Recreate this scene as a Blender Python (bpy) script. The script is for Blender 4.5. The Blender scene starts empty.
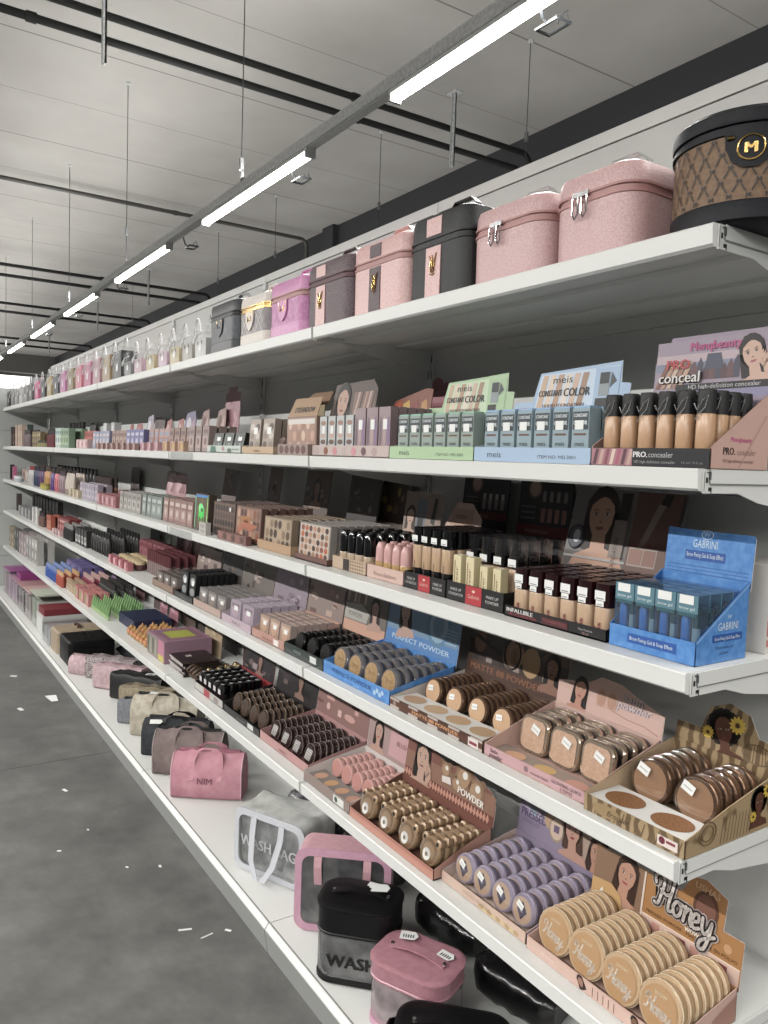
import bpy, math, random
from mathutils import Matrix, Vector
C = bpy.context.scene
COL = bpy.context.scene.collection
PI = math.pi
random.seed(7)
# ---------------------------------------------------------------- camera, world, light, exposure
def setup_camera():
    cam = bpy.data.objects.new('camera', bpy.data.cameras.new('camera'))
    D = Vector((-0.83410268, 0.54739623, -0.06804478)); R = Vector((0.54642328, 0.83682557, 0.03383131))
    U = Vector((-0.07546074, 0.00896247, 0.99710849))
    m = Matrix((R, U, -D)).transposed().to_4x4(); m.translation = (0.7093, -1.025, 1.4504)
    cam.matrix_world = m
    cam.data.sensor_fit = 'HORIZONTAL'; cam.data.sensor_width = 36.0; cam.data.lens = 778.352 * 36 / 768
    cam.data.clip_start = 0.02; cam.data.clip_end = 200
    COL.objects.link(cam); C.camera = cam
setup_camera()
C.view_settings.view_transform = 'Standard'; C.view_settings.look = 'None'
C.view_settings.gamma = 1.0; C.view_settings.use_curve_mapping = False
C.view_settings.exposure = 0.82
WORLD_STRENGTH = 0.08
LAMP_STRENGTH = 15.0
ROW_POWER = 16.0
w = bpy.data.worlds.new('hall'); C.world = w; w.use_nodes = True
w.node_tree.nodes['Background'].inputs[0].default_value = (0.93, 0.97, 1.0, 1)
w.node_tree.nodes['Background'].inputs[1].default_value = WORLD_STRENGTH
def area(name, loc, sx, sy, power, col=(1, .985, .95)):
    l = bpy.data.lights.new(name, 'AREA'); l.shape = 'RECTANGLE'; l.size = sx; l.size_y = sy; l.energy = power; l.color = col
    o = bpy.data.objects.new(name, l); o.location = loc; COL.objects.link(o); return o
# the other lamp rows of the hall, over the aisle and the next one (they hang outside the frame)
for k in range(-4, 7):
    area('aisle_lamp', (0.85 - 2.25 * k, -3.2, 2.94), 1.5, .07, ROW_POWER * 5.0)

for k in range(-3, 9):
    area('lamp_light', (0.85 - 2.25 * k, .83, 2.952), 1.5, .06, ROW_POWER * 1.2)
# added upward fill lights along the lamp rows, only to brighten the concrete ceiling
for yy, up in ((-7.2, 29), (-3.2, 44), (.83, 33), (3.6, 9)):
    for k in range(-1, 8):
        o = area('ceiling_fill', (1.0 - 4.5 * k, yy, 3.1), 4.4, .06, up); o.rotation_euler = (PI, 0, 0)
for yy in (-6, -2, 2): area('far_wall_fill', (-30.5, yy, 3.3), .3, 3, 260).rotation_euler = (0, PI/2, 0)  # added unseen fill lights that brighten the far white wall

# ---------------------------------------------------------------- materials
MATS = {}
ALBEDO = .76
def lin(h):
    h = h.lstrip('#'); r = [int(h[i:i+2], 16) / 255 for i in (0, 2, 4)]
    c = [x / 12.92 if x <= .04045 else ((x + .055) / 1.055) ** 2.4 for x in r]; y = .3*c[0] + .59*c[1] + .11*c[2]
    return tuple(ALBEDO * (x*.87 + y*.13) for x in c) + (1,)
def new_mat(name):
    m = bpy.data.materials.new(name); m.use_nodes = True
    return m, m.node_tree.nodes, m.node_tree.links, m.node_tree.nodes['Principled BSDF']
def mt(name, hexc, rough=.5, metal=0, kind=None, hex2=None, scale=40, bump=0, alpha=1, emit=0, lo=.4, hi=.6, detail=3, coat=0, spec=None):
    m, n, l, b = new_mat(name)
    b.inputs['Base Color'].default_value = lin(hexc); b.inputs['Roughness'].default_value = rough; b.inputs['Metallic'].default_value = metal
    if spec is not None: b.inputs['Specular IOR Level'].default_value = spec
    if coat: b.inputs['Coat Weight'].default_value = coat
    if emit:
        b.inputs['Emission Color'].default_value = lin(hexc); b.inputs['Emission Strength'].default_value = emit
    if kind:
        tc = n.new('ShaderNodeTexCoord'); mp = n.new('ShaderNodeMapping'); l.new(tc.outputs['Object'], mp.inputs[0])
        if kind == 'noise':
            t = n.new('ShaderNodeTexNoise'); t.inputs['Scale'].default_value = scale; t.inputs['Detail'].default_value = detail
            fac = t.outputs['Fac']
        elif kind == 'cell':
            t = n.new('ShaderNodeTexVoronoi'); t.inputs['Scale'].default_value = scale; fac = t.outputs['Distance']
        elif kind == 'wave':
            t = n.new('ShaderNodeTexWave'); t.inputs['Scale'].default_value = scale; t.inputs['Distortion'].default_value = 6; t.inputs['Detail'].default_value = 2; fac = t.outputs['Fac']
        l.new(mp.outputs[0], t.inputs['Vector'])
        r = n.new('ShaderNodeValToRGB'); r.color_ramp.elements[0].position = lo; r.color_ramp.elements[1].position = hi
        r.color_ramp.elements[0].color = lin(hexc); r.color_ramp.elements[1].color = lin(hex2 or hexc)
        l.new(fac, r.inputs[0]); l.new(r.outputs[0], b.inputs['Base Color'])
        if bump:
            bp = n.new('ShaderNodeBump'); bp.inputs['Strength'].default_value = bump; bp.inputs['Distance'].default_value = .002
            l.new(fac, bp.inputs['Height']); l.new(bp.outputs[0], b.inputs['Normal'])
    MATS[name] = m; return m
def clear(name, hexc, t=.8, rough=.08, milk=.0, hi=.5):
    m, n, l, b = new_mat(name); n.remove(b)
    tr = n.new('ShaderNodeBsdfTransparent'); tr.inputs[0].default_value = tuple(min(1, x / ALBEDO) for x in lin(hexc)[:3]) + (1,)
    gl = n.new('ShaderNodeBsdfGlossy'); gl.inputs['Roughness'].default_value = rough; gl.inputs[0].default_value = (.85, .85, .85, 1)
    df = n.new('ShaderNodeBsdfDiffuse'); df.inputs[0].default_value = lin(hexc)
    fr = n.new('ShaderNodeLayerWeight'); fr.inputs[0].default_value = .3
    mr = n.new('ShaderNodeMapRange'); mr.inputs['To Min'].default_value = (1 - t) * .4; mr.inputs['To Max'].default_value = hi
    l.new(fr.outputs['Facing'], mr.inputs[0])
    m1 = n.new('ShaderNodeMixShader'); m1.inputs[0].default_value = milk; l.new(tr.outputs[0], m1.inputs[1]); l.new(df.outputs[0], m1.inputs[2])
    mx = n.new('ShaderNodeMixShader'); l.new(mr.outputs[0], mx.inputs[0]); l.new(m1.outputs[0], mx.inputs[1]); l.new(gl.outputs[0], mx.inputs[2])
    l.new(mx.outputs[0], n['Material Output'].inputs[0]); MATS[name] = m
def M(k):
    if k in MATS: return MATS[k]
    if k[0] == '#':
        p = k.split('/'); mt(k, p[0], float(p[1]) if len(p) > 1 else .5, float(p[2]) if len(p) > 2 else 0); MATS[k].name = 'print_' + p[0][1:]
        return MATS[k]
    raise KeyError(k)
mt('white_metal', '#dddedb', .38)
mt('back_panel', '#d3d4d1', .5)
mt('dark_slot', '#1a1a1a', .7)
mt('dark_wall', '#35363b', .8)
mt('wall_white', '#e6e8e6', .7)
mt('beam', '#6f6e69', .8)
mt('pipe_black', '#0a0a0b', .75)
mt('conduit', '#55534f', .45, .3)
mt('galv', '#c3c7c7', .5, 0, 'noise', '#dcdedd', 60)
mt('wire', '#55565a', .4, .6)
mt('lamp_on', '#ffffff', .5, 0, emit=LAMP_STRENGTH)
mt('chrome', '#d8d8da', .15, 1)
mt('gold', '#c9a25a', .22, 1)
mt('gold_print', '#d8b36a', .35, .6)
mt('rose_gold', '#b98d78', .2, .9)
mt('bronze_rim', '#8b6a52', .22, .7)
mt('brown_rim', '#4b342b', .22, .3)
mt('champagne', '#e0c8b0', .16, .8)
mt('black_gloss', '#0c0c0e', .16, coat=.3)
mt('black_matte', '#121214', .55)
mt('navy_leather', '#080b14', .5, 0, 'noise', '#0e121d', 220, .2, spec=.25)
mt('black_leather', '#08080a', .42, 0, 'noise', '#0e0e10', 200, .2, spec=.3)
mt('monogram_brown', '#7d6048', .55, 0, 'noise', '#8a6d52', 160, .1, spec=.3)
mt('pink_glitter', '#c99b9d', .34, 0, 'noise', '#dbb6b4', 330, .5, lo=.35, hi=.65)
mt('black_glitter', '#0b0d0f', .5, 0, 'noise', '#24292d', 330, .5, lo=.45, hi=.75)
mt('mauve_glitter', '#4a3840', .45, 0, 'noise', '#7a6068', 330, .5, lo=.4, hi=.7)
mt('pink_strip', '#d9a8a6', .4, 0, 'noise', '#e4bab6', 200)
mt('pink_zip', '#b98480', .5)
mt('hot_pink_leather', '#cc7fb4', .4, 0, 'noise', '#d68cbd', 90)
mt('hot_pink_quilt', '#b8609f', .4, 0, 'noise', '#c877b0', 60)
mt('cream_leather', '#d9cfc6', .45, 0, 'noise', '#e2d9cf', 90)
mt('grey_quilt', '#7d7478', .4, 0, 'noise', '#92888b', 60)
mt('slate_leather', '#33383f', .42, 0, 'noise', '#434953', 50)
mt('slate_dark', '#22262b', .42, 0, 'noise', '#2b2f35', 60)
mt('denim_pink', '#bd7d8c', .85, 0, 'noise', '#cf95a2', 26, .3, lo=.3, hi=.7, detail=8)
mt('denim_mauve', '#6e5f5d', .85, 0, 'noise', '#8d7b78', 24, .3, lo=.3, hi=.7, detail=8)
mt('canvas_black', '#24262b', .85, 0, 'noise', '#31343a', 70, .3, detail=8)
mt('canvas_beige', '#a99f8c', .85, 0, 'noise', '#c0b7a6', 40, .3, detail=8)
mt('canvas_grey', '#6d7076', .85, 0, 'noise', '#7d8086', 60, .3)
mt('canvas_olive', '#84775e', .8, 0, 'noise', '#988a70', 60, .3)
mt('velvet_pink', '#b3949a', .7, 0, 'noise', '#c6a9ad', 60, .3)
mt('tweed', '#443c3d', .8, 0, 'cell', '#a59a9a', 95, .4, lo=.25, hi=.5)
mt('tan_case', '#9c8a72', .55, 0, 'noise', '#ab997f', 40)
mt('pvc_pink_trim', '#c995ac', .3, 0, 'noise', '#cf9eb4', 50)
mt('pink_leather', '#cc9aa4', .34, 0, 'noise', '#d3a3ac', 70)
mt('mauve_leather', '#a9737f', .3, 0, 'noise', '#b27c88', 60)
mt('silver_fabric', '#b9bab7', .45, .25, 'noise', '#dfe0dc', 22, .4, lo=.3, hi=.7)
mt('silver_trim', '#c9cbd2', .2, .05)
clear('clear_pvc', '#eef0f0', .75, .12, .06)
clear('clear_pink', '#ecdde1', .75, .12, .1)
clear('clear_grey', '#b4b4b6', .75, .15, .08)
clear('film', '#fafafa', .97, .3, 0, .1)
clear('acetate', '#f7f7f7', .88, .06, .0)
clear('smoke_plastic', '#4d5a55', .7, .08, .1)
clear('blue_clear', '#c9dff0', .8, .06, .06)
mt('tissue', '#77767a', .6, 0, 'noise', '#cfcecc', 16, .8, detail=8, lo=.35, hi=.65)
mt('tissue_dark', '#3a3a3d', .22, 0, 'noise', '#8a8a8d', 30, 1, detail=6, lo=.45, hi=.7)
mt('foil_bag', '#0a0a0b', .2, 0, 'noise', '#141416', 45, 1.0, detail=6)
mt('leaf_print', '#a58c66', .5, 0, 'wave', '#6d5638', 14)
mt('blue_card', '#3f7fc6', .42, 0, 'noise', '#5b97d8', 70, lo=.35, hi=.7)
mt('kraft', '#b3916f', .6)
mt('marble', '#b0a79c', .4, 0, 'wave', '#75695f', 7)
mt('snake', '#5a4a44', .4, 0, 'wave', '#a3948c', 30)
mt('shimmer_a', '#c29c80', .35, .1, 'noise', '#cfab90', 300)
mt('powder_gold', '#c79c63', .45, .1, 'noise', '#d8b27c', 200)
mt('bronzer', '#84552f', .5, .1, 'noise', '#a06e42', 260)
mt('sticker', '#e9eae8', .5)
mt('pink_paper', '#d3aea6', .55)
mt('lilac_card', '#a79ab0', .5)
mt('tin_lid', '#c9cbc9', .2, .8)

# ---------------------------------------------------------------- mesh builder
FR = Matrix.Rotation(PI / 2, 4, 'X')             # local x right, y up, z out of the front
def T(x, y, z): return Matrix.Translation((x, y, z))
def RX(a): return Matrix.Rotation(math.radians(a), 4, 'X')
def RY(a): return Matrix.Rotation(math.radians(a), 4, 'Y')
def RZ(a): return Matrix.Rotation(math.radians(a), 4, 'Z')
SIDE = RZ(90) @ FR                               # art on a +X face
TXT = {}
def text_geo(s):
    if s not in TXT:
        cu = bpy.data.curves.new('t', 'FONT'); cu.body = s; cu.size = 1; cu.resolution_u = 2; cu.align_x = 'LEFT'
        o = bpy.data.objects.new('t', cu); me = bpy.data.meshes.new_from_object(o)
        vs = [tuple(v.co) for v in me.vertices]; fs = [tuple(p.vertices) for p in me.polygons]
        xs = [v[0] for v in vs] or [0]
        TXT[s] = (vs, fs, min(xs), max(xs))
        bpy.data.objects.remove(o); bpy.data.curves.remove(cu); bpy.data.meshes.remove(me)
    return TXT[s]
HONEY = [[(-.12, .62), (-.16, .82), (.02, .95), (.16, .8), (.13, .4), (.06, .05), (-.06, .03)], [(.5, 1.0), (.46, .6), (.42, .2), (.45, .02), (.55, .06)], [(.1, .5), (.28, .42), (.45, .52)],
         [(.78, .44), (.66, .42), (.58, .22), (.68, .02), (.82, .1), (.85, .32), (.76, .44), (.95, .42)], [(.98, .46), (.98, .2), (.97, .02)], [(.98, .25), (1.08, .44), (1.18, .4), (1.17, .15), (1.24, .02)],
         [(1.28, .2), (1.44, .28), (1.42, .45), (1.3, .42), (1.25, .2), (1.33, .02), (1.5, .1)], [(1.56, .46), (1.58, .18), (1.68, .05), (1.8, .2), (1.86, .46)], [(1.86, .46), (1.83, 0), (1.74, -.36), (1.58, -.4), (1.6, -.2), (1.8, -.02), (2.0, .12)]]
class MB:
    def __init__(s): s.v = []; s.f = []; s.mi = []; s.mats = []; s.sm = []; s.T = Matrix.Identity(4)
    def add(s, vs, fs, mat, smooth=False):
        if mat not in s.mats: s.mats.append(mat)
        k = s.mats.index(mat); n = len(s.v)
        s.v += [tuple(s.T @ Vector(p)) for p in vs]
        for f in fs: s.f.append(tuple(i + n for i in f)); s.mi.append(k); s.sm.append(smooth)
        return s
    def box(s, x0, x1, y0, y1, z0, z1, mat):
        vs = [(x, y, z) for x in (x0, x1) for y in (y0, y1) for z in (z0, z1)]
        return s.add(vs, [(0, 1, 3, 2), (4, 6, 7, 5), (0, 4, 5, 1), (2, 3, 7, 6), (0, 2, 6, 4), (1, 5, 7, 3)], mat)
    def prism(s, pts, z0, z1, mat, capmat=None):      # outline in local xy, extruded along local z
        n = len(pts); vs = [(x, y, z0) for x, y in pts] + [(x, y, z1) for x, y in pts]
        s.add(vs, [(i, (i + 1) % n, n + (i + 1) % n, n + i) for i in range(n)] + [tuple(range(n - 1, -1, -1))], mat)
        s.add([(x, y, z1) for x, y in pts], [tuple(range(n))], capmat or mat); return s
    def poly(s, pts, z, mat): return s.add([(x, y, z) for x, y in pts], [tuple(range(len(pts)))], mat)
    def rings(s, rings, mat, caps=True, smooth=True, closed=True):   # list of equal-length point rings
        n = len(rings[0]); vs = [p for r in rings for p in r]; fs = []
        for k in range(len(rings) - 1):
            for i in range(n if closed else n - 1):
                j = (i + 1) % n; fs.append((k*n + i, k*n + j, (k+1)*n + j, (k+1)*n + i))
        if caps: fs += [tuple(range(n - 1, -1, -1)), tuple((len(rings) - 1) * n + i for i in range(n))]
        return s.add(vs, fs, mat, smooth)
    def lathe(s, prof, mat, seg=24, sx=1, sy=1):
        return s.rings([[(r*math.cos(2*PI*i/seg)*sx, r*math.sin(2*PI*i/seg)*sy, z) for i in range(seg)] for r, z in prof], mat)
    def loft(s, w, d, r, prof, mat, n=4, cx=0, cy=0):  # rounded rectangle w x d, prof = [(inset, z)]
        return s.rings([[(x + cx, y + cy, z) for x, y in rr(w - 2*i, d - 2*i, max(r - i, .0004), n)] for i, z in prof], mat)
    def tube(s, pts, r, mat, seg=8, closed=False):
        P = [Vector(p) for p in pts]; n = len(P); rings = []; up = None
        for i in range(n):
            t = (P[(i+1) % n] - P[i-1]) if (closed or 0 < i < n-1) else (P[1] - P[0] if i == 0 else P[-1] - P[-2])
            t.normalize()
            if up is None: up = t.orthogonal().normalized()
            up = (up - t * up.dot(t)).normalized(); b = t.cross(up)
            rings.append([tuple(P[i] + r*(math.cos(2*PI*k/seg)*up + math.sin(2*PI*k/seg)*b)) for k in range(seg)])
        if closed: rings.append(rings[0])
        return s.rings(rings, mat, caps=not closed)
    def strap(s, pts, wdir, w, t, mat):                # flat band along pts, width along wdir
        P = [Vector(p) for p in pts]; W = Vector(wdir).normalized() * (w/2); rings = []
        for i in range(len(P)):
            a = P[min(i+1, len(P)-1)] - P[max(i-1, 0)]; nn = a.cross(W).normalized() * (t/2)
            rings.append([tuple(P[i]+W+nn), tuple(P[i]-W+nn), tuple(P[i]-W-nn), tuple(P[i]+W-nn)])
        return s.rings(rings, mat, smooth=False)
    # ---- flat printing on a local xy plane, k = layer
    def el(s, cx, cy, rx, ry, k, mat, rot=0, n=18):
        c, q = math.cos(math.radians(rot)), math.sin(math.radians(rot))
        return s.poly([(cx + rx*math.cos(2*PI*i/n)*c - ry*math.sin(2*PI*i/n)*q, cy + rx*math.cos(2*PI*i/n)*q + ry*math.sin(2*PI*i/n)*c) for i in range(n)], k*.0003, mat)
    def pg(s, pts, k, mat): return s.poly(pts, k*.0003, mat)
    def rc(s, x0, x1, y0, y1, k, mat): return s.poly([(x0, y0), (x1, y0), (x1, y1), (x0, y1)], k*.0003, mat)
    def tx(s, st, x, y, size, mat, k=3, al='c', sx=1., sh=0., rot=0, w=None, bold=0, wrap=None):
        vs, fs, a, b = text_geo(st)
        if w: sx = w / (size * max(b - a, 1e-6))
        off = {'c': (a + b) / 2, 'l': a, 'r': b}[al]; c, q = math.cos(math.radians(rot)), math.sin(math.radians(rot)); out = []
        for dx in ((-bold, 0, bold) if bold else (0,)):
            out = []
            for p in vs:
                u = (p[0] - off) * size * sx + p[1] * size * sh + dx; v = p[1] * size
                u, v = x + u*c - v*q, y + u*q + v*c
                out.append(wrap(u, v, k) if wrap else (u, v, k*.0003 + dx*.05))
            s.add(out, fs, mat)
        return s
    def ribbon(s, pts, w, k, mat):                    # a brush stroke through pts
        P = []
        for i in range(len(pts) - 1):
            a, b, c, d = pts[max(i-1, 0)], pts[i], pts[i+1], pts[min(i+2, len(pts)-1)]
            for t in (0, .25, .5, .75):
                P.append(tuple(.5*(2*b[j] + (c[j]-a[j])*t + (2*a[j]-5*b[j]+4*c[j]-d[j])*t*t + (3*b[j]-a[j]-3*c[j]+d[j])*t**3) for j in (0, 1)))
        P.append(pts[-1])
        for (x0, y0), (x1, y1) in zip(P, P[1:]):
            L = math.hypot(x1-x0, y1-y0) or 1; nx, ny = -(y1-y0)/L*w/2, (x1-x0)/L*w/2
            s.poly([(x0+nx, y0+ny), (x0-nx, y0-ny), (x1-nx, y1-ny), (x1+nx, y1+ny)], k*.0003, mat)
        for x0, y0 in P[::2]: s.el(x0, y0, w/2, w/2, k, mat, 0, 8)
        return s
    def honey(s, x, y, sz, w, k, mat, rot=0):
        c, q = math.cos(math.radians(rot)), math.sin(math.radians(rot))
        for st in HONEY: s.ribbon([(x + sz*((u-.95)*c - (v-.3)*q), y + sz*((u-.95)*q + (v-.3)*c)) for u, v in st], w, k, mat)
        return s
    def mesh(s, name):
        me = bpy.data.meshes.new(name); me.from_pydata(s.v, [], s.f)
        for m in s.mats: me.materials.append(M(m))
        me.polygons.foreach_set('material_index', s.mi); me.polygons.foreach_set('use_smooth', s.sm)
        me.update()
        if any(s.sm): me.set_sharp_from_angle(angle=math.radians(38))
        return me
def rr(w, d, r, n=4):
    r = min(r, w/2 - 1e-5, d/2 - 1e-5); pts = []
    for cx, cy, a0 in ((w/2 - r, d/2 - r, 0), (-w/2 + r, d/2 - r, 90), (-w/2 + r, -d/2 + r, 180), (w/2 - r, -d/2 + r, 270)):
        for i in range(n + 1):
            a = math.radians(a0 + 90*i/n); pts.append((cx + r*math.cos(a), cy + r*math.sin(a)))
    return pts
def arc(cx, cy, r, a0, a1, n=10): return [(cx + r*math.cos(math.radians(a0 + (a1-a0)*i/n)), cy + r*math.sin(math.radians(a0 + (a1-a0)*i/n))) for i in range(n+1)]

# ---------------------------------------------------------------- objects
def tag(o, label, cat, group=None):
    o['label'] = label; o['category'] = cat
    if group: o['group'] = group
    return o
def root(name, label, cat, loc=(0, 0, 0), rz=0, group=None, rx=0, ry=0):
    o = bpy.data.objects.new(name, None); o.empty_display_size = .02; COL.objects.link(o); o.location = loc
    o.rotation_euler = (math.radians(rx), math.radians(ry), math.radians(rz)); return tag(o, label, cat, group)
def part(name, mb, parent, label=None, loc=None):
    me = mb.mesh(name) if isinstance(mb, MB) else mb
    o = bpy.data.objects.new(name, me); COL.objects.link(o); o.parent = parent
    if loc: o.location = loc
    if label: o['label'] = label
    return o
def single(name, mb, label, cat, loc=(0, 0, 0), rz=0, group=None, rx=0, ry=0):
    me = mb.mesh(name) if isinstance(mb, MB) else mb
    o = bpy.data.objects.new(name, me); COL.objects.link(o); o.location = loc
    o.rotation_euler = (math.radians(rx), math.radians(ry), math.radians(rz)); return tag(o, label, cat, group)
def struct(name, mb):
    o = bpy.data.objects.new(name, mb.mesh(name)); COL.objects.link(o); o['kind'] = 'structure'; return o
SUBS = ('price_sticker', 'round_sticker', 'sticker', 'top_label', 'lettering', 'security_cord', 'top_flap')
class Tpl:                                         # a product: parts shared by all its copies
    def __init__(s, name, cat): s.name = name; s.cat = cat; s.parts = []; s.dep = 0
    def p(s, name, mb, label=None, sub=None): s.dep = max([s.dep] + [v[1] for v in mb.v]); s.parts.append((name, mb.mesh(name), label, [(a, b.mesh(a), c) for a, b, c in (sub or [])])); return s
    def put(s, label, loc, group=None, rz=0, rx=0, only=None, name=None):
        o = root(name or s.name, label, s.cat, loc, rz, group, rx)
        first = None
        for nm, me, lb, sub in s.parts:
            q = part(nm, me, first if (first and nm in SUBS) else o, lb); first = first or q
            for a, b, c in sub: part(a, b, q, c)
        return o
ORD = ['first', 'second', 'third', 'fourth', 'fifth', 'sixth', 'seventh', 'eighth', 'ninth', 'tenth', 'eleventh', 'twelfth', 'thirteenth']
COLN = {1: ['only'], 2: ['left', 'right'], 3: ['left', 'middle', 'right'], 4: ['leftmost', 'second', 'third', 'rightmost'], 5: ['leftmost', 'second', 'middle', 'fourth', 'rightmost'],
        6: ['leftmost', 'second', 'third', 'fourth', 'fifth', 'rightmost'], 7: ['leftmost', 'second', 'third', 'middle', 'fifth', 'sixth', 'rightmost']}
def grid(tpl, desc, where, group, x0, y0, z, xs, ys, rx=0, front=None, rz=0, jit=0, skip=()):
    for i, x in enumerate(xs):
        for j, y in enumerate(ys):
            if (i, j) in skip: continue
            if j == 0 and i == 0: z = z + max(0, tpl.dep) * math.sin(math.radians(max(0, -rx)))
            lab = '%s, %s from front, %s row, %s' % (desc, ORD[j], COLN[len(xs)][i], where)
            t = front if (front and j == 0) else tpl
            t.put(lab, (x0 + x, y0 + y, z), group, rz + (random.uniform(-jit, jit) if jit else 0), rx)
# ---- printed portrait of a woman on a flat card
def face(mb, cx, cy, s, k=2, skin='#c9a08a', hair='#2a1d18', lips='#9c4f4c', rot=0, hand=False, curly=False, body=True, lid='#6b4a3c', hx=0):
    c, q = math.cos(math.radians(rot)), math.sin(math.radians(rot))
    def P(u, v): return (cx + s*(u*c - v*q), cy + s*(u*q + v*c))
    def E(u, v, a, b, kk, m, r=0, n=16): mb.el(*P(u, v), s*a, s*b, kk, m, r + rot, n)
    if curly:
        for a in range(0, 360, 24): E(.5*math.cos(math.radians(a)), .12 + .5*math.sin(math.radians(a)), .2, .2, k, hair)
        E(0, .12, .55, .55, k, hair)
    else:
        E(0, .1, .46, .6, k, hair); mb.pg([P(-.46, .1), P(.46, .1), P(.52, -.75), P(.2, -.8), P(-.2, -.8), P(-.5, -.7)], k, hair)
    if body: mb.pg([P(-.18, -.4), P(.18, -.4), P(.2, -.7), P(.62, -.85), P(.75, -1.15), P(-.75, -1.15), P(-.62, -.85), P(-.2, -.7)], k+1, skin)
    mb.pg([P(-.34, .1), P(-.31, -.16), P(-.2, -.38), P(-.07, -.49), P(.07, -.49), P(.2, -.38), P(.31, -.16), P(.34, .1), P(.28, .36), P(.12, .49), P(-.12, .49), P(-.28, .36)], k+2, skin)
    if not curly: mb.pg([P(-.36, .0), P(-.31, .26), P(-.12, .4), P(.02, .45), P(.16, .4), P(.32, .24), P(.36, .0), P(.44, .35), P(.12, .66), P(-.2, .66), P(-.44, .35)], k+3, hair)
    for sg in (-1, 1):
        E(sg*.15, .05, .07, .026, k+3, '#cfc3ba'); E(sg*.15, .05, .034, .027, k+4, '#2b2320')
        mb.pg([P(sg*.06, .14), P(sg*.16, .175), P(sg*.26, .13), P(sg*.16, .15)], k+4, hair); mb.pg([P(sg*.06, .075), P(sg*.15, .115), P(sg*.25, .07), P(sg*.15, .09)], k+4, lid)
    mb.pg([P(-.05, -.13), P(.05, -.13), P(.02, -.1), P(-.02, -.1)], k+3, lid)
    mb.pg([P(-.13, -.25), P(-.05, -.215), P(0, -.225), P(.05, -.215), P(.13, -.25), P(.05, -.3), P(-.05, -.3)], k+3, lips)
    if hand:
        for i in range(4): E(.3 + .05*i, -.2 - .06*i, .045, .24, k+4, skin, -20 - 6*i)
        E(.45, -.55, .13, .25, k+4, skin, -20)
# ================================================================ the hall
S1, S2, S3, S4, S5, DK = 1.811, 1.452, 1.1415, 0.845, 0.505, 0.107
def concrete():
    m, n, l, b = new_mat('concrete_floor'); MATS['concrete_floor'] = m
    tc = n.new('ShaderNodeTexCoord')
    a = n.new('ShaderNodeTexNoise'); a.inputs['Scale'].default_value = 3.4; a.inputs['Detail'].default_value = 9; a.inputs['Roughness'].default_value = .62
    c = n.new('ShaderNodeTexNoise'); c.inputs['Scale'].default_value = 55; c.inputs['Detail'].default_value = 4
    d = n.new('ShaderNodeTexNoise'); d.inputs['Scale'].default_value = 11; d.inputs['Detail'].default_value = 8
    for t in (a, c, d): l.new(tc.outputs['Object'], t.inputs['Vector'])
    r = n.new('ShaderNodeValToRGB'); r.color_ramp.elements[0].position = .3; r.color_ramp.elements[1].position = .72
    r.color_ramp.elements[0].color = lin('#585856'); r.color_ramp.elements[1].color = lin('#767673'); l.new(a.outputs['Fac'], r.inputs[0])
    r2 = n.new('ShaderNodeValToRGB'); r2.color_ramp.elements[0].position = .3; r2.color_ramp.elements[1].position = .66
    r2.color_ramp.elements[0].color = (.72, .72, .72, 1); r2.color_ramp.elements[1].color = (1.08, 1.07, 1.06, 1); l.new(d.outputs['Fac'], r2.inputs[0])
    mx = n.new('ShaderNodeMix'); mx.data_type = 'RGBA'; mx.blend_type = 'MULTIPLY'; mx.inputs[0].default_value = .7
    l.new(r.outputs[0], mx.inputs[6]); l.new(r2.outputs[0], mx.inputs[7])
    r3 = n.new('ShaderNodeValToRGB'); r3.color_ramp.elements[0].position = .3; r3.color_ramp.elements[1].position = .7
    r3.color_ramp.elements[0].color = (.9, .9, .9, 1); r3.color_ramp.elements[1].color = (1.06, 1.06, 1.06, 1); l.new(c.outputs['Fac'], r3.inputs[0])
    m2 = n.new('ShaderNodeMix'); m2.data_type = 'RGBA'; m2.blend_type = 'MULTIPLY'; m2.inputs[0].default_value = .6
    l.new(mx.outputs[2], m2.inputs[6]); l.new(r3.outputs[0], m2.inputs[7])
    # saw-cut joints of the slab
    sp = n.new('ShaderNodeSeparateXYZ'); l.new(tc.outputs['Object'], sp.inputs[0])
    def joint(out, off, per, wd):
        ad = n.new('ShaderNodeMath'); ad.operation = 'ADD'; ad.inputs[1].default_value = off; l.new(out, ad.inputs[0])
        mo = n.new('ShaderNodeMath'); mo.operation = 'PINGPONG'; mo.inputs[1].default_value = per / 2; l.new(ad.outputs[0], mo.inputs[0])
        lt = n.new('ShaderNodeMath'); lt.operation = 'LESS_THAN'; lt.inputs[1].default_value = wd; l.new(mo.outputs[0], lt.inputs[0]); return lt
    j1 = joint(sp.outputs[0], 3.05, 5.0, .004)
    m3 = n.new('ShaderNodeMix'); m3.data_type = 'RGBA'; l.new(j1.outputs[0], m3.inputs[0]); l.new(m2.outputs[2], m3.inputs[6]); m3.inputs[7].default_value = lin('#3a3a3a')
    l.new(m3.outputs[2], b.inputs['Base Color']); b.inputs['Roughness'].default_value = .42
    bp = n.new('ShaderNodeBump'); bp.inputs['Strength'].default_value = .12; bp.inputs['Distance'].default_value = .003
    l.new(c.outputs['Fac'], bp.inputs['Height']); l.new(bp.outputs[0], b.inputs['Normal'])
concrete()
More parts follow.
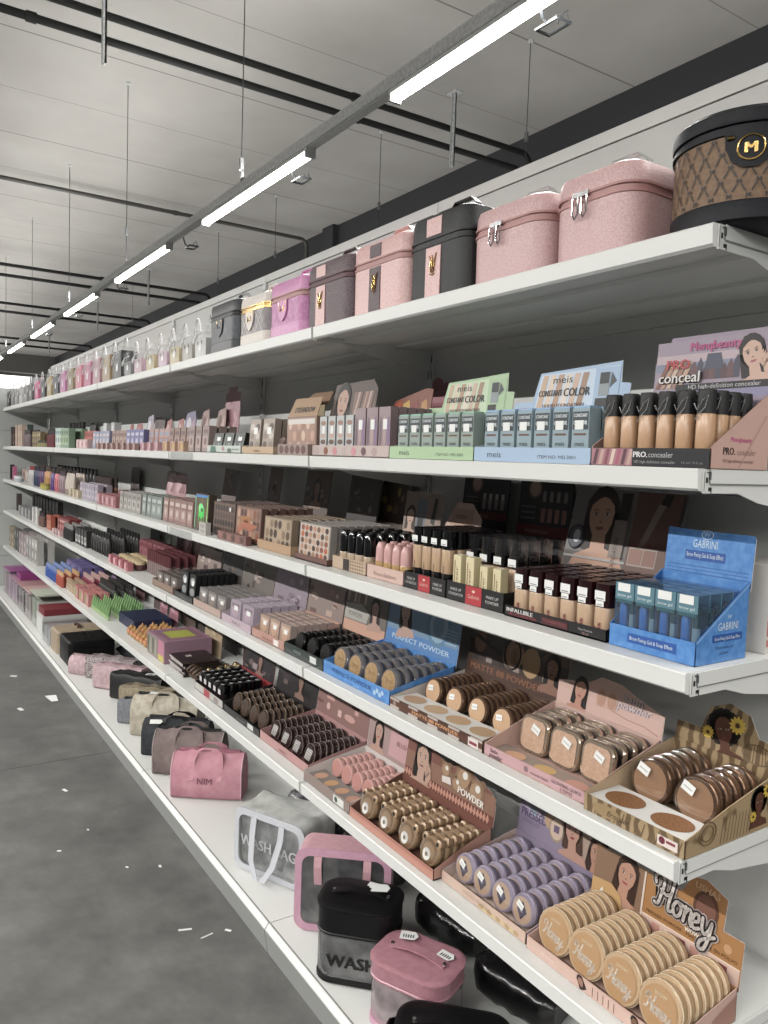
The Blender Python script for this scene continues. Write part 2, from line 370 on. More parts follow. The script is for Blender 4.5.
def ceiling_mat():
    m, n, l, b = new_mat('concrete_ceiling'); MATS['concrete_ceiling'] = m
    tc = n.new('ShaderNodeTexCoord'); a = n.new('ShaderNodeTexNoise'); a.inputs['Scale'].default_value = 1.3; a.inputs['Detail'].default_value = 7
    l.new(tc.outputs['Object'], a.inputs['Vector'])
    r = n.new('ShaderNodeValToRGB'); r.color_ramp.elements[0].position = .3; r.color_ramp.elements[1].position = .7
    r.color_ramp.elements[0].color = lin('#aaa7a2'); r.color_ramp.elements[1].color = lin('#b5b2ad'); l.new(a.outputs['Fac'], r.inputs[0])
    sp = n.new('ShaderNodeSeparateXYZ'); l.new(tc.outputs['Object'], sp.inputs[0])
    src = r.outputs[0]
    for off, wd, col in ((8.17, .008, '#77746f'), (7.08, .005, '#86837e')):
        ad = n.new('ShaderNodeMath'); ad.operation = 'ADD'; ad.inputs[1].default_value = off; l.new(sp.outputs[0], ad.inputs[0])
        mo = n.new('ShaderNodeMath'); mo.operation = 'PINGPONG'; mo.inputs[1].default_value = 1.09; l.new(ad.outputs[0], mo.inputs[0])
        lt = n.new('ShaderNodeMath'); lt.operation = 'LESS_THAN'; lt.inputs[1].default_value = wd; l.new(mo.outputs[0], lt.inputs[0])
        mx = n.new('ShaderNodeMix'); mx.data_type = 'RGBA'; l.new(lt.outputs[0], mx.inputs[0]); l.new(src, mx.inputs[6]); mx.inputs[7].default_value = lin(col); src = mx.outputs[2]
    l.new(mx.outputs[2], b.inputs['Base Color']); b.inputs['Roughness'].default_value = .85
ceiling_mat()
struct('floor', MB().box(-34, 10, -10, 4.3, -.1, 0, 'concrete_floor'))
struct('ceiling', MB().box(-34, 10, -10, 4.45, 4.6, 4.7, 'concrete_ceiling'))
struct('wall_right', MB().box(-34, 10, 4.28, 4.45, 0, 4.6, 'dark_wall').box(-9.05, -8.75, 4.2, 4.28, 0, 4.6, 'dark_wall'))
struct('wall_far', MB().box(-34, -33.8, -10, 4.28, 0, 4.6, 'wall_white'))
struct('trim_1', MB().box(-29.2, -28.6, -10, 4.28, 3.98, 4.6, 'beam').box(-29.22, -29.2, -10, 4.28, 3.9, 3.98, 'beam'))
# pipes under the ceiling
def pipe(x, y0, y1, z, r, mat, label, bend=.5, name='sprinkler_pipe', cat='pipe'):
    mb = MB(); pts = [(x, y0, z), (x, y1 - .1, z)] + [(x, y1 - .1 + .1*math.sin(a), z - .1 + .1*math.cos(a)) for a in (.4, .8, 1.2, 1.57)]
    pts.append((x, y1, z - bend)); mb.tube(pts, r, mat, 10)
    for yy in (-2.6, -.2, 2.2):
        if y0 < yy < y1: mb.tube([(x, yy, z), (x, yy + .06, z)], r*1.3, mat, 10)
    o = single(name, mb, label, cat, group='black pipe pairs under the ceiling' if mat == 'pipe_black' else None); return o
def hanger(x, y, ztop, zbot, label):
    o = root('pipe_hanger', label, 'bracket', (x, y, 0), group='slotted pipe hangers')
    m = MB(); m.box(-.02, .02, -.006, .006, zbot, ztop, 'galv'); m.box(-.02, -.015, -.02, .006, zbot, ztop, 'galv'); m.box(.015, .02, -.02, .006, zbot, ztop, 'galv')
    for i in range(int((ztop - zbot) / .06)): m.box(-.006, .006, -.0075, -.006, zbot + .02 + i*.06, zbot + .045 + i*.06, 'dark_slot')
    part('channel', m, o); part('top_plate', MB().box(-.06, .06, -.04, .04, ztop - .008, ztop, 'galv'), o)
for k, (px, nm) in enumerate([(-4.87, 'nearest'), (-13.2, 'second'), (-16.9, 'third'), (-22.4, 'farthest')]):
    pipe(px, -9, 4.13, 4.33, .027, 'pipe_black', 'upper black ceiling pipe of the %s pair crossing the hall' % nm)
    pipe(px + .02, -9, 4.03, 4.16, .027, 'pipe_black', 'lower black ceiling pipe of the %s pair crossing the hall' % nm)
    for yy in ((.27, 3.17) if k == 0 else (.6, 3.0)):
        hanger(px + .075, yy, 4.6, 3.98, 'slotted metal hanger, %s, holding the %s pair of black pipes' % ('left of the lamps' if yy < 1 else 'right of the lamps', nm))
pipe(-9.35, -9, 4.12, 4.5, .025, 'conduit', 'thin grey conduit crossing the ceiling and bending down at the dark wall', 1.6, 'conduit_pipe')
# the lamp row: trunking, lamps, wires, clips
def lamp_row():
    tm = MB(); prof = [(-.03, 0), (-.03, .05), (-.024, .058), (.024, .058), (.03, .05), (.03, 0)]
    tm.T = T(8.2, .83, 3.002) @ RZ(-90) @ RX(90); tm.prism(prof, -0.0, 24.2, 'galv'); tm.T = Matrix.Identity(4)
    tm.T = T(0, .83, 3.002)
    for k in range(9): tm.box(-2.9 - 2.25*k + .02, -2.15 - 2.25*k - .02, -.02, .02, -.004, .0, '#d4d6d5')
    tm.T = Matrix.Identity(4)
    single('lamp_trunking', tm, 'long galvanized trunking rail carrying the row of tube lamps', 'lamp rail')
    housing = MB(); housing.T = RY(90) @ T(0, 0, 0); housing.T = RZ(90) @ RX(90)
    housing.prism([(-.027, .012), (-.027, .03), (.027, .03), (.027, .012)], -.75, .75, 'white_metal')
    dif = MB(); dif.T = RZ(90) @ RX(90); dif.prism([(-.024, .012), (-.026, .0)] + [(.026*math.sin(a), .0 - .016*math.cos(a)) for a in (-1.2, -.6, 0, .6, 1.2)] + [(.026, .0), (.024, .012)], -.735, .735, 'lamp_on')
    ec = MB()
    for sx in (-1, 1): ec.box(sx*.742 - .008, sx*.742 + .008, -.028, .028, -.018, .014, '#c9cccb')
    tp = Tpl('tube_lamp', 'lamp').p('housing', housing).p('diffuser', dif, 'glowing white diffuser').p('end_caps', ec)
    nm = ['nearest', 'second', 'third', 'fourth', 'fifth', 'sixth', 'seventh', 'eighth']
    for k in range(8):
        x = -1.40 - 2.25*k
        tp.put('%s glowing white tube lamp of the hanging row, counted from the camera' % nm[k], (x, .83, 2.970), 'tube lamps of the hanging row')
lamp_row()
def wire(x, y, z0, z1, label, group='lamp suspension wires', grip=None):
    m = MB(); m.tube([(x, y, z0), (x, y, z1)], .0032, 'wire', 5)
    o = single('suspension_wire', m, label, 'wire', group=group)
    g = MB(); g.lathe([(.002, z1 - .02), (.02, z1 - .012), (.02, z1)], 'galv', 10); q = part('ceiling_fixing', g, o, loc=(x, y, 0))
    gz = grip if grip else z0 + .12
    part('wire_grip', MB().box(x - .012, x + .012, y - .01, y + .01, gz - .035, gz + .035, '#6a6c6e'), o)
    if not grip: part('hook', MB().tube([(x, y, z0 + .1), (x + .02, y, z0 + .07), (x + .03, y, z0 + .03), (x + .01, y, z0 - .0)], .006, '#6a6c6e', 6), o)
for x, nm in [(-1.42, 'nearest'), (-3.8, 'second'), (-6.35, 'third'), (-8.74, 'fourth'), (-11.2, 'fifth'), (-13.78, 'sixth')]:
    wire(x, .83, 3.06, 4.6, '%s thin wire hanging the lamp trunking from the ceiling' % nm, grip=None if nm != 'third' else 3.35)
for x, nm in [(-3.8, 'above the pink glitter cases'), (-5.85, 'above the mauve glitter case'), (-8.2, 'above the navy case'), (-10.1, 'above the small clear bags'), (-14.5, 'far along the dark wall')]:
    wire(x, 3.1, 3.033, 4.6, 'thin ceiling wire hanging behind the shelving %s' % nm, 'wires behind the shelving', grip=3.9)
single('lamp_trunking', MB().box(-17, 2.4, 3.064, 3.136, 2.975, 3.033, 'galv'), 'galvanized trunking rail hanging behind the shelving', 'lamp rail')
for k, x in enumerate([-1.32, -3.2, -4.95, -6.83, -8.7, -10.5]):
    m = MB(); m.tube([(x - .05, .9, 2.945), (x + .05, .9, 2.945), (x + .05, .96, 2.945), (x - .05, .96, 2.945)], .007, '#55585a', 6, closed=True)
    o = single('sign_clip', m, '%s grey rectangular clip beside the hanging lamp row, counted from the camera' % ORD[k], 'clip', group='grey clips on the lamp trunking')
    part('arm', MB().tube([(x, .9, 2.945), (x, .88, 2.96), (x, .862, 3.02)], .006, '#55585a', 6), o); part('wire_loop', MB().tube([(x + .02, .93, 2.945), (x + .03, .935, 2.97), (x + .05, .945, 2.98), (x + .04, .96, 2.945)], .003, '#55585a', 5), o)

# ================================================================ the shelving
BAYS = [(-1.25, 0), (-2.5, -1.25), (-3.75, -2.5), (-5.0, -3.75), (-6.25, -5.0), (-7.5, -6.25)]
BN = ['nearest', 'second', 'third', 'fourth', 'fifth', 'farthest']
LV = [('top', S1), ('second highest', S2), ('middle', S3), ('fourth highest', S4), ('lowest raised', S5)]
def bracket(x, flip):
    b = MB(); s = -1 if flip else 1
    pts = [(.012, -.037), (.10, -.037), (.155, -.052), (.41, -.088), (.41, -.001), (.012, -.001)]
    b.T = RZ(90) @ RX(90)
    x0, x1 = (x, x + .003) if not flip else (x - .003, x)
    b.prism(pts, x0, x1, 'white_metal'); b.T = Matrix.Identity(4); e = x1 + .0004 if not flip else x0 - .0004
    f = x1 if not flip else x0
    def bx(y0, y1, z0, z1, t, m): b.box(min(f, f + s*t), max(f, f + s*t), y0, y1, z0, z1, m)
    bx(.026, .41, -.022, -.0005, .0022, 'white_metal')
    bx(.026, .41, -.0245, -.022, .0012, '#8e8f8d'); bx(.0235, .026, -.022, -.002, .0012, '#77787a')
    bx(.012, .0135, -.034, -.004, .0006, '#8e8f8d'); bx(.0165, .0205, -.021, -.013, .0007, 'dark_slot'); bx(.0235, .031, -.0335, -.028, .0007, 'dark_slot'); bx(.0295, .031, -.0365, -.0335, .0007, 'dark_slot'); bx(.019, .0235, -.0065, -.0045, .0009, '#4a4a4a'); bx(.0235, .0265, -.0165, -.0045, .0025, '#5a5b5b')
    return b
for bi, (x0, x1) in enumerate(BAYS):
    for ln, z in LV:
        o = root('shelf', 'white metal shelf, %s level of the %s bay' % (ln, BN[bi]), 'shelf', (x0, 0, z), group='white metal shelves')
        L = x1 - x0 - .012; b = MB()
        b.T = RZ(90) @ RX(90)
        b.prism([(0, -.002), (.002, 0), (.41, 0), (.41, -.024), (.205, -.024), (.205, -.02), (.2, -.02), (.2, -.024), (.03, -.024), (.03, -.03), (.016, -.034), (.007, -.034), (.0015, -.03)], .006, .006 + L, 'white_metal')
        b.T = Matrix.Identity(4)
        b.box(.008, L + .004, .1, .18, -.034, -.0242, 'white_metal'); b.box(.008, L + .004, .27, .33, -.031, -.0242, 'white_metal')
        part('board', b, o)
        part('bracket', bracket(L + .0062, False), o); part('bracket', bracket(.0058, True), o)
        if bi == 1 and ln in ('second highest', 'middle'):
            part('label_holder', MB().box(.03, .3, -.0035, -.001, -.032, -.002, 'acetate'), o)
    # base deck with kick plate
    o = root('base_deck', 'low white base deck of the %s bay close to the floor' % BN[bi], 'shelf', (x0, 0, 0), group='white base decks')
    L = x1 - x0 - .003; b = MB(); b.T = RZ(90) @ RX(90)
    b.prism([(-.082, DK), (-.082, DK - .004), (-.0845, DK - .004), (-.0845, DK - .0005), (-.088, DK - .0005), (-.0985, .0935), (-.0985, .0895), (-.094, .0895), (-.08, .0905), (.41, .0905), (.41, DK)], .0015, L, 'white_metal'); b.T = Matrix.Identity(4); b.box(.0015, L, -.0846, -.0816, DK - .0012, DK + .0003, '#6d6e6c'); part('deck', b, o)
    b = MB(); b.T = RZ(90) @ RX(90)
    b.prism([(-.0935, .089), (-.0885, .089), (-.072, .001), (-.077, .001)], 0 - .02, L - .022, '#9c9d9b'); part('kick_plate', b, o)  # white kick plate drawn grey: its shade is put into the colour
    # back panels
    o = root('back_panel', 'white back panel of the %s shelving bay' % BN[bi], 'panel', (x0, .424, 0), group='white back panels')
    b = MB()
    zz = [.11, .45, .79, 1.09, 1.4, 1.76, 2.203]
    for a in range(6): b.box(.004, L - .004, 0, .012, zz[a] + .0015, zz[a+1] - .0015, 'back_panel')
    part('panel_sheets', b, o); part('top_rail', MB().box(.001, L - .001, -.003, .016, 2.2045, 2.236, 'white_metal'), o)
for bi in range(7):
    x = 0 if bi == 0 else BAYS[bi-1][0]
    n = ['at the near end', 'after the nearest bay', 'after the second bay', 'after the third bay', 'after the fourth bay', 'after the fifth bay', 'at the far end'][bi]
    b = MB(); b.box(x - .014, x + .014, .4125, .4235, .02, 2.2, 'white_metal')
    for i in range(40): b.box(x - .009, x - .005, .4121, .4126, .2 + i*.05, .222 + i*.05, 'dark_slot'); b.box(x + .005, x + .009, .4121, .4126, .2 + i*.05, .222 + i*.05, 'dark_slot')
    single('upright_post', b, 'slotted white upright post of the shelving %s' % n, 'post', group='slotted upright posts')
b = MB()
for a in range(5): b.box(-7.55, -7.525, -2.2, .4, .0005 + .4*a, .4005 + .4*a - .004*(a < 4), '#c3c5c3')
b.box(-7.553, -7.55, -2.2, .4, .001, 2.0, '#b4b6b4')
single('end_panel', b, 'pale slatted end panel closing the far end of the shelving', 'panel')
# ================================================================ cases and bags
def fr(x, y, z, rz=0, rx=0): return T(x, y, z) @ RZ(rz) @ FR @ RX(rx)
def vanity(label, x0, x1, y, h, body, lid=None, zipm='pink_zip', strip=None, style='plain', d=.17, clasp='chrome', ztop=.125, r=.035, rz=0, handle='clear_pvc', flare=.0):
    W = x1 - x0; o = root('vanity_case', label, 'case', ((x0+x1)/2, y + d/2, S1 + .0005), rz, 'vanity cases on the top shelf')
    b = MB(); b.loft(W - 2*flare, d - 2*flare, r, [(.006, 0), (.001, .005), (-flare, ztop - .004)], body, 7)
    if style == 'banded': b.loft(W + .002, d + .002, r, [(.0, .0), (0, .036), (.0018, .038)], lid, 7)
    bo = part('body', b, o)
    l = MB(); l.loft(W, d, r, [(0, ztop + .004), (0, h - .018), (.004, h - .006), (.016, h)], lid or body, 7); lo = part('lid', l, o)
    z = MB(); z.loft(W - .002, d - .002, r, [(0, ztop - .004), (0, ztop + .004)], zipm, 7)
    z.loft(W + .004, d + .004, r, [(.003, ztop + .004), (0, ztop + .005), (0, ztop + .009), (.003, ztop + .010)], zipm, 7)
    z.loft(W + .004, d + .004, r, [(.003, ztop - .010), (0, ztop - .009), (0, ztop - .005), (.003, ztop - .004)], zipm, 7)
    part('zipper', z, o)
    fy = -d/2
    if strip:
        s = MB(); cx = strip[1]; wd = strip[2]; s.box(cx - wd/2, cx + wd/2, fy - .0016, fy + .002, .004, ztop - .0125, strip[0]); s.box(cx - wd/2, cx + wd/2, fy - .0016, fy + .002, ztop + .0125, h - .014, strip[0])
        part('front_strip', s, bo)
        g = MB(); g.T = fr(cx, fy - .0025, ztop*.58) @ Matrix.Scale(.72, 4)
        g.tube([(.012*math.cos(a*.6), .017*math.sin(a*.6) - .006, .001) for a in range(0, 11)], .0022, 'gold', 6)
        g.tube([(-.016, .03, .001), (-.004, .008, .001), (.004, -.012, .001), (.012, .012, .001), (.019, .034, .001)], .0022, 'gold', 6)
        g.tube([(-.01, -.026, .001), (0, -.03, .001), (.012, -.027, .001)], .0018, 'gold', 6); g.tube([(-.002, .03, .001), (.004, .002, .001), (-.006, -.02, .001)], .0018, 'gold', 6)
        part('gold_emblem', g, bo, 'gold line emblem')
    if clasp == 'clasp':
        g = MB(); cz = ztop - .002; cx = -W*.08
        g.box(cx - .018, cx + .018, fy - .006, fy - .0015, cz + .004, cz + .012, 'chrome'); g.T = fr(cx - .009, fy - .006, cz - .012)
        g.tube([(-.006, .014, .002), (-.006, -.014, .002), (0, -.022, .002), (.006, -.014, .002), (.006, .014, .002)], .0019, 'chrome', 6)
        g.T = fr(cx + .011, fy - .006, cz - .012); g.tube([(-.006, .014, .002), (-.006, -.014, .002), (0, -.022, .002), (.006, -.014, .002), (.006, .014, .002)], .0019, 'chrome', 6)
        part('clasp', g, o, 'silver double zip pulls')
    if style == 'banded':
        q = MB(); q.T = fr(-W*.05, fy - .001, ztop - .03)
        q.prism([(-.032, .02), (.032, .02), (.03, -.01), (.02, -.03), (0, -.042), (-.02, -.03), (-.03, -.01)], 0, .003, lid if lid != 'slate_dark' else 'slate_dark')
        for sx in (-1, 1): q.el(sx*.022, .012, .004, .004, 12, 'gold')
        q.tube([(-.012, .004, .004), (-.012, -.012, .004), (0, -.006, .004), (.012, -.012, .004), (.012, .004, .004)], .0016, 'gold' if lid != 'slate_dark' else 'chrome', 5)
        part('emblem_flap', q, bo)
        qd = MB(); qd.T = fr(0, fy - .0012, 0); nn = 3
        for i in range(nn):
            a = -W/2 + .03 + (W - .06)*i/nn; bb = -W/2 + .03 + (W - .06)*(i+1)/nn
            qd.pg([(a, .04), (a + .003, .04), (bb, ztop - .014), (bb - .003, ztop - .014)], 1, lid); qd.pg([(bb, .04), (bb - .003, .04), (a, ztop - .014), (a + .003, ztop - .014)], 2, lid)
        part('quilt_stitching', qd, bo)
    hd = MB(); hd.strap([(-.05, 0, h - .002), (-.048, 0, h + .022), (-.028, 0, h + .038), (.028, 0, h + .038), (.048, 0, h + .022), (.05, 0, h - .002)], (0, 1, 0), .016, .003, handle)
    part('handle', hd, lo)
    return o
def round_bag():
    R, h = .112, .164; o = root('round_vanity_bag', 'round brown monogram vanity bag with black lid at the near end of the top shelf', 'bag', (-.034, .125, S1 + .0005), 33)
    b = MB(); b.lathe([(R - .006, 0), (R + .001, .004), (R + .001, .028), (R, .031)], 'navy_leather', 48); part('base_band', b, o)
    b = MB(); b.lathe([(R - .001, .028), (R - .0015, .128)], 'monogram_brown', 48)
    def wr(u, v, k): a = u / R - PI/2; rr_ = R + .0002 + k*.0002; return (rr_*math.cos(a), rr_*math.sin(a), v)
    st = .0262; zs = .0205
    for row in range(5):
        for i in range(-13, 13):
            u = i*st + (st/2 if row % 2 else 0); v = .037 + row*zs
            b.tx('M', u, v - .004, .0095, '#191512', 2, wrap=wr, bold=.0006)
            if row < 4:
                for sg in (-1, 1):
                    p0 = (u + sg*.004, v + .0055); p1 = (u + sg*(st/2 - .003), v + zs - .0045)
                    dx, dy = p1[0]-p0[0], p1[1]-p0[1]; L = math.hypot(dx, dy); nx, ny = -dy/L*.0010, dx/L*.0010
                    b.add([wr(p0[0]+nx, p0[1]+ny, 1), wr(p0[0]-nx, p0[1]-ny, 1), wr(p1[0]-nx, p1[1]-ny, 1), wr(p1[0]+nx, p1[1]+ny, 1)], [(0, 1, 2, 3)], '#221c18')
    part('body', b, o, 'brown monogram body')
    b = MB(); b.lathe([(R - .001, .124), (R + .0025, .125), (R + .0025, .132), (R - .002, .133), (R - .002, .138), (R + .0025, .139), (R + .0035, .143), (R + .0025, .158), (R - .002, .163), (R - .02, .165)], 'navy_leather', 48); part('lid', b, o)
    e = MB(); n = 14
    def shield(k, s):
        pts = [(-.036*s, .126), (.036*s, .126), (.034*s, .105), (.026*s, .086), (.011*s, .075), (-.011*s, .075), (-.026*s, .086), (-.034*s, .105)]
        out = []
        for i in range(len(pts)):
            a, c = pts[i], pts[(i+1) % len(pts)]; m = 6 if abs(a[0]-c[0]) > .03 else 2
            out += [(a[0] + (c[0]-a[0])*j/m, a[1] + (c[1]-a[1])*j/m) for j in range(m)]
        top = [p for p in out]; e.add([wr(p[0], p[1], k) for p in top] + [wr(0, .102, k)], [(i, (i+1) % len(top), len(top)) for i in range(len(top))], 'navy_leather')
    shield(14, 1)
    rg = [(.0175*math.cos(2*PI*i/28), .102 + .0175*math.sin(2*PI*i/28)) for i in range(28)]
    e.tube([wr(u, v, 20) for u, v in rg], .0015, 'gold', 6, closed=True)
    e.tx('M', 0, .0945, .021, 'gold', 20, wrap=wr, bold=.0012, sx=1.1)
    e.T = T(*wr(-.027, .118, 20)); e.tube([(-.005, 0, 0), (.005, 0, .0005)], .003, 'gold', 6); part('emblem_flap', e, o, 'black shield with a gold ringed letter')
    hd = MB(); hd.strap([(-.075, 0, .163), (-.06, 0, .185), (-.03, 0, .195), (.03, 0, .195), (.06, 0, .185), (.075, 0, .163)], (0, 1, 0), .03, .005, 'black_leather'); part('handle', hd, o)
round_bag()
vanity('pink glitter vanity case with chrome pulls, nearest of the two beside the brown bag', -.362, -.172, .02, .155, 'pink_glitter', d=.19, clasp='clasp', ztop=.107, r=.045, flare=0)
vanity('pink glitter vanity case with chrome pulls beside the black and pink striped case', -.597, -.378, .02, .155, 'pink_glitter', d=.19, clasp='clasp', ztop=.107, r=.045)
vanity('black glitter vanity case with a pale pink front strip', -.822, -.603, .02, .19, 'black_glitter', None, 'black_leather', ('pink_strip', -.005, .054), d=.16, clasp=None, handle='black_leather')
vanity('pale pink glitter vanity case with a mauve front strip', -1.08, -.83, .02, .182, 'pink_strip', None, 'pink_zip', ('mauve_glitter', -.005, .05), d=.16, clasp=None, handle='pink_strip')
vanity('dark mauve glitter vanity case with a pink front strip', -1.335, -1.088, .02, .182, 'mauve_glitter', None, '#55202c', ('pink_strip', -.03, .052), d=.16, clasp=None, handle='mauve_glitter')
vanity('bright pink quilted vanity case with an emblem flap', -1.59, -1.348, .02, .172, 'hot_pink_quilt', 'hot_pink_leather', 'pink_zip', style='banded', d=.16, clasp=None, handle='hot_pink_leather', ztop=.118)
vanity('cream and grey quilted vanity case with an emblem flap', -1.832, -1.60, .02, .165, 'grey_quilt', 'cream_leather', 'gold', style='banded', d=.16, clasp=None, handle='cream_leather', ztop=.118)
vanity('dark slate vanity case with a black emblem flap', -2.115, -1.86, .02, .18, 'slate_leather', 'slate_dark', 'black_leather', style='banded', d=.17, clasp=None, handle='chrome', ztop=.128)
# small clear gift bags with rope handles
def gift_bag(label, x, h, w, body, inner, n=2):
    o = root('gift_bag', label, 'gift bag', (x, .02, S1 + .0005), 0, 'clear gift bags on the top shelf')
    b = MB(); b.loft(w, .1, .006, [(0, 0), (0, h)], 'film', 2, cy=.05); part('clear_bag', b, o)
    c = MB(); c.box(-w/2 + .006, w/2 - .006, .008, .09, .004, h*(.62 if n == 2 else .88), body); c.T = fr(0, .0075, 0)
    for i in range(2): c.rc(-w*.3 + i*w*.34, -w*.3 + i*w*.34 + w*.12, h*.45, h*.58, 1 + i % 2, inner)
    c.el(0, h*.38, w*.12, w*.12, 4, 'sticker'); part('gift_set', c, o)
    t = MB(); t.tube([(-w*.28, .004, h*.8), (-w*.3, -.008, h*.6), (-w*.18, -.012, h*.45), (-.0, -.012, h*.55), (w*.1, -.01, h*.75), (w*.25, .004, h*.82)], .0028, '#d9d9d8', 5)
    part('tassel', t, o)
    hd = MB(); hd.tube([(-w*.24, .05, h - .002)] + [(-w*.24*math.cos(a), .05, h + .055*math.sin(a)) for a in (.3, .8, 1.3, 1.57, 1.9, 2.4, 2.85)] + [(w*.24, .05, h - .002)], .0035, '#cfd0d2', 5); part('rope_handle', hd, o)
gb = [(-2.22, 'silver trinkets', '#c9c9c7', '#77777a'), (-2.37, 'black and gold trinkets', '#a9a49a', '#3a3632'), (-2.53, 'gold trinkets', '#c3b48c', '#6a5a3c'), (-2.69, 'lilac trinkets', '#c9aabd', '#8a7a86'), (-2.87, 'yellow trinkets', '#bfae84', '#6a6a5c'),
      (-3.07, 'pale pink trinkets', '#c8a8b6', '#6d5f68'), (-3.25, 'grey trinkets', '#7d7d80', '#2c2c30'), (-3.45, 'a black box', '#1c2026', '#888a8e'), (-3.68, 'a tan box', '#a38a66', '#d5cabc'), (-3.9, 'a dusty pink box', '#b3868e', '#e2d2d4'),
      (-4.12, 'a mid pink box', '#c0668f', '#e6cfd8'), (-4.36, 'a coral pink box', '#cf7288', '#e2c2c8'), (-4.6, 'an olive gold box', '#8f7c58', '#d0c4a8'), (-4.84, 'an orchid pink box', '#c273a8', '#e2c8dc'), (-5.08, 'a dark grey box', '#3a3f45', '#9a9aa0'),
      (-5.32, 'a pale gold box', '#b8a06a', '#e0d6b8'), (-5.56, 'a charcoal box', '#33383e', '#a0a0a4'), (-5.8, 'a strong pink box', '#cf5f90', '#e8c4d4'), (-6.04, 'black and white bottles', '#5c5c60', '#e0e0e0'), (-6.26, 'grey striped bottles', '#8c8c8c', '#1c1c1e'),
      (-6.48, 'white striped bottles', '#c2c2c2', '#2c2c2e'), (-6.7, 'pale dotted bottles', '#a0a0a0', '#303032'), (-6.9, 'silver dotted bottles', '#8a8a8c', '#dcdcdc'), (-7.1, 'a plain black case', '#16181a', '#6c6c6e')]
for i, (x, nm, b_, c_) in enumerate(gb):
    x = x if x > -5.5 else -5.5 + (x + 5.5)*1.15
    gift_bag('clear gift bag holding %s on the top shelf, %s counting leftward' % (nm, (ORD + ['fourteenth', 'fifteenth', 'sixteenth', 'seventeenth', 'eighteenth', 'nineteenth', 'twentieth', 'twenty-first', 'twenty-second', 'twenty-third', 'twenty-fourth'])[i]), x, .12 if i < 7 else .165, .13 if i < 7 else .17, b_, c_, 2 if i < 7 else 3)

# ---- soft bags on the base deck
def tagcard(o, loc, rz=0, rx=0, w=.045, h=.03, lines=True):
    m = MB(); m.T = RZ(rz) @ RX(rx); m.prism([(-w/2, -h/2), (w/2 - .008, -h/2), (w/2, 0), (w/2 - .008, h/2), (-w/2, h/2)], 0, .0008, 'sticker')
    if lines:
        for i in range(5): m.rc(-w*.34 + i*.006, -w*.34 + .003 + i*.006, -h*.3, h*.1, 4, '#333333')
    part('price_tag', m, o, 'white price tag', loc)
def duffel(label, loc, rz, w, d, h, mat, piping=None, text=None, strapm=None, lean=0, bulge=.02, r=.03, top='barrel', handles=True, groupname='fabric cosmetic bags on the base deck', zipm='#2a2a2c'):
    o = root('cosmetic_bag', label, 'bag', loc, rz, groupname)
    if piping: o.location.z += .0028
    if lean: o.rotation_euler = (math.radians(lean), 0, math.radians(rz))
    b = MB(); n = 9                                     # cross-section in y-z, extruded along x with soft bulge
    def sec(u):
        s = 1 - .10*abs(u)**3; pts = []
        prof = [(-d/2, .012), (-d/2 + .012, 0), (d/2 - .012, 0), (d/2, .012), (d/2 + bulge*(1-u*u), h*.3), (d/2 + bulge*.4*(1-u*u), h*.62), (d*.36, h*.84), (d*.16, h*.97), (0, h), (-d*.16, h*.97), (-d*.36, h*.84), (-d/2 - bulge*.4*(1-u*u), h*.62), (-d/2 - bulge*(1-u*u), h*.3)] if top == 'barrel' else \
               [(-d/2, .012), (-d/2 + .012, 0), (d/2 - .012, 0), (d/2, .012), (d/2 + bulge*.6*(1-u*u), h*.5), (d/2, h*.86), (d*.42, h*.97), (d*.2, h), (0, h), (-d*.2, h), (-d*.42, h*.97), (-d/2, h*.86), (-d/2 - bulge*.6*(1-u*u), h*.5)]
        return [(u*w/2, y*s, z*(1 - .035*u*u) + .006*math.sin(9*u + y*30)*(z > h*.6)) for y, z in prof]
    b.rings([sec(-1 + 2*i/(n-1)) for i in range(n)], mat); part('body', b, o)
    if piping:
        for u in (-1, 1): part('piping', MB().tube([(p[0], p[1], p[2]) for p in sec(u)], .0028, piping, 6, closed=True), o)
    zz = MB(); zz.box(-w*.44, w*.44, -.008, .008, h - .006, h + .003, zipm); part('zipper', zz, o)
    if handles:
        for sg in (-1, 1):
            y = sg*(d/2 + bulge*.4)
            hm = MB(); hm.strap([(-w*.2, y - sg*-.004, h*.45), (-w*.2, sg*(d*.36 + .006), h*.84), (-w*.17, sg*d*.3, h*1.0), (-w*.08, sg*d*.26, h*1.09), (w*.08, sg*d*.26, h*1.09), (w*.17, sg*d*.3, h*1.0), (w*.2, sg*(d*.36 + .006), h*.84), (w*.2, y - sg*-.004, h*.45)], (1, 0, .3), .024, .003, strapm or mat)
            part('handle', hm, o)
    if text:
        t = MB(); t.T = fr(0, -d/2 - bulge - .0012, 0); t.tx(text, 0, h*.38, .036, '#7c4656', 3, sx=.95, bold=.0003); part('lettering', t, o)
    return o
z0 = DK + .0005
o = duffel('pink denim bag printed with three letters, in front of the mauve bag', (-2.150, .072, z0), 54, .275, .13, .175, 'denim_pink', '#d9a9b6', 'NIM', bulge=.012, zipm='#a8697a')
o = duffel('mauve brown denim bag behind the pink bag with letters', (-2.39, .078, z0), 52, .29, .12, .185, 'denim_mauve', '#a09590', bulge=.012)
o = duffel('black canvas bag with a white tag between the mauve and beige bags', (-2.61, .098, z0), 50, .3, .12, .165, 'canvas_black', bulge=.012, strapm='black_leather'); tagcard(o, (-.08, -.055, .158), 10, 35, .055, .022, False)
o = duffel('large beige canvas bag with handles behind the black canvas bag', (-2.86, .13, z0), 48, .33, .12, .195, 'canvas_beige', bulge=.01); tagcard(o, (-.06, -.01, .2), 0, 10, .05, .02, False)
o = duffel('small grey canvas pouch tucked behind the large beige bag', (-3.06, .10, z0), 47, .29, .1, .12, 'canvas_grey', bulge=.008, handles=False, top='box')
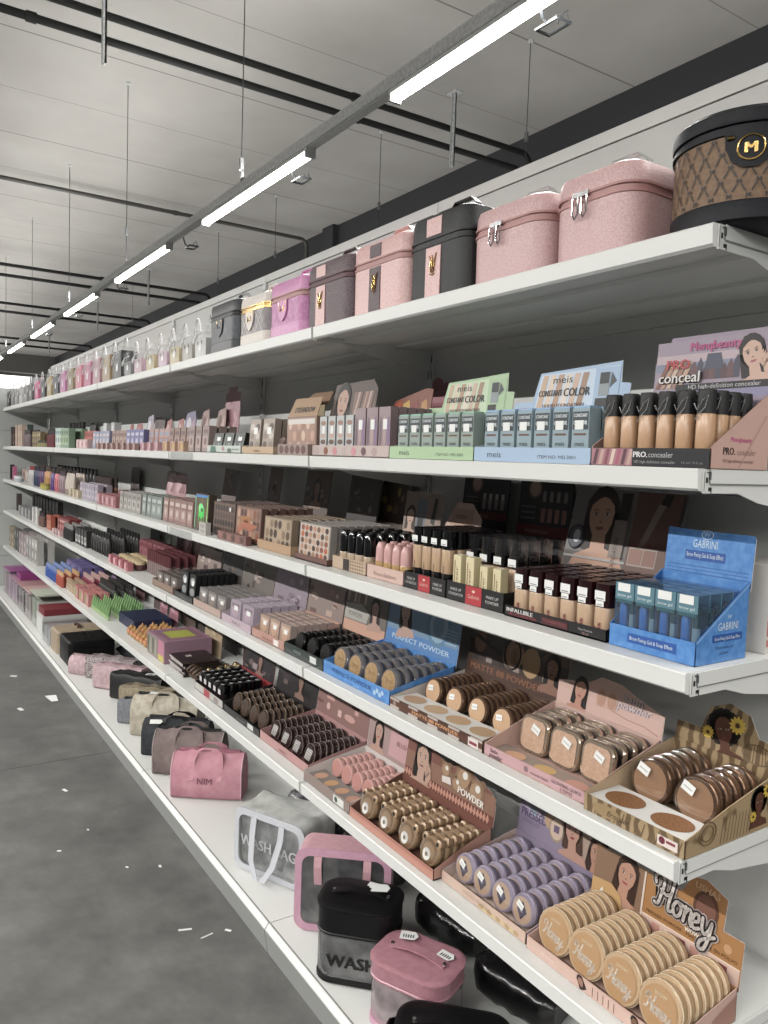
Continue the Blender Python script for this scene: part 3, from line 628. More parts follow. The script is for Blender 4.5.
o = duffel('olive tan boxy pouch with a top zip behind the beige bag', (-3.24, .155, z0), 40, .30, .11, .13, 'canvas_olive', bulge=.008, handles=False, top='box', zipm='#6d6250')
o = duffel('black velvet pouch with a white tag lying on its top', (-3.43, .165, z0), 35, .33, .11, .145, 'black_matte', bulge=.01, handles=False, top='box', piping='#6a655c'); tagcard(o, (.07, 0, .15), 20, 0, .06, .032)
o = duffel('dusty pink velvet pouch behind the black velvet pouch', (-3.68, .13, z0), 38, .32, .11, .14, 'velvet_pink', bulge=.012, handles=False, zipm='#94777d', top='box')
o = duffel('grey speckled tweed pouch with rounded top', (-3.89, .14, z0), 38, .33, .11, .135, 'tweed', bulge=.012, handles=False, zipm='#77686a', top='box')
o = duffel('plain pink pouch half hidden behind the tweed pouch', (-4.1, 0, z0), 38, .12, .09, .115, 'velvet_pink', bulge=.008, handles=False, zipm='#a2858b')
def hard_case(label, x0, x1, y, d, h, mat, handle=True, cat='case', dark='#0a0a0b'):
    o = root('beauty_case', label, cat, ((x0+x1)/2, y + d/2, z0), 0, 'hard cases on the base deck')
    b = MB(); b.loft(x1-x0, d, .03, [(.006, 0), (0, .006), (0, h*.7)], mat, 5); part('body', b, o)
    l = MB(); l.loft(x1-x0, d, .03, [(.002, h*.7), (0, h*.715), (0, h - .01), (.012, h)], mat, 5); part('lid', l, o)
    if handle: part('handle', MB().strap([(-.05, 0, h - .002), (-.04, 0, h + .02), (.04, 0, h + .02), (.05, 0, h - .002)], (0, 1, 0), .02, .004, dark), o)
    return o
hard_case('black hard beauty case beside the tan case', -4.56, -4.25, -.04, .28, .155, 'black_leather')
hard_case('tan hard beauty case behind the black hard case', -4.83, -4.6, -.045, .3, .15, 'tan_case', dark='#5a3f35')
def soft_pouch(label, loc, rz, w, d, h, mat, name='folded_pouch'):
    m = MB(); n = 10; rg = []
    for i in range(n):
        u = -1 + 2*i/(n-1); s = (1 - abs(u)**4*.55)
        rg.append([(u*w/2, s*d/2*math.cos(a) + .006*math.sin(5*u + 3*a), h/2 + s*h/2*math.sin(a)*(.85 + .15*math.sin(7*u + a*2))) for a in [2*PI*k/14 for k in range(14)]])
    m.rings(rg, mat); return single(name, m, label, 'pouch', loc, rz)
for i, (x, y) in enumerate([(-4.0, .35), (-3.7, .355), (-4.35, .345)]):
    soft_pouch('dark folded bag lying %s behind the velvet pouches, against the back' % ['under the tweed pouch side', 'in the middle', 'on the left'][i], (x, y, z0), 4*i, .25, .1, .075, 'canvas_black')
# boxed sets at the far end of the deck
def stack_box(label, x0, x1, y, d, z, h, mat, art=None, name='boxed_set'):
    b = MB(); b.box(0, x1-x0, 0, d, 0, h, mat); b.T = FR
    if art:
        for i in range(3): b.rc((x1-x0)*(.1 + .28*i), (x1-x0)*(.3 + .28*i), h*.15, h*.85, 1, art)
    return single(name, b, label, 'box', (x0, y, z), group='boxed sets on the base deck')
def clear_box(label, x0, x1, y, d, z, h, tint, inner, lidm=None):
    o = root('clear_case', label, 'box', (x0, y, z), 0, 'boxed sets on the base deck'); W = x1-x0
    b = MB(); b.box(0, W, 0, d, 0, h, 'acetate'); part('clear_box', b, o)
    c = MB(); n = max(2, int(W/.05))
    for i in range(n): c.box(.01 + i*(W-.02)/n, .006 + (i+1)*(W-.02)/n, .012, d - .012, .004, h*.82, inner[i % len(inner)])
    part('contents', c, o)
    if lidm: part('lid', MB().box(-.002, W+.002, -.002, d+.002, h, h+.012, lidm), o)
clear_box('white box of silvery wrapped rolls beside the tan hard case', -5.1, -4.86, -.05, .3, z0, .13, 'acetate', ['#b9bdc2', '#cdd0d4', '#a8adb3'])
stack_box('red box stacked on the pale box in the far half of the deck', -5.36, -5.13, -.03, .28, z0 + .151, .045, '#7d1f2c')
stack_box('pale grey carton carrying the red box', -5.38, -5.13, -.04, .3, z0, .15, '#c9c9c6', '#dcdcda')
clear_box('tall pale green and white case left of the red box', -5.72, -5.42, -.03, .28, z0, .24, 'acetate', ['#b9c2b2', '#cfd3c8', '#9fae9a'], '#bfc4b4')
clear_box('pale case with pink lid left of the green case', -6.05, -5.75, -.03, .28, z0, .21, 'acetate', ['#c9b4b4', '#bfb9b4', '#8f8688'], '#cfa8a4')
clear_box('grey striped case with dusty pink lid further left', -6.4, -6.08, -.03, .28, z0, .2, 'acetate', ['#8f858c', '#c8c0c4', '#6f666c'], '#b3858a')
stack_box('bright magenta box on top of the lilac case near the far end', -6.62, -6.4, .0, .22, z0 + .215, .05, '#8f2f78')
clear_box('lilac and white striped case beneath the magenta box', -6.75, -6.43, -.03, .28, z0, .2, 'acetate', ['#b98fb0', '#cfc3cc', '#a57a9c'], '#b48aa4')
clear_box('purple lidded case second from the far end of the deck', -7.0, -6.78, -.03, .28, z0, .235, 'acetate', ['#b07aa6', '#cdb6c8'], '#a5589a')
clear_box('pale pink striped case at the far end of the deck', -7.22, -7.03, -.03, .28, z0, .22, 'acetate', ['#c9b3bf', '#a98f9e'], '#b079a4')
# clear wash bags at the near end
def wash_frame(label, loc, rz, w, d, h, trim, fabric, panel, text=None, tcol='#e6e9ea', sag=0, handle=True):
    o = root('wash_bag', label, 'bag', (loc[0], loc[1], loc[2] + .0052), rz, 'see-through wash bags on the base deck'); r = .035
    fpts = [(x, y) for x, y in rr(w, h, r, 6)]
    def ring(y, s=1, dz=0): return [(x*s, y, z*s + h/2 + dz) for x, z in fpts]
    b = MB(); n = 8; rg = []
    for i in range(n + 1):
        u = i/n; y = .004 + (d - .006)*u
        rg.append([(x, y, h/2 + z - (sag*math.sin(PI*u*.9)*math.cos(x/w*4.4)*.8 + .012*sag/.04*math.sin(17*x + 9*u)*u if z > 0 else 0)) for x, z in fpts])
    b.rings(rg, fabric, caps=False); b.rings([rg[-1], [(p[0]*.6, p[1] + .004, (p[2]-h/2)*.6 + h/2) for p in rg[-1]]], fabric, smooth=False)
    part('body', b, o)
    t = MB(); o1 = rr(w + .004, h + .004, r, 6); o2 = rr(w - .036, h - .036, r*.75, 6)
    rings = [[(x, yy, z + h/2) for x, z in oo] for oo, yy in ((o1, .006), (o1, -.001), (o2, -.003), (o2, .003))]
    t.rings(rings + [rings[0]], trim, caps=False, smooth=False); part('front_frame', t, o)
    p = MB(); p.T = FR; p.poly([(x, z + h/2) for x, z in rr(w - .034, h - .034, r*.75, 6)], .0015, panel) ; p.T = Matrix.Identity(4); part('clear_window', p, o)
    st = MB(); st.rings([[(x*.93, .02, z*.9 + h/2) for x, z in fpts], [(x*.9, d - .02, z*.8 + h/2 - sag*.4) for x, z in fpts]], 'tissue', caps=True); part('paper_stuffing', st, o)
    if text:
        q = MB(); q.T = FR; q.tx(text, 0, h*.42, .048, tcol, -14, w=w*.80, bold=.0009); q.T = Matrix.Identity(4)
        q.v = [(x, -.0035, z) for x, y, z in q.v]; part('lettering', q, o)
    if handle:
        for sg, dz in ((1, 0),):
            hm = MB(); hm.strap([(-w*.2, -.005, h*.93), (-w*.2, -.012, h*.7), (-w*.16, -.03, h*.3), (-w*.04, -.045, h*.06), (w*.05, -.045, h*.06), (w*.15, -.03, h*.3), (w*.2, -.012, h*.7), (w*.2, -.005, h*.93)], (1, 0, 0), .022, .003, trim); part('handle', hm, o)
    return o
wash_frame('clear wash bag with silver fabric and white lettering, beside the pink denim bag', (-1.46, .005, z0), 24, .285, .16, .2, 'silver_trim', 'silver_fabric', 'clear_pvc', 'WASH BAG', sag=.04)
o = wash_frame('pink framed see-through wash bag behind the black wash bag', (-1.10, .065, z0), 50, .27, .10, .235, 'pvc_pink_trim', 'pink_leather', 'clear_grey', handle=False)
for sx in (-1, 1): part('strap', MB().strap([(sx*.07, -.006, .218), (sx*.07, -.012, .19), (sx*.068, -.01, .14)], (1, 0, 0), .022, .003, 'pink_leather'), o)
def box_bag(label, loc, rz, w, d, h, lidm, wall, text=None, stuff='tissue', hb=.05, base=None, handle=None):
    o = root('wash_bag', label, 'bag', loc, rz, 'see-through wash bags on the base deck')
    b = MB(); b.loft(w, d, .05, [(.004, .012), (0, .02), (.0, h - hb)], wall, 6); part('clear_wall', b, o)
    s = MB(); s.loft(w - .012, d - .012, .045, [(.01, .014), (.002, .03), (.001, h - hb - .01)], stuff, 6); part('paper_stuffing', s, o)
    f = MB(); f.loft(w + .004, d + .004, .05, [(.008, 0), (0, .004), (0, .014), (.003, .016)], base or lidm, 6); part('base_trim', f, o)
    l = MB(); l.loft(w + .006, d + .006, .052, [(.003, h - hb - .002), (0, h - hb), (0, h - hb + .004), (.002, h - hb + .006), (.002, h - .012), (-.002, h - .009), (-.002, h - .004), (.004, h - .001), (.012, h)], lidm, 7); part('lid', l, o)
    hm = MB(); hm.strap([(-w*.36, 0, h + .001), (-w*.28, 0, h + .006), (-w*.1, 0, h + .013), (w*.1, 0, h + .013), (w*.28, 0, h + .006), (w*.36, 0, h + .001)], (0, 1, 0), .026, .004, handle or lidm)
    for sx in (-1, 1): hm.T = T(sx*w*.345, 0, h + .004); hm.lathe([(.005, 0), (.005, .003), (.002, .004)], 'chrome', 10); hm.T = Matrix.Identity(4)
    part('handle', hm, o)
    if text:
        t = MB(); t.T = fr(-w*.02, -d/2 - .0012, 0); t.tx(text, 0, h*.24, .044, '#0c0c0c', 2, w=w*.62, bold=.0022); part('lettering', t, o)
    return o
o = box_bag('black topped see-through wash bag with black lettering', (-.945, .03, z0), 45, .21, .145, .205, 'black_leather', 'clear_grey', 'WASH', hb=.075, base='black_leather')
tagcard(o, (.045, .02, .2185), 10, 0, .055, .035, False); tagcard(o, (.03, .05, .2065), -10, 0, .045, .02)
o = box_bag('pink topped see-through bag with a strap handle and price tags', (-.715, .05, z0), 25, .205, .155, .165, 'mauve_leather', 'clear_pink', None, 'tissue', hb=.045, base='pvc_pink_trim', handle='mauve_leather')
tagcard(o, (-.05, .045, .172), 20, 0, .045, .032); tagcard(o, (.06, .03, .170), -8, 0, .042, .028)
o = box_bag('black leather bag at the bottom edge in front of the pink topped bag', (-.51, -.005, z0), 45, .24, .14, .14, 'black_leather', 'black_leather', None, 'black_matte', hb=.05)
hs = MB(); hs.strap([(-.115, -.05, .09), (-.135, -.06, .105), (-.145, -.03, .115), (-.14, .02, .11), (-.118, .045, .1)], (0, 0, 1), .022, .004, 'black_leather'); part('side_strap', hs, o)
def foil_bag(label, loc, rz, w, d, h, mat='foil_bag'):
    m = MB(); rg = []
    for i in range(12):
        u = -1 + 2*i/11; s = (1 - abs(u)**6*.4)
        rg.append([(u*w/2, s*d/2*math.copysign(abs(math.cos(a))**.6, math.cos(a)), h/2 + s*h/2*math.copysign(abs(math.sin(a))**.7, math.sin(a)) + .005*math.sin(13*u + 4*a)) for a in [2*PI*k/18 for k in range(18)]])
    m.rings([[(x, y, max(z, 0)) for x, y, z in r] for r in rg], mat); return single('wrapped_pouch', m, label, 'pouch', loc, rz, 'plastic wrapped pouches at the back')
foil_bag('black plastic wrapped pouch lying behind the pink topped bag', (-.63, .315, z0), 12, .24, .15, .1)
foil_bag('black plastic wrapped pouch behind the black wash bag, against the back', (-.93, .33, z0), 5, .24, .13, .1)
foil_bag('silver grey plastic wrapped pouch behind the clear wash bag', (-1.68, .305, z0), 8, .27, .15, .13, 'tissue_dark')
foil_bag('dark plastic wrapped pouch behind the pink framed wash bag', (-1.33, .33, z0), 5, .27, .14, .14)
# litter on the floor
for i, (x, y, a, l, wd, wh) in enumerate([(-1.434, -.135, 40, .02, .008, 'near the deck edge by the clear wash bag'), (-2.294, -.355, 10, .012, .006, 'far out in the aisle, left'), (-1.502, -.246, 70, .04, .007, 'long one left of the deck seam'), (-1.44, -.2, 100, .04, .004, 'thin splinter beside the deck seam'), (-2.7, -.36, 20, .03, .012, 'by the floor joint'), (-2.18, -.48, 60, .014, .008, 'round crumb mid aisle'), (-1.9, -.2, 0, .016, .008, 'small crumb below the pink bag'), (-1.95, -.3, 30, .012, .006, 'small crumb below the mauve bag'), (-3.9, -.36, 15, .05, .02, 'pale shred far down the aisle'), (-4.6, -.3, 50, .04, .02, 'pale shred farthest down the aisle')]):
    m = MB(); m.T = RZ(a); m.box(-l/2, l/2, -wd/2, wd/2, .0003, .002, 'sticker'); single('paper_scrap', m, 'white paper scrap on the floor, %s' % wh, 'litter', (x, y, 0), group='paper scraps on the floor')
m = MB(); m.T = T(0, 0, .002) @ RZ(12) @ RX(8); m.prism([(-.07, -.02), (.05, -.03), (.075, 0), (-.03, .03)], 0, .001, 'sticker'); single('paper_tag', m, 'large white paper tag on the floor against the deck', 'litter', (-4.02, -.17, .003))
# ================================================================ display trays and products
# tray local frame: x 0..W along the shelf, y 0..D into the shelf, z up
def tray(label, x0, y0, z, W, D, hf, hb, front, side=None, inner=None, back=None, header=None, art=None, fart=None, sart=None, tilt=-8, floor=.003, name='display_tray', group='open display trays on the shelves', yb=None, sidetop=None, hx=0, hname='header_card'):
    side = side or front; inner = inner or side; back = back or inner
    o = root(name, label, 'display', (x0, y0, z + .0004), 0, group); t = .0016
    b = MB(); b.box(0, W, 0, D, 0, floor, inner)
    b.T = FR; b.prism([(0, 0), (W, 0), (W, hf), (0, hf)], -t, 0, inner, front); b.T = Matrix.Identity(4)
    sp = sidetop or [(0, hf), (D*.45, hf*.5 + hb*.5), (D, hb)]
    for xx, sg in ((0, 1), (W, 0)):
        b.T = T(xx, 0, 0) @ SIDE; pts = [(0, 0), (D, 0)] + [(y, zz) for y, zz in reversed(sp)]
        if sg: b.prism(pts, 0, t, side, inner)
        else: b.prism(pts, -t, 0, inner, side)
    b.T = T(0, D, 0) @ FR; b.prism([(0, 0), (W, 0), (W, hb), (0, hb)], 0, t, back, back); b.T = Matrix.Identity(4)
    if fart: b.T = FR @ T(0, 0, .0002); fart(b, W, hf)
    if sart: b.T = T(W, 0, 0) @ SIDE @ T(0, 0, .0002); sart(b, D, hf, hb)
    b.T = Matrix.Identity(4); part('tray', b, o)
    if header:
        h = MB(); zb = min(p[1] for p in header); h.T = T(hx, (yb if yb is not None else D) + .0035, zb) @ FR @ RX(tilt)
        pts = [(x, zz - zb) for x, zz in header]; h.prism(pts, -.0016, 0, back if not art else '#d8d0c8', back)
        if art: art(h, W, max(p[1] for p in header) - zb)
        part(hname, h, o)
    return o
def testers(o, W, y0, y1, z, xs, rx, ry, pad, cols, name='tester_panel'):
    m = MB(); m.box(.003, W - .003, y0, y1, max(.0034, z - .014), z, pad)
    for x, c in zip(xs, cols): m.el(x, (y0 + y1)/2, rx, ry, 0, c, 0, 24)
    m.v = [(x, y, zz + (.0006 if abs(zz) < 1e-9 else 0) + (z if abs(zz) < 1e-9 else 0)) for x, y, zz in m.v]
    part(name, m, o, 'panel with powder samples')
# ---- compacts stand on edge, face to the aisle; origin at the lowest back point of the rim
def disc(R, T_, case, rim, pan, clr=None, dome=0, sticker=None, print_=None, seg=28, ears=False, square=0, rim2=None):
    tp = {}; X = T(0, -T_, R) @ FR
    def shape(mb, prof, mat):
        if square:
            mb.rings([[(x, y, z) for x, y in rr(2*r, 2*r, max(r*.5, .002), 5)] for r, z in prof], mat)
        else: mb.lathe(prof, mat, seg)
    b = MB(); b.T = X; shape(b, [(R*.82, -T_), (R - .001, -T_ + .001), (R, -T_*.75), (R, -T_*.52), (R - .0012, -T_*.5)], case)
    if ears:
        for sg in (-1, 1): b.T = X @ T(sg*R*.72, R*.72, -T_*.5); b.lathe([(R*.3, -T_*.4), (R*.34, 0), (R*.28, T_*.4)], case, 12)
    l = MB(); l.T = X; shape(l, [(R - .0012, -T_*.5), (R, -T_*.46), (R, -.003), (R - .002, -.0004), (R*.84, 0)], rim)
    if rim2: l.lathe([(R*.99, -T_*.3), (R + .0008, -T_*.28), (R + .0008, -T_*.2), (R*.99, -T_*.18)], rim2, seg)
    if ears:
        for sg in (-1, 1): l.T = X @ T(sg*R*.72, R*.72, 0); l.lathe([(R*.3, -T_*.4), (R*.32, -.002), (R*.2, .0005)], rim, 12); l.el(0, 0, R*.14, R*.14, 3, '#1d1512')
    f = MB(); f.T = X @ T(0, 0, .0006); rp = R*.83
    if square: f.poly(rr(2*rp, 2*rp, rp*.45, 5), 0, pan)
    else: f.el(0, 0, rp, rp, 0, pan, 0, seg)
    if print_: print_(f, R)
    out = [('case', b, None, None), ('lid', l, None, None), ('powder', f, 'pressed powder pan', None)]
    if clr:
        c = MB(); c.T = X; shape(c, [(R*.98, -.002), (R*.95, dome*.6 + .001), (R*.8, dome + .0014), (R*.3, dome*1.15 + .0015)], clr); out.append(('clear_cover', c, 'clear cover', None))
    st = None
    if sticker:
        s = MB(); s.T = X @ T(sticker[0]*R, sticker[1]*R, dome + .0022) @ RZ(sticker[2] if len(sticker) > 2 else 0); s.rc(-R*.3, R*.3, -R*.2, R*.2, 0, 'sticker'); s.rc(-R*.22, R*.22, -R*.05, R*.02, 1, '#b9bab8'); st = ('price_sticker', s, 'white price sticker', None)
    def mk(name, cat, withst):
        t = Tpl(name, cat)
        for a in out + ([st] if (withst and st) else []): t.p(*a)
        return t
    return mk
def pair(mk, name, cat='compact'): return mk(name, cat, False), mk(name, cat, True)
def rows(y0, n, p): return [y0 + i*p for i in range(n)]
SANS = '#241d1a'
# ================= fourth highest shelf, near end
# A bronzer box with the flower portrait
def artA(h, W, H):
    h.pg([(.003, .003), (W-.003, .003), (W-.003, .042), (.16, .044), (.14, .075), (.1, .085), (.066, .07), (.052, .036), (.003, .034)], 1, 'leaf_print')
    for i in range(9): h.tube([( .165 + .028*math.cos(a), .022 + .017*math.sin(a), .0006) for a in [2*PI*j/14 for j in range(14)]], .0009, '#5f4a30', 4, closed=True) if i == 0 else h.pg([(.145 + i*.006, .005), (.147 + i*.006, .005), (.150 + i*.005, .038), (.148 + i*.005, .038)], 2, '#6d5638')
    face(h, .098, .045, .05, 3, '#5b3320', '#120c0a', '#7a3b33', 12, curly=True)
    for cx, cy, r in ((.124, .062, .015), (.068, .034, .011)):
        for a in range(0, 360, 30): h.el(cx + r*.62*math.cos(math.radians(a)), cy + r*.62*math.sin(math.radians(a)), r*.5, r*.2, 9, '#d9b62c', a, 10)
        h.el(cx, cy, r*.3, r*.3, 10, '#4a3414')
def frontA(b, W, hf):
    b.rc(.001, W-.001, .001, hf-.001, 1, 'leaf_print')
    for i in range(14): b.pg([(.01 + i*.014, .003), (.013 + i*.014, .003), (.019 + i*.014, hf-.004), (.017 + i*.014, hf-.004)], 2, '#6a5232')
    b.el(.05, hf*.5, .03, hf*.36, 3, '#9a8058'); b.tx('Bronzer', .075, hf*.3, .014, '#4a3820', 4, sh=.3)
    b.rc(W-.05, W-.012, .006, hf-.008, 4, '#e0d2cc'); b.el(W-.041, hf*.5, .006, .006, 5, '#6d2436'); b.rc(W-.033, W-.016, hf*.45, hf*.6, 5, '#8a3348')
def sideA(b, D, hf, hb):
    b.pg([(.001, .001), (D-.001, .001), (D-.001, hb-.002), (D*.45, (hf+hb)/2-.002), (.001, hf-.002)], 1, 'leaf_print')
    for r in (.022, .015): b.tube([(.055 + r*math.cos(a), .03 + r*.85*math.sin(a), .001) for a in [2*PI*j/18 for j in range(18)]], .0011, '#6a5232', 4, closed=True)
    for i in range(10): b.pg([(.09 + i*.009, .004), (.092 + i*.009, .004), (.098 + i*.009, .045), (.096 + i*.009, .045)], 2, '#6a5232')
    face(b, D-.05, .05, .036, 3, '#5b3320', '#120c0a', '#7a3b33', 0, curly=True, body=True)
    for cx, cy, r in ((D-.03, .068, .012), (D-.068, .03, .009)):
        for a in range(0, 360, 40): b.el(cx + r*.6*math.cos(math.radians(a)), cy + r*.6*math.sin(math.radians(a)), r*.5, r*.22, 9, '#d9b62c', a, 8)
        b.el(cx, cy, r*.3, r*.3, 10, '#4a3414')
o = tray('leaf printed cardboard tray of bronzers with a portrait of a woman wearing yellow flowers', -.207, .02, S4, .205, .245, .03, .09, 'leaf_print', 'leaf_print', '#b79d7c', 'leaf_print',
         [(0, .085), (.205, .085), (.205, .131), (.165, .135), (.145, .17), (.105, .182), (.065, .165), (.052, .122), (0, .122)], artA, frontA, sideA, -6)
testers(o, .205, .004, .088, .026, [.052, .148], .037, .03, '#dedcd8', ['bronzer', 'bronzer'])
mk = disc(.0415, .019, 'bronze_rim', 'bronze_rim', '#a57c5a/.4', 'acetate', .004, (-.3, .45, -18)); A0, A1 = pair(mk, 'bronzer_compact')
grid(A0, 'large round bronzer compact', 'flower portrait tray', 'large bronzer compacts', -.207, .02, S4 + .0042, [.055, .146], rows(.118, 5, .0262), -10, A1)
# B satin powder
def artB(h, W, H):
    h.rc(.003, W-.003, .003, H*.45, 1, '#cfaaa0'); h.pg([(W*.3, H*.42), (W*.96, H*.42), (W*.75, H*.46), (W*.5, H*.47)], 1, '#d8bcb2')
    face(h, .065, H*.52, .045, 2, '#b98672', '#1f1512', '#8a4a48', -6)
    for i in range(2):
        h.pg([(.11 + i*.028, H*.3), (.135 + i*.028, H*.3), (.135 + i*.028, H*.62), (.122 + i*.028, H*.78), (.11 + i*.028, H*.62)], 2, '#c69c8a'); h.el(.122 + i*.028, H*.5, .011, .016, 3, '#b58a76')
    h.tx('Satin', W*.72, H*.60, .026, '#c7b6b8', 4, sh=.25, bold=.0009); h.tx('powder', W*.74, H*.42, .026, '#c7b6b8', 4, sh=.25, bold=.0009)
    h.tx('Satin', W*.72, H*.60, .026, '#5a474c', 3, sh=.25, bold=.0022); h.tx('powder', W*.74, H*.42, .026, '#5a474c', 3, sh=.25, bold=.0022)
    h.tube([(W*.55, H*.3, .0006), (W*.7, H*.22, .0006), (W*.85, H*.2, .0006), (W*.97, H*.1, .0006)], .001, '#a87f74', 4)
def frontB(b, W, hf):
    b.tx('Satin', .03, hf*.52, .012, '#6d5059', 2, bold=.0004, sh=.2); b.tx('powder', .036, hf*.14, .012, '#6d5059', 2, bold=.0004, sh=.2)
    b.el(W*.45, hf*.55, .006, .006, 2, '#8b6d72'); b.tx('smooth finish', W*.58, hf*.35, .009, '#6d5059', 2); b.tx('GLOWING QUICK', W*.83, hf*.55, .009, '#44343a', 2); b.tx('2 TIPOS', W*.83, hf*.18, .009, '#44343a', 2)
o = tray('pink cardboard tray of gold rimmed square compacts with a portrait card', -.489, .03, S4, .277, .2, .024, .085, '#c59a9e', '#cba79c', '#c9a497', '#c9a79c',
         [(0, .08), (.277, .08), (.277, .128), (.2, .15), (.17, .163), (.115, .165), (.09, .15), (.03, .138), (0, .133)], artB, frontB)
testers(o, .277, .004, .06, .012, [.06, .143, .226], .026, .018, '#9b8a80', ['#d8a684', '#d3a968', '#cf9584'])
mk = disc(.0385, .0245, 'black_gloss', 'champagne', 'shimmer_a', None, .0005, (.2, .35, -20), square=1); B0, B1 = pair(mk, 'square_powder_compact')
grid(B0, 'square gold rimmed compact', 'pink tray', 'square gold rimmed compacts', -.489, .03, S4 + .0044, [.058, .143, .226], rows(.1, 4, .0286), -8, B1)
# C matte powder
def artC(h, W, H):
    h.rc(.003, W-.003, .003, H*.3, 1, '#4d3429'); h.tx('MATTE 88 POWDER', W*.42, H*.12, .022, '#8c5b3d', 2, w=W*.75, bold=.0006)
    h.rc(.003, W-.003, H*.3, H*.72, 1, '#3d2f29')
    for x, y, r, c in ((.12, .7, .022, '#7d5f49'), (.45, .62, .028, '#8a6c53'), (.52, .66, .022, '#b08d6c'), (.66, .6, .03, '#a9885f')): h.el(W*x, H*y, r, r*1.2, 3, c)
    h.pg([(.02, H*.8), (.03, H*.86), (.13, H*.6), (.12, H*.55)], 4, '#1c1513')
    for i in range(6): h.rc(.02 + i*.05, .042 + i*.05, H*.33, H*.45, 2, ['#2c221e', '#8f8078'][i % 2])
    h.tube([(W*.47 + .028*math.cos(a), H*.66 + .036*math.sin(a), .001) for a in [2*PI*j/20 for j in range(20)]], .003, '#17110f', 5, closed=True)
    face(h, W*.86, H*.62, .05, 4, '#8b6552', '#15100e', '#5c2f2c', 0)
def frontC(b, W, hf):
    for i in range(9): b.rc(.0 + i*W/9, (i + 1)*W/9, .001, hf*.38, 1, ['#b9aaa2', '#4a3026'][i % 2]); b.rc(i*W/9, (i+1)*W/9, hf*.62, hf-.001, 1, ['#4a3026', '#b9aaa2'][(i + 1) % 2])
    b.rc(.0, W, hf*.28, hf*.75, 2, '#5b3220'); b.tx('MATTE 88 POWDER', W*.52, hf*.36, .0115, '#d59a66', 3, w=W*.5, bold=.0005)
    b.el(.02, hf*.5, .006, .006, 3, '#8c8078'); b.rc(W-.045, W-.012, .003, hf-.004, 4, '#dcd2cc'); b.rc(W-.041, W-.016, hf*.3, hf*.55, 5, '#8c2f44')
o = tray('brown and white checked tray of matte powders with a long brown printed card', -.841, .03, S4, .346, .232, .026, .065, '#5b3220', '#6b5446', '#c7bcb2', '#5a4337',
         [(0, .06), (.346, .06), (.346, .172), (.325, .182), (.28, .177), (.25, .137), (.2, .162), (.165, .177), (.14, .142), (0, .15)], artC, frontC)
testers(o, .346, .003, .076, .024, [.048, .132, .216, .3], .034, .025, '#dedbd6', ['#c39f80', '#cdab89', '#c8a37c', '#bf9c78'])
mk = disc(.0325, .0158, 'brown_rim', 'bronze_rim', '#c7a07a/.4', None, 0, (-.25, .2, 8)); C0, C1 = pair(mk, 'round_powder_compact')
grid(C0, 'round brown edged powder', 'checked tray', 'brown edged powders in the checked tray', -.841, .03, S4 + .0044, [.05, .134, .218, .302], rows(.1, 8, .0168), -12, C1)
# D blue tray
def artD(h, W, H):
    h.rc(.003, W-.003, .003, H*.3, 1, '#4f80b8'); h.rc(.003, W-.003, H*.3, H*.97, 1, '#6f8ba6')
    h.tx('PERFECT POWDER', W*.5, H*.12, .02, '#b4cbe0', 2, w=W*.8, bold=.0006)
    face(h, W*.25, H*.68, .062, 2, '#b59384', '#241a18', '#8a5350', 8)
    h.el(W*.72, H*.62, .052, .06, 2, '#57809f'); h.el(W*.72, H*.62, .04, .047, 3, '#8aa6bd'); h.el(W*.72, H*.62, .025, .03, 4, '#6d8ca6')
    for i in range(5): h.rc(W*.82, W*.97, H*(.35 + i*.06), H*(.37 + i*.06), 3, '#8fb0cc')
def frontD(b, W, hf): b.tx('PERFECT POWDER', W*.45, hf*.4, .016, '#25568f', 2, w=W*.6, bold=.0005); b.rc(.0, W, hf-.003, hf, 1, '#5e95cf'); [b.el(W*.8 + i*.012, hf*(.4 + .2*(i % 2)), .006, .006, 2, '#b4cde6') for i in range(4)]
def sideD(b, D, hf, hb): b.tx('PERFECT POWDER', D*.4, hf*.45, .014, '#25568f', 2)
o = tray('blue cardboard tray of cream colored round powders with a blue portrait card', -1.182, .03, S4, .336, .202, .036, .075, 'blue_card', 'blue_card', 'blue_card', 'blue_card',
         [(0, .07), (.336, .07), (.336, .195), (.2, .203), (.15, .216), (0, .206)], artD, frontD, sideD)
def prD(f, R): f.el(0, 0, R*.6, R*.6, 1, 'gold_print'); f.el(0, 0, R*.55, R*.55, 2, 'powder_gold'); f.tx('face', 0, -R*.05, R*.5, '#8a6a38', 3, sh=.2)
mk = disc(.0355, .0255, '#4a4f5c/.3', '#8d8a90/.2/.4', 'powder_gold', 'acetate', .001, None, prD); D0, D1 = pair(mk, 'cream_powder_compact')
grid(D0, 'cream round powder', 'blue tray', 'cream powders in the blue tray', -1.182, .03, S4 + .0044, [.045, .126, .208, .29], rows(.046, 6, .0282), -10)
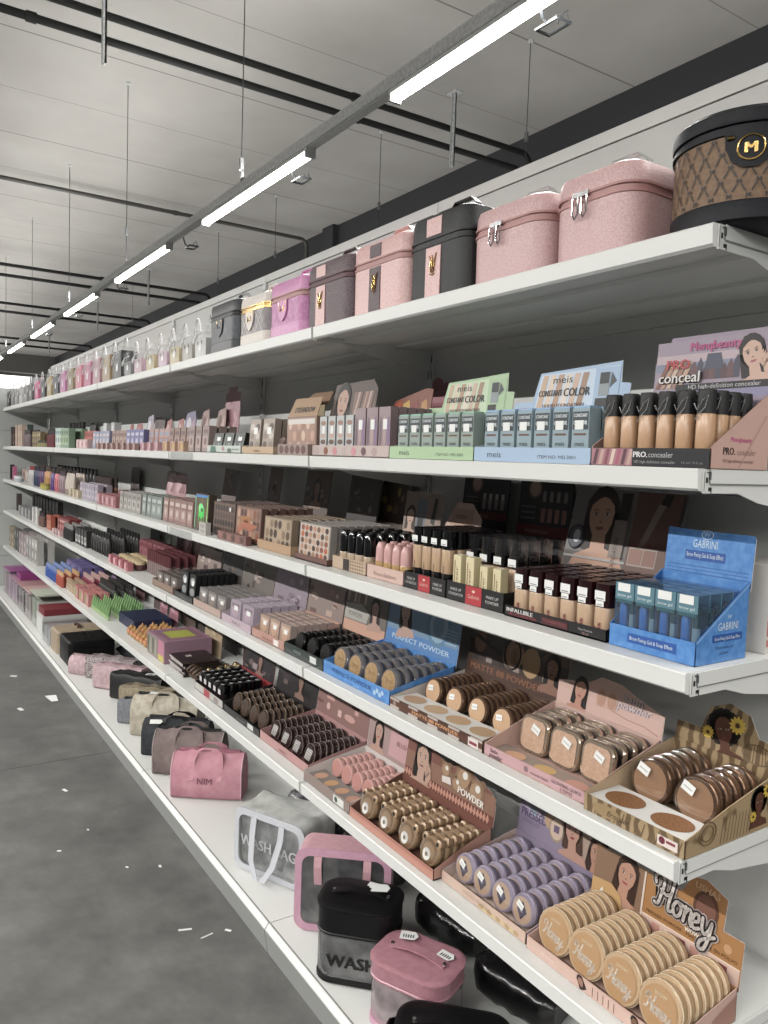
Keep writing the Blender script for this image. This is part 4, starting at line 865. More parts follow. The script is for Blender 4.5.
# E black compacts in a dark green plastic tray
def frontE(b, W, hf): b.rc(W*.68, W*.84, hf*.25, hf*.8, 2, '#cfd2cc'); b.tx('POWDER', W*.35, hf*.4, .012, '#8d9a94', 2)
def artE(h, W, H):
    h.rc(.003, W-.003, .003, H*.26, 1, '#c99a84'); h.rc(.003, W-.003, H*.26, H*.97, 1, '#6f6660')
    h.pg([(.004, H*.28), (W*.55, H*.28), (W*.6, H*.5), (W*.4, H*.66), (.004, H*.6)], 2, '#a7a49c'); h.tx('POWDER', W*.28, H*.36, .02, '#5d5954', 3)
    for i in range(6): h.rc(.01 + i*.02, .022 + i*.02, H*.66, H*.92, 2, ['#a98e7c', '#7c6355', '#c0a591'][i % 3])
    face(h, W*.72, H*.62, .055, 2, '#b59282', '#281e1b', '#8f5a55', 5)
o = tray('dark green plastic tray of black compacts left of the blue tray', -1.432, .03, S4, .246, .2, .034, .06, '#1c2a26/.25', '#24302c/.25', '#131816', '#1a201e',
         [(0, .055), (.246, .055), (.246, .2), (.06, .2), (.03, .11), (0, .11)], artE, frontE)
E0 = disc(.0305, .02, 'black_gloss', 'black_gloss', '#1a1715/.3', None, 0)('black_compact', 'compact', False); E1 = disc(.0305, .02, 'black_gloss', 'black_gloss', '#c9a67a/.4', None, 0)('black_compact', 'compact', False)
grid(E0, 'small black round compact', 'dark green tray', 'black compacts in the dark green tray', -1.432, .03, S4 + .0044, [.042, .122, .203], rows(.042, 7, .0222), -14)
# F G H I J small boxed palettes
def card_box(w, d, h, side, front, win=None, top=None, sticker=True, lines=None, name='boxed_palette', cat='palette', txt=None, gem=None):
    b = MB(); b.box(-w/2, w/2, 0, d, 0, h, side); b.T = T(0, 0, 0) @ FR; b.rc(-w/2 + .0006, w/2 - .0006, .0006, h-.0006, 1, front)
    if top: b.T = T(0, 0, h + .0002); b.poly([(-w/2 + .001, .001), (w/2 - .001, .001), (w/2 - .001, d - .001), (-w/2 + .001, d - .001)], 0, top)
    b.T = FR
    if win:
        nx, ny, col = win
        for i in range(nx):
            for j in range(ny):
                cx = -w/2 + w*(i + .5)/nx; cy = h*(.1 + .8*(j + .5)/ny); b.el(cx, cy, w/nx*.38, h*.8/ny*.4, 2, col[(i + j) % len(col)], 0, 10)
    if lines: b.rc(-w*.36, w*.36, h*.68, h*.86, 2, lines)
    if txt: b.tx(txt[0], 0, h*txt[1], h*txt[2], txt[3], 3, w=w*.8)
    if gem: b.el(0, h*.5, w*.3, h*.3, 3, gem)
    t = Tpl(name, cat); t.p('box', b)
    if sticker:
        s = MB(); s.T = FR; s.rc(-w*.1, w*.25, h*.55, h*.75, 4, 'sticker'); t2 = Tpl(name, cat); t2.parts = list(t.parts); t2.p('price_sticker', s, 'white price sticker'); return t, t2
    return t, t
def artgen(seed, base, cols, portrait=None, txt=None, tcol='#e8ded6'):
    def f(h, W, H):
        r = random.Random(seed); h.rc(.002, W-.002, .002, H*.93, 1, base)
        for i in range(9):
            x, y = r.uniform(.05, .8)*W, r.uniform(.05, .7)*H; a, b = r.uniform(.06, .2)*W, r.uniform(.08, .2)*H
            if r.random() < .5: h.rc(x, min(x+a, W-.003), y, min(y+b, H*.92), 2, cols[i % len(cols)])
            else: h.el(min(x, W-a*.6), min(y + b*.5, H*.8), a*.5, b*.5, 3, cols[i % len(cols)])
        if portrait: face(h, W*portrait[0], H*portrait[1], portrait[2], 4, portrait[3], portrait[4] if len(portrait) > 4 else '#241a17')
        if txt: h.tx(txt, W*.5, H*.12, H*.2, tcol, 12, w=W*.75, bold=.0004)
    return f
def rect_header(W, z0, z1, steps=0):
    if steps == 1: return [(0, z0), (W, z0), (W, z0 + (z1-z0)*.6), (W*.66, z0 + (z1-z0)*.66), (W*.58, z1), (W*.1, z1), (0, z0 + (z1-z0)*.7)]
    if steps == 2: return [(0, z0), (W, z0), (W, z1), (W*.45, z1), (W*.4, z0 + (z1-z0)*.6), (0, z0 + (z1-z0)*.55)]
    return [(0, z0), (W, z0), (W, z1), (0, z1)]
def frontplain(txt, col, tcol, badge=None):
    def f(b, W, hf):
        if txt: b.tx(txt, W*.5, hf*.3, hf*.45, tcol, 2, w=min(W*.6, len(txt)*hf*.4), bold=.0003)
        if badge: b.rc(W*.7, W*.85, hf*.2, hf*.85, 3, badge)
    return f
o = tray('pinkish gold tray of shimmer palettes in acetate boxes left of the dark green tray', -1.68, .03, S4, .243, .2, .028, .07, '#b8897c', '#b8948a', '#c7a08e', '#c99a84', rect_header(.243, .065, .19, 1), artgen(3, '#8c7a74', ['#b59a8c', '#6d4c4a', '#a5817a', '#d0b8aa']), frontplain('shimmer', '', '#7a5148', '#e1dad4'))
F0, F1 = card_box(.07, .024, .068, '#b09a94', '#a88a78', None, '#b8a49e', True, '#c9b0a0', gem='shimmer_a')
grid(F0, 'shimmer palette box', 'pinkish gold tray', 'shimmer palette boxes', -1.68, .03, S4 + .0044, [.045, .122, .2], rows(.02, 6, .0265), -6, F1)
o = tray('lilac tray of pale lilac palettes left of the shimmer palettes', -1.955, .03, S4, .265, .2, .028, .07, '#b9a4b0', '#b9a8b4', '#c4b4c0', '#b8a6b6', rect_header(.265, .065, .195, 1), artgen(5, '#8d7f8a', ['#a593a2', '#6b5560', '#c0aebb', '#7f6c78']), frontplain('2 in 1', '', '#3f3038', None))
G0, G1 = card_box(.092, .03, .075, '#b7aab8', '#9f8f9c', None, '#c3b6c4', True, '#7d6c78', gem='#b09aa6')
grid(G0, 'lilac palette box', 'lilac tray', 'lilac palette boxes', -1.955, .03, S4 + .0044, [.075, .185], rows(.02, 5, .034), -4, G1)
o = tray('peach edged tray of clear grey palettes left of the lilac tray', -2.255, .03, S4, .29, .2, .03, .065, '#b59a90', '#a8948c', '#8a8280', '#a8907e', rect_header(.29, .06, .19, 2), artgen(8, '#6f6660', ['#4d3f3b', '#9a8880', '#b7a498', '#35302e']), None)
H0, H1 = card_box(.088, .03, .068, '#8c8684', '#77706e', None, '#8f8a88', True, '#a59e9a', gem='#8f8078')
grid(H0, 'clear grey palette box', 'peach edged tray', 'clear grey palette boxes', -2.255, .03, S4 + .0044, [.05, .145, .24], rows(.02, 5, .034), -4, H1)
o = tray('black plastic tray of tall black palettes with windows', -2.49, .03, S4, .225, .2, .025, .05, '#191a1c/.3', '#191a1c/.3', '#101011', '#202024', rect_header(.225, .045, .185), artgen(11, '#4d4846', ['#2a2c30', '#b59a86', '#77604f', '#30343a'], None), None)
I0, I1 = card_box(.07, .02, .105, '#0e0e10', '#17181a', (1, 2, ['#8d9192', '#a0a4a4']), '#0b0b0d')
grid(I0, 'tall black window palette', 'black plastic tray', 'tall black window palettes', -2.49, .03, S4 + .0044, [.06, .155], rows(.02, 7, .0245), -4, I1)
o = tray('brown tray of small clear boxed items left of the black palettes', -2.80, .03, S4, .29, .2, .03, .05, '#8f7566', '#80685c', '#6d5a50', '#806050', rect_header(.29, .045, .18, 1), artgen(14, '#97857c', ['#5d4844', '#c7b2a6', '#76605a']), None)
J0, J1 = card_box(.08, .03, .06, '#857c78', '#756a66', None, '#5c4f4c', True, None, gem='#8f7f78')
grid(J0, 'small clear brown box', 'brown tray', 'small clear brown boxes', -2.80, .03, S4 + .0044, [.05, .145, .24], rows(.02, 4, .038), 0, J1)
# ================= lowest raised shelf
def artHoney(h, W, H):
    h.rc(.002, .124, .003, .112, 1, '#8a6a52'); h.pg([(.126, .003), (W-.002, .003), (W-.002, .083), (.29, .083), (.29, .14), (.25, .152), (.224, .148), (.206, .112), (.126, .112)], 1, '#a9763f')
    h.rc(.126, W-.002, .003, .034, 2, '#d2b1a2'); h.rc(.122, .126, .0, .114, 5, '#dccabb'); h.rc(.126, W-.002, .034, .037, 3, '#e3c9b4')
    h.pg([(.002, .003), (.085, .003), (.075, .04), (.05, .055), (.002, .05)], 9, '#c39a62'); h.pg([(.018, .02), (.034, .016), (.03, .04)], 10, '#e3ddd5')
    face(h, .082, .085, .06, 3, '#b98a72', '#3b2418', '#a04848', -8); face(h, .165, .098, .035, 4, '#9a6a50', '#17110f', '#7a3b38', 10, body=False)
    h.tx('PRESSED POWDER - MAQUILLAJE EN POLVO', .23, .042, .009, '#4e3018', 3, w=.19)
    h.el(.255, .105, .026, .032, 3, '#5e3a29'); h.el(.255, .105, .02, .026, 4, '#7a5040'); h.tx('USHAS', .255, .134, .017, '#c9a27c', 10, sh=.1, bold=.0005, rot=-4)
    h.honey(.215, .082, .062, .017, 8, '#b7aca6', -4); h.honey(.215, .082, .062, .0125, 10, '#3a302e', -4); h.honey(.215, .082, .062, .006, 12, '#d9cfc8', -4)
    h.tx('WOW', .235, .05, .01, '#e6ddd0', 11, bold=.0004); h.el(.305, .06, .008, .008, 3, '#c59465')
    for i in range(6): h.rc(.15 + i*.028, .168 + i*.028, .008, .03, 3, ['#c08a7a', '#e0c0b0', '#8f4a4e'][i % 3])
def frontHoney(b, W, hf):
    b.rc(.001, W-.001, .001, hf-.001, 1, '#d3b0a2'); b.tx('Honey', W*.17, hf*.35, .012, '#e8d3c8', 2)
    face(b, W*.42, hf*.6, .017, 2, '#a77a66', '#2c1c16', '#8c4644', 30, body=False); face(b, W*.78, hf*.6, .017, 2, '#7f573f', '#17110f', '#7a3b38', 20, body=False)
    for i in range(5): b.rc(W*.5 + i*.012, W*.505 + i*.012, hf*.15, hf*.8, 2, '#6d4a3a')
def sideHoney(b, D, hf, hb): b.pg([(.002, .002), (D*.6, .002), (D*.6, hf*.9), (.002, hf*.9)], 1, '#cba79a'); b.pg([(D*.6, .002), (D-.002, .002), (D-.002, hb*.8), (D*.6, hf)], 1, '#a87a6a')
o = tray('pale pink tray of honey gold round powders with a big lettered brown card', -.345, .035, S5, .333, .172, .026, .06, '#cda799', '#cda799', '#c9a394', '#a97a54',
         [(0, .05), (.333, .05), (.333, .135), (.292, .135), (.294, .19), (.25, .206), (.222, .2), (.203, .165), (0, .165)], artHoney, frontHoney, sideHoney, -7)
def prH(f, R): f.el(0, 0, R*.8, R*.8, 1, '#b68e62/.35'); f.honey(0, -R*.15, R*.6, .0035, 2, '#e6d9ca', -8); f.tx('WOW', R*.0, R*.42, R*.2, '#e0cfae', 3)
mk = disc(.0425, .0178, '#ad8c66/.3', '#bf9f7a/.25', '#b48c60/.3', None, 0, None, prH, rim2='#e2cfb0/.3'); K0, K1 = pair(mk, 'honey_powder_compact')
grid(K0, 'honey gold round compact', 'big lettered tray', 'honey gold compacts', -.345, .035, S5 + .0044, [.046, .125, .205, .286], rows(.034, 7, .0198), -12)
def artPress(h, W, H):
    h.rc(.002, W*.55, .003, H*.95, 1, '#8c7f96'); h.rc(W*.55, W-.002, .003, H*.8, 1, '#a7907f')
    h.tx('PRESSED', W*.18, H*.42, .026, '#4a3a63', 2, w=W*.3, bold=.0006); h.tx('POWDER', W*.16, H*.28, .014, '#6a5a80', 2, w=W*.2)
    for i in range(4): h.el(W*(.12 + i*.06), H*.72, .016, .02, 2, ['#a7a0b4', '#9ab0bc', '#b7a4b4', '#9a90aa'][i])
    h.el(W*.45, H*.5, .024, .03, 4, '#9c8878'); h.el(W*.45, H*.5, .019, .024, 5, '#c9b19c'); h.rc(W*.42, W*.48, H*.42, H*.58, 6, '#6b5a76'); h.el(W*.36, H*.62, .016, .02, 3, '#b59678')
    face(h, W*.62, H*.66, .06, 4, '#b58a78', '#4b3226', '#8f2f34', 6); face(h, W*.9, H*.45, .06, 4, '#b48670', '#3a261d', '#94413f', -5)
def frontPress(b, W, hf): b.rc(.001, W-.001, .001, hf-.001, 1, '#cdaf9e'); b.tx('PRESSED POWDER', W*.45, hf*.4, .011, '#b08f7e', 2); [b.el(W*(.5 + .05*i), hf*.35, .008, .005, 2, ['#b79a6a', '#d2bb8c'][i % 2]) for i in range(9)]
o = tray('lilac walled tray of lilac edged round powders beside the honey tray', -.625, .04, S5, .272, .222, .024, .07, '#cdaf9e', '#a99ab0', '#cbb0a2', '#8f829a',
         [(0, .065), (.272, .065), (.272, .135), (.21, .15), (.15, .165), (.07, .165), (0, .16)], artPress, frontPress)
def prP(f, R): f.pg([(0, -R*.6), (R*.45, 0), (0, R*.6), (-R*.45, 0)], 1, '#4f475c'); f.rc(-R*.12, R*.12, -R*.12, R*.12, 2, '#8d84a0')
mk = disc(.0315, .028, '#6d6478/.3', '#a89cb4/.2', '#c9a98e/.4', 'acetate', .001, (-.15, .3, -25), prP, rim2='#b7afc4/.2'); P0, P1 = pair(mk, 'lilac_powder_compact')
grid(P0, 'lilac edged round powder', 'lilac tray', 'lilac edged powders', -.625, .04, S5 + .0044, [.044, .106, .168, .23], rows(.05, 6, .0306), -10, P1)
# teddy shaped compacts
def artBear(h, W, H):
    h.rc(.002, W-.002, .003, H*.22, 1, '#6d3f36')
    for i in range(int(W/.012)): h.pg([(i*.012, .003), (i*.012 + .006, H*.11), (i*.012, H*.22), (i*.012 - .006 if i else 0, H*.11)], 2, '#c08a76')
    h.rc(.002, W-.002, H*.22, H*.6, 1, '#8a6452'); face(h, W*.2, H*.56, .075, 3, '#b99684', '#1e1613', '#8c5450', 0, hand=True)
    for x, y, r in ((.47, .6, .02), (.66, .62, .032), (.8, .5, .03), (.6, .44, .02)):
        for sg in (-1, 1): h.el(W*x + sg*r*.7, H*y + r*.75, r*.4, r*.4, 3, '#7a5c44')
        h.el(W*x, H*y, r, r, 4, '#8a6b52'); h.el(W*x, H*y, r*.72, r*.72, 5, '#a58465'); h.el(W*x + r*.2, H*y + r*.3, r*.3, r*.3, 6, '#dcd8d0')
    h.pg([(W*.45, H*.33), (W*.55, H*.36), (W*.53, H*.5), (W*.44, H*.45)], 7, '#d8cfc8'); h.tx('POWDER', W*.76, H*.28, .024, '#e3dbd2', 8, bold=.0011, rot=-3)
def frontBear(b, W, hf): b.rc(.001, W-.001, .001, hf-.001, 1, '#c08674'); b.rc(.001, W-.001, hf*.7, hf-.001, 2, '#b07463')
o = tray('terracotta tray crammed with teddy shaped compacts', -1.0, .02, S5, .37, .168, .026, .085, '#bf8572', '#b98a78', '#6d4a3e', '#7a4c40',
         [(0, .08), (.37, .08), (.37, .13), (.35, .16), (.25, .18), (.16, .165), (.1, .2), (0, .175)], artBear, frontBear)
def prB(f, R): f.el(0, 0, R*.62, R*.62, 1, '#a5835f'); f.el(R*.05, -R*.12, R*.3, R*.24, 2, '#c0a07c')
mk = disc(.034, .0198, '#8f7154/.3', '#a88966/.3', '#8a6a4c/.3', 'acetate', .0008, None, prB, ears=True); Q0, Q1 = pair(mk, 'teddy_compact')
_s = MB(); _s.T = T(0, -.0222, .034) @ FR; _s.el(-.004, -.008, .014, .014, 0, '#e4e2dd'); _s.el(-.004, -.008, .005, .005, 1, '#7a6a5a')
Q1.p('round_sticker', _s, 'white round sticker')
grid(Q0, 'teddy shaped brown compact', 'terracotta tray', 'teddy shaped compacts', -1.0, .02, S5 + .0044, [.05, .14, .23, .32], rows(.034, 6, .0222), -14, Q1)
# blush
def artBl(h, W, H):
    h.rc(.002, W-.002, .003, H*.9, 1, '#a58a86'); face(h, W*.22, H*.5, .055, 3, '#b79282', '#241a18', '#9a5854')
    h.rc(W*.45, W*.95, H*.12, H*.7, 2, '#c49a9c'); h.tx('BLUSH', W*.7, H*.42, .02, '#8a5a62', 4); h.pg([(W*.6, H*.7), (W*.8, H*.7), (W*.78, H*.85), (W*.63, H*.82)], 3, '#6d5d5c')
o = tray('pale tray of peach pink blushers with four sample pans in front', -1.265, .02, S5, .26, .212, .03, .065, '#8f7c74', '#b5a8a2', '#d8cfca', '#cfc6c2', rect_header(.26, .06, .185, 1), artBl, lambda b, W, hf: (b.rc(W*.68, W*.9, hf*.15, hf*.85, 2, '#d9d9d4'), b.el(W*.74, hf*.5, .008, .008, 3, '#2f4a3e')))
testers(o, .26, .004, .07, .018, [.04, .1, .16, .22], .019, .021, '#8a817c', ['#d3a184', '#d1a474', '#cc9d78', '#c99680'])
mk = disc(.0275, .0178, '#c99a92/.3', '#cf9f98/.25', '#b98078/.4', None, 0); R0, R1 = pair(mk, 'blusher_compact')
grid(R0, 'peach pink round blusher', 'pale tray', 'peach pink blushers', -1.265, .02, S5 + .0044, [.045, .102, .16, .217], rows(.096, 6, .0198), -12)
# zebra printed dark compacts
def prZ(f, R):
    for i in range(5): f.pg([(-R*.6 + i*R*.22, -R*.55), (-R*.5 + i*R*.22, -R*.55), (-R*.2 + i*R*.22, R*.55), (-R*.32 + i*R*.22, R*.55)], 1, '#d9d4d0')
def artZ(h, W, H): artgen(21, '#8f6a64', ['#c79a92', '#4d322e', '#6d4a46', '#d8b0a8'])(h, W, H)
o = tray('pink tray of dark brown zebra printed compacts', -1.63, .045, S5, .345, .208, .03, .07, '#b98a88', '#b58a88', '#a97c7a', '#b58886', rect_header(.345, .065, .185, 1), artZ, frontplain('zebra', '', '#7d4f50'))
mk = disc(.0315, .0185, '#2a1d1b/.25', '#3a2826/.25', '#2a1c1a/.3', None, 0, None, prZ, rim2='#8f8380/.3'); Z0, Z1 = pair(mk, 'zebra_compact')
grid(Z0, 'dark zebra printed compact', 'pink tray', 'dark zebra printed compacts', -1.63, .045, S5 + .0044, [.05, .13, .21, .29], rows(.04, 8, .0206), -14)
# brown compacts
o = tray('black tray of dark bronze oval compacts', -1.955, .045, S5, .318, .208, .026, .06, '#1d1b1b', '#1d1b1b', '#171514', '#1d1b1b', rect_header(.318, .055, .19, 2), artgen(24, '#2a2426', ['#171417', '#6d5a58', '#8f7a74', '#3a3032'], (.6, .5, .05, '#8a6a5c')), frontplain('bronze', '', '#7d7a76', '#cfcfca'))
mk = disc(.033, .0198, '#2b211c/.25', '#5c4a3e/.22/.3', '#4a3a30/.3', None, 0, None, None, rim2='#8a7866/.3/.4'); W0, W1 = pair(mk, 'bronze_oval_compact')
grid(W0, 'dark bronze compact', 'black tray', 'dark bronze compacts', -1.955, .045, S5 + .0044, [.045, .12, .196, .27], rows(.042, 7, .0222), -16)
# black pens with silver tags
def pen_tpl(name, cat, r, h, body, cap, ch, tagm=None, seg=12, ring=None):
    t = Tpl(name, cat); b = MB(); b.lathe([(r*.9, 0), (r, .002), (r, h - ch)], body, seg); t.p('body', b)
    c = MB(); c.lathe([(r*1.02, h - ch), (r*1.02, h - .004), (r*.8, h)], cap, seg); t.p('cap', c)
    if ring: g = MB(); g.lathe([(r*1.05, h - ch - .003), (r*1.05, h - ch + .003)], ring, seg); t.p('ring', g)
    if tagm: s = MB(); s.T = T(0, -r*1.06, h*.6) @ FR; s.rc(-r*.7, r*.7, -h*.12, h*.16, 0, tagm); t.p('sticker', s, 'pale sticker')
    return t
o = tray('white edged tray of black capped bottles with a red strip on its front', -2.265, .045, S5, .30, .2, .03, .07, '#b9b4b0', '#2a2224', '#141214', '#9a2f34', rect_header(.30, .06, .18, 1), artgen(31, '#2b2226', ['#6d5a58', '#171417', '#9a868a', '#403438'], (.55, .5, .05, '#8d6a60')), lambda b, W, hf: (b.rc(W*.35, W*.55, .001, hf-.001, 2, '#a82f3c'), b.rc(W*.7, W*.85, hf*.2, hf*.8, 2, '#8a7a78')))
V0 = pen_tpl('black_bottle', 'bottle', .0175, .07, '#1a1618/.25', 'black_gloss', .035, None, 14, None); V1 = pen_tpl('black_bottle', 'bottle', .0175, .07, '#2a2024/.25', 'black_gloss', .035, '#c9c4c4', 14)
for t_ in (V0, V1): q_ = MB(); q_.T = T(0, -.006, .0702) @ RZ(0); q_.rc(-.007, .007, -.005, .006, 0, '#a9a9ac'); t_.p('top_label', q_, 'silver top label')
grid(V0, 'black capped short bottle', 'white edged tray', 'black capped short bottles', -2.265, .045, S5 + .0044, [.035, .085, .135, .185, .235, .272][:5], rows(.03, 5, .035), 0, V1)
# dark palettes stack, brown coiled scrunchies, gold balls
for i in range(5):
    b = MB(); b.box(0, .2, 0, .16, 0, .011, '#241b1b/.3'); b.box(.003, .197, -.0008, 0, .0015, .0095, '#b3a9a6'); b.T = T(0, 0, .0112); b.poly([(.06, .05), (.09, .05), (.09, .075), (.06, .075)], 0, '#b9aaa8'); b.poly([(.02, .1), (.18, .1), (.18, .103), (.02, .103)], 0, '#4a3a38')
    single('flat_palette', b, 'flat dark brown palette, %s from the bottom of its stack' % ORD[i], 'palette', (-2.625 + .004*(i % 2), .06 - .003*(i % 3), S5 + .0006 + i*.0117), -2 + 2*(i % 2), 'flat palettes in a stack')
for i in range(5):
    m = MB(); m.tube([(.02*math.cos(a)*(1 + .2*math.sin(5*a)), .0085*math.sin(a*2), .026 + .024*math.sin(a)) for a in [2*PI*j/22 for j in range(22)]], .0052, '#5b4334/.6', 7, closed=True)
    single('hair_scrunchie', m, '%s brown ruffled hair tie in front of the gold balls' % ORD[i], 'hair tie', (-2.435 + i*.037, .085, S5 + .0068), 62, 'brown ruffled hair ties')
for i in range(5):
    for j in range(4):
        m = MB(); m.lathe([(.001, 0), (.012, .004), (.0165, .0145), (.0155, .018), (.0165, .021), (.012, .031), (.001, .035)], '#9a8460/.25/.5', 12)
        single('gold_ball', m, 'small gold ball box, %s in row %s, beside the dark palettes' % (ORD[i], ['nearest', 'two', 'three', 'farthest'][j]), 'ball', (-2.445 + i*.036, .16 + j*.045, S5 + .0005), 0, 'small gold ball boxes')

# ================= middle shelf
# brow gel packs in a blue tray
def artGab(h, W, H):
    h.rc(.001, W-.001, .002, H-.002, 1, 'blue_card'); h.rc(.001, W-.001, H*.02, H*.05, 2, '#9fc4ea')
    for i in range(4): h.rc(W*.03, W*.97, H*(.1 + i*.065), H*(.115 + i*.065), 2, '#2f62a8')
    h.tx('GABRINI', W*.46, H*.66, .02, '#cfe0f0', 3, w=W*.28); h.tx('W', W*.47, H*.87, .012, '#cfe0f0', 3); h.tube([(W*.475 + .011*math.cos(a), H*.905 + .008*math.sin(a), .001) for a in [2*PI*j/14 for j in range(14)]], .0006, '#cfe0f0', 4, closed=True)
    h.rc(W*.24, W*.7, H*.42, H*.6, 3, '#2257a6'); h.tx('Brow Fixing Gel & Soap Effect', W*.47, H*.48, .011, '#d9e6f2', 5, w=W*.42)
def frontGab(b, W, hf): b.rc(.001, W-.001, .001, hf-.001, 1, 'blue_card'); b.rc(W*.23, W*.8, hf*.32, hf*.75, 2, '#2257a6'); b.tx('Brow Fixing Gel & Soap Effect', W*.51, hf*.46, .009, '#d9e6f2', 4, w=W*.5)
def sideGab(b, D, hf, hb):
    b.pg([(.001, .001), (D-.001, .001), (D-.001, hb-.002), (.001, hf-.001)], 1, 'blue_card'); b.pg([(0, hf), (D, hb), (D, hb-.003), (0, hf-.003)], 2, '#8db9e6')
    b.tx('W', D*.62, hb*.56, .01, '#cfe0f0', 3); b.tx('GABRINI', D*.6, hb*.42, .018, '#d9e6f2', 3, w=D*.4); b.rc(D*.3, D*.9, hb*.27, hb*.37, 2, '#2257a6'); b.tx('Brow Fixing Gel & Soap Effect', D*.6, hb*.295, .008, '#d9e6f2', 4, w=D*.5)
    b.tx('Kirpik ve kas jeli', D*.55, hb*.18, .007, '#1d3f70', 3); b.tx('gel fijador', D*.55, hb*.11, .006, '#1d3f70', 3)
o = tray('bright blue tray of brow gel packs with a blue lettered card', -.192, .045, S3, .170, .135, .038, .125, 'blue_card', 'blue_card', '#2b66ad', 'blue_card',
         [(0, .11), (.17, .11), (.17, .198), (0, .204)], artGab, frontGab, sideGab, -5, sidetop=[(0, .038), (.135, .127)])
t = Tpl('brow_gel_pack', 'cosmetic pack')
b = MB(); b.box(-.02, .02, 0, .027, .001, .108, 'blue_clear'); t.p('blister', b, 'clear blue blister')
b = MB(); b.T = T(-.009, .012, .004); b.lathe([(.0065, 0), (.0075, .002), (.0075, .062), (.005, .066), (.005, .085)], '#2f7fd0/.25', 12); t.p('blue_tube', b, 'glossy blue tube')
b = MB(); b.T = T(.01, .012, .004); b.lathe([(.006, 0), (.0065, .002), (.0065, .05)], '#a9b4b8/.2', 12); b.lathe([(.0068, .05), (.0068, .078), (.004, .08)], '#1f4d52/.3', 12); t.p('clear_tube', b, 'clear tube with dark green cap')
b = MB(); b.T = T(0, -.0004, 0) @ FR; b.rc(-.0195, .0195, .078, .107, 0, '#54808f'); b.rc(-.017, .017, .072, .078, 0, '#2f5a66'); b.tx('brow gel', 0, .083, .007, '#d5dde0', 1, w=.028); t.p('backing_card', b)
tb = Tpl('brow_gel_pack', 'cosmetic pack'); tb.parts = list(t.parts); b = MB(); b.T = T(0, -.0014, 0) @ FR; b.rc(-.014, .012, .092, .106, 0, 'sticker'); tb.p('price_sticker', b, 'white price sticker')
grid(t, 'brow gel blister pack', 'blue tray', 'brow gel blister packs', -.192, .045, S3 + .004, [.0235, .0645, .1055, .1465], rows(.006, 4, .031), 0, tb)
# mascara carton at the shelf end
o = root('mascara_carton', 'white and coral lettered mascara carton behind the blue brow gel tray', 'carton', (-.12, .235, S3 + .0005))
b = MB(); b.box(0, .1, 0, .12, 0, .15, '#d6d2cd'); b.T = T(.1, 0, 0) @ SIDE; b.rc(.001, .119, .03, .07, 1, '#c9797a'); b.rc(.001, .119, .012, .024, 1, '#c9797a'); b.rc(.001, .119, .096, .101, 1, '#c9797a'); b.rc(.001, .119, .134, .149, 1, '#c3cbd8')
b.el(.028, .05, .017, .019, 2, '#e4e0dc'); b.tube([(.026, .062, .001), (.032, .04, .001)], .0018, '#222222', 5); b.tx('MAX', .03, .075, .024, '#1d1b1b', 2, w=.05, bold=.0005); b.tx('VOLUME', .055, .003, .008, '#3a3433', 2); b.tx('SUPER COLOR', .06, .014, .009, '#e4d8d4', 3); part('carton', b, o)
# foundation bottles with dark red caps
def bottle_rect(name, w, d, h, ch, body, cap, txt=None, tcol='#7a2f36', rot=90, capw=1., sticker=None, base=None, neck=0, cap2=None, taper=0, r=.006, cat='bottle'):
    t = Tpl(name, cat); b = MB(); bh = h - ch
    b.loft(w, d, r, [(.001, 0), (0, .0015), (0, bh - .002), (.001, bh)], body, 4, cy=d/2)
    if base: b.loft(w + .0006, d + .0006, r, [(0, 0), (0, base[1])], base[0], 4, cy=d/2)
    t.p('bottle_body', b)
    c = MB(); c.loft(w*capw, d*capw, r*capw, [(0, bh), (taper*.2, h - ch*.3), (taper, h - .001), (taper + .001, h)], cap, 4, cy=d/2); t.p('cap', c)
    if txt:
        q = MB(); q.T = T(0, -.0005, 0) @ FR
        for i, (s_, x, y, sz, ww, rt) in enumerate(txt): q.tx(s_, x, y, sz, tcol, 1, w=ww, rot=rt, bold=.0003)
        t.p('lettering', q)
    t2 = t
    if sticker:
        q = MB(); q.T = T(0, -.0012, 0) @ FR
        for x0, x1, y0, y1 in sticker: q.rc(x0, x1, y0, y1, 2, 'sticker'); q.rc(x0 + .003, x1 - .004, y0 + .002, y0 + .004, 3, '#8a8a8a')
        t2 = Tpl(name, cat); t2.parts = list(t.parts); t2.p('price_sticker', q, 'white price sticker')
    return t, t2
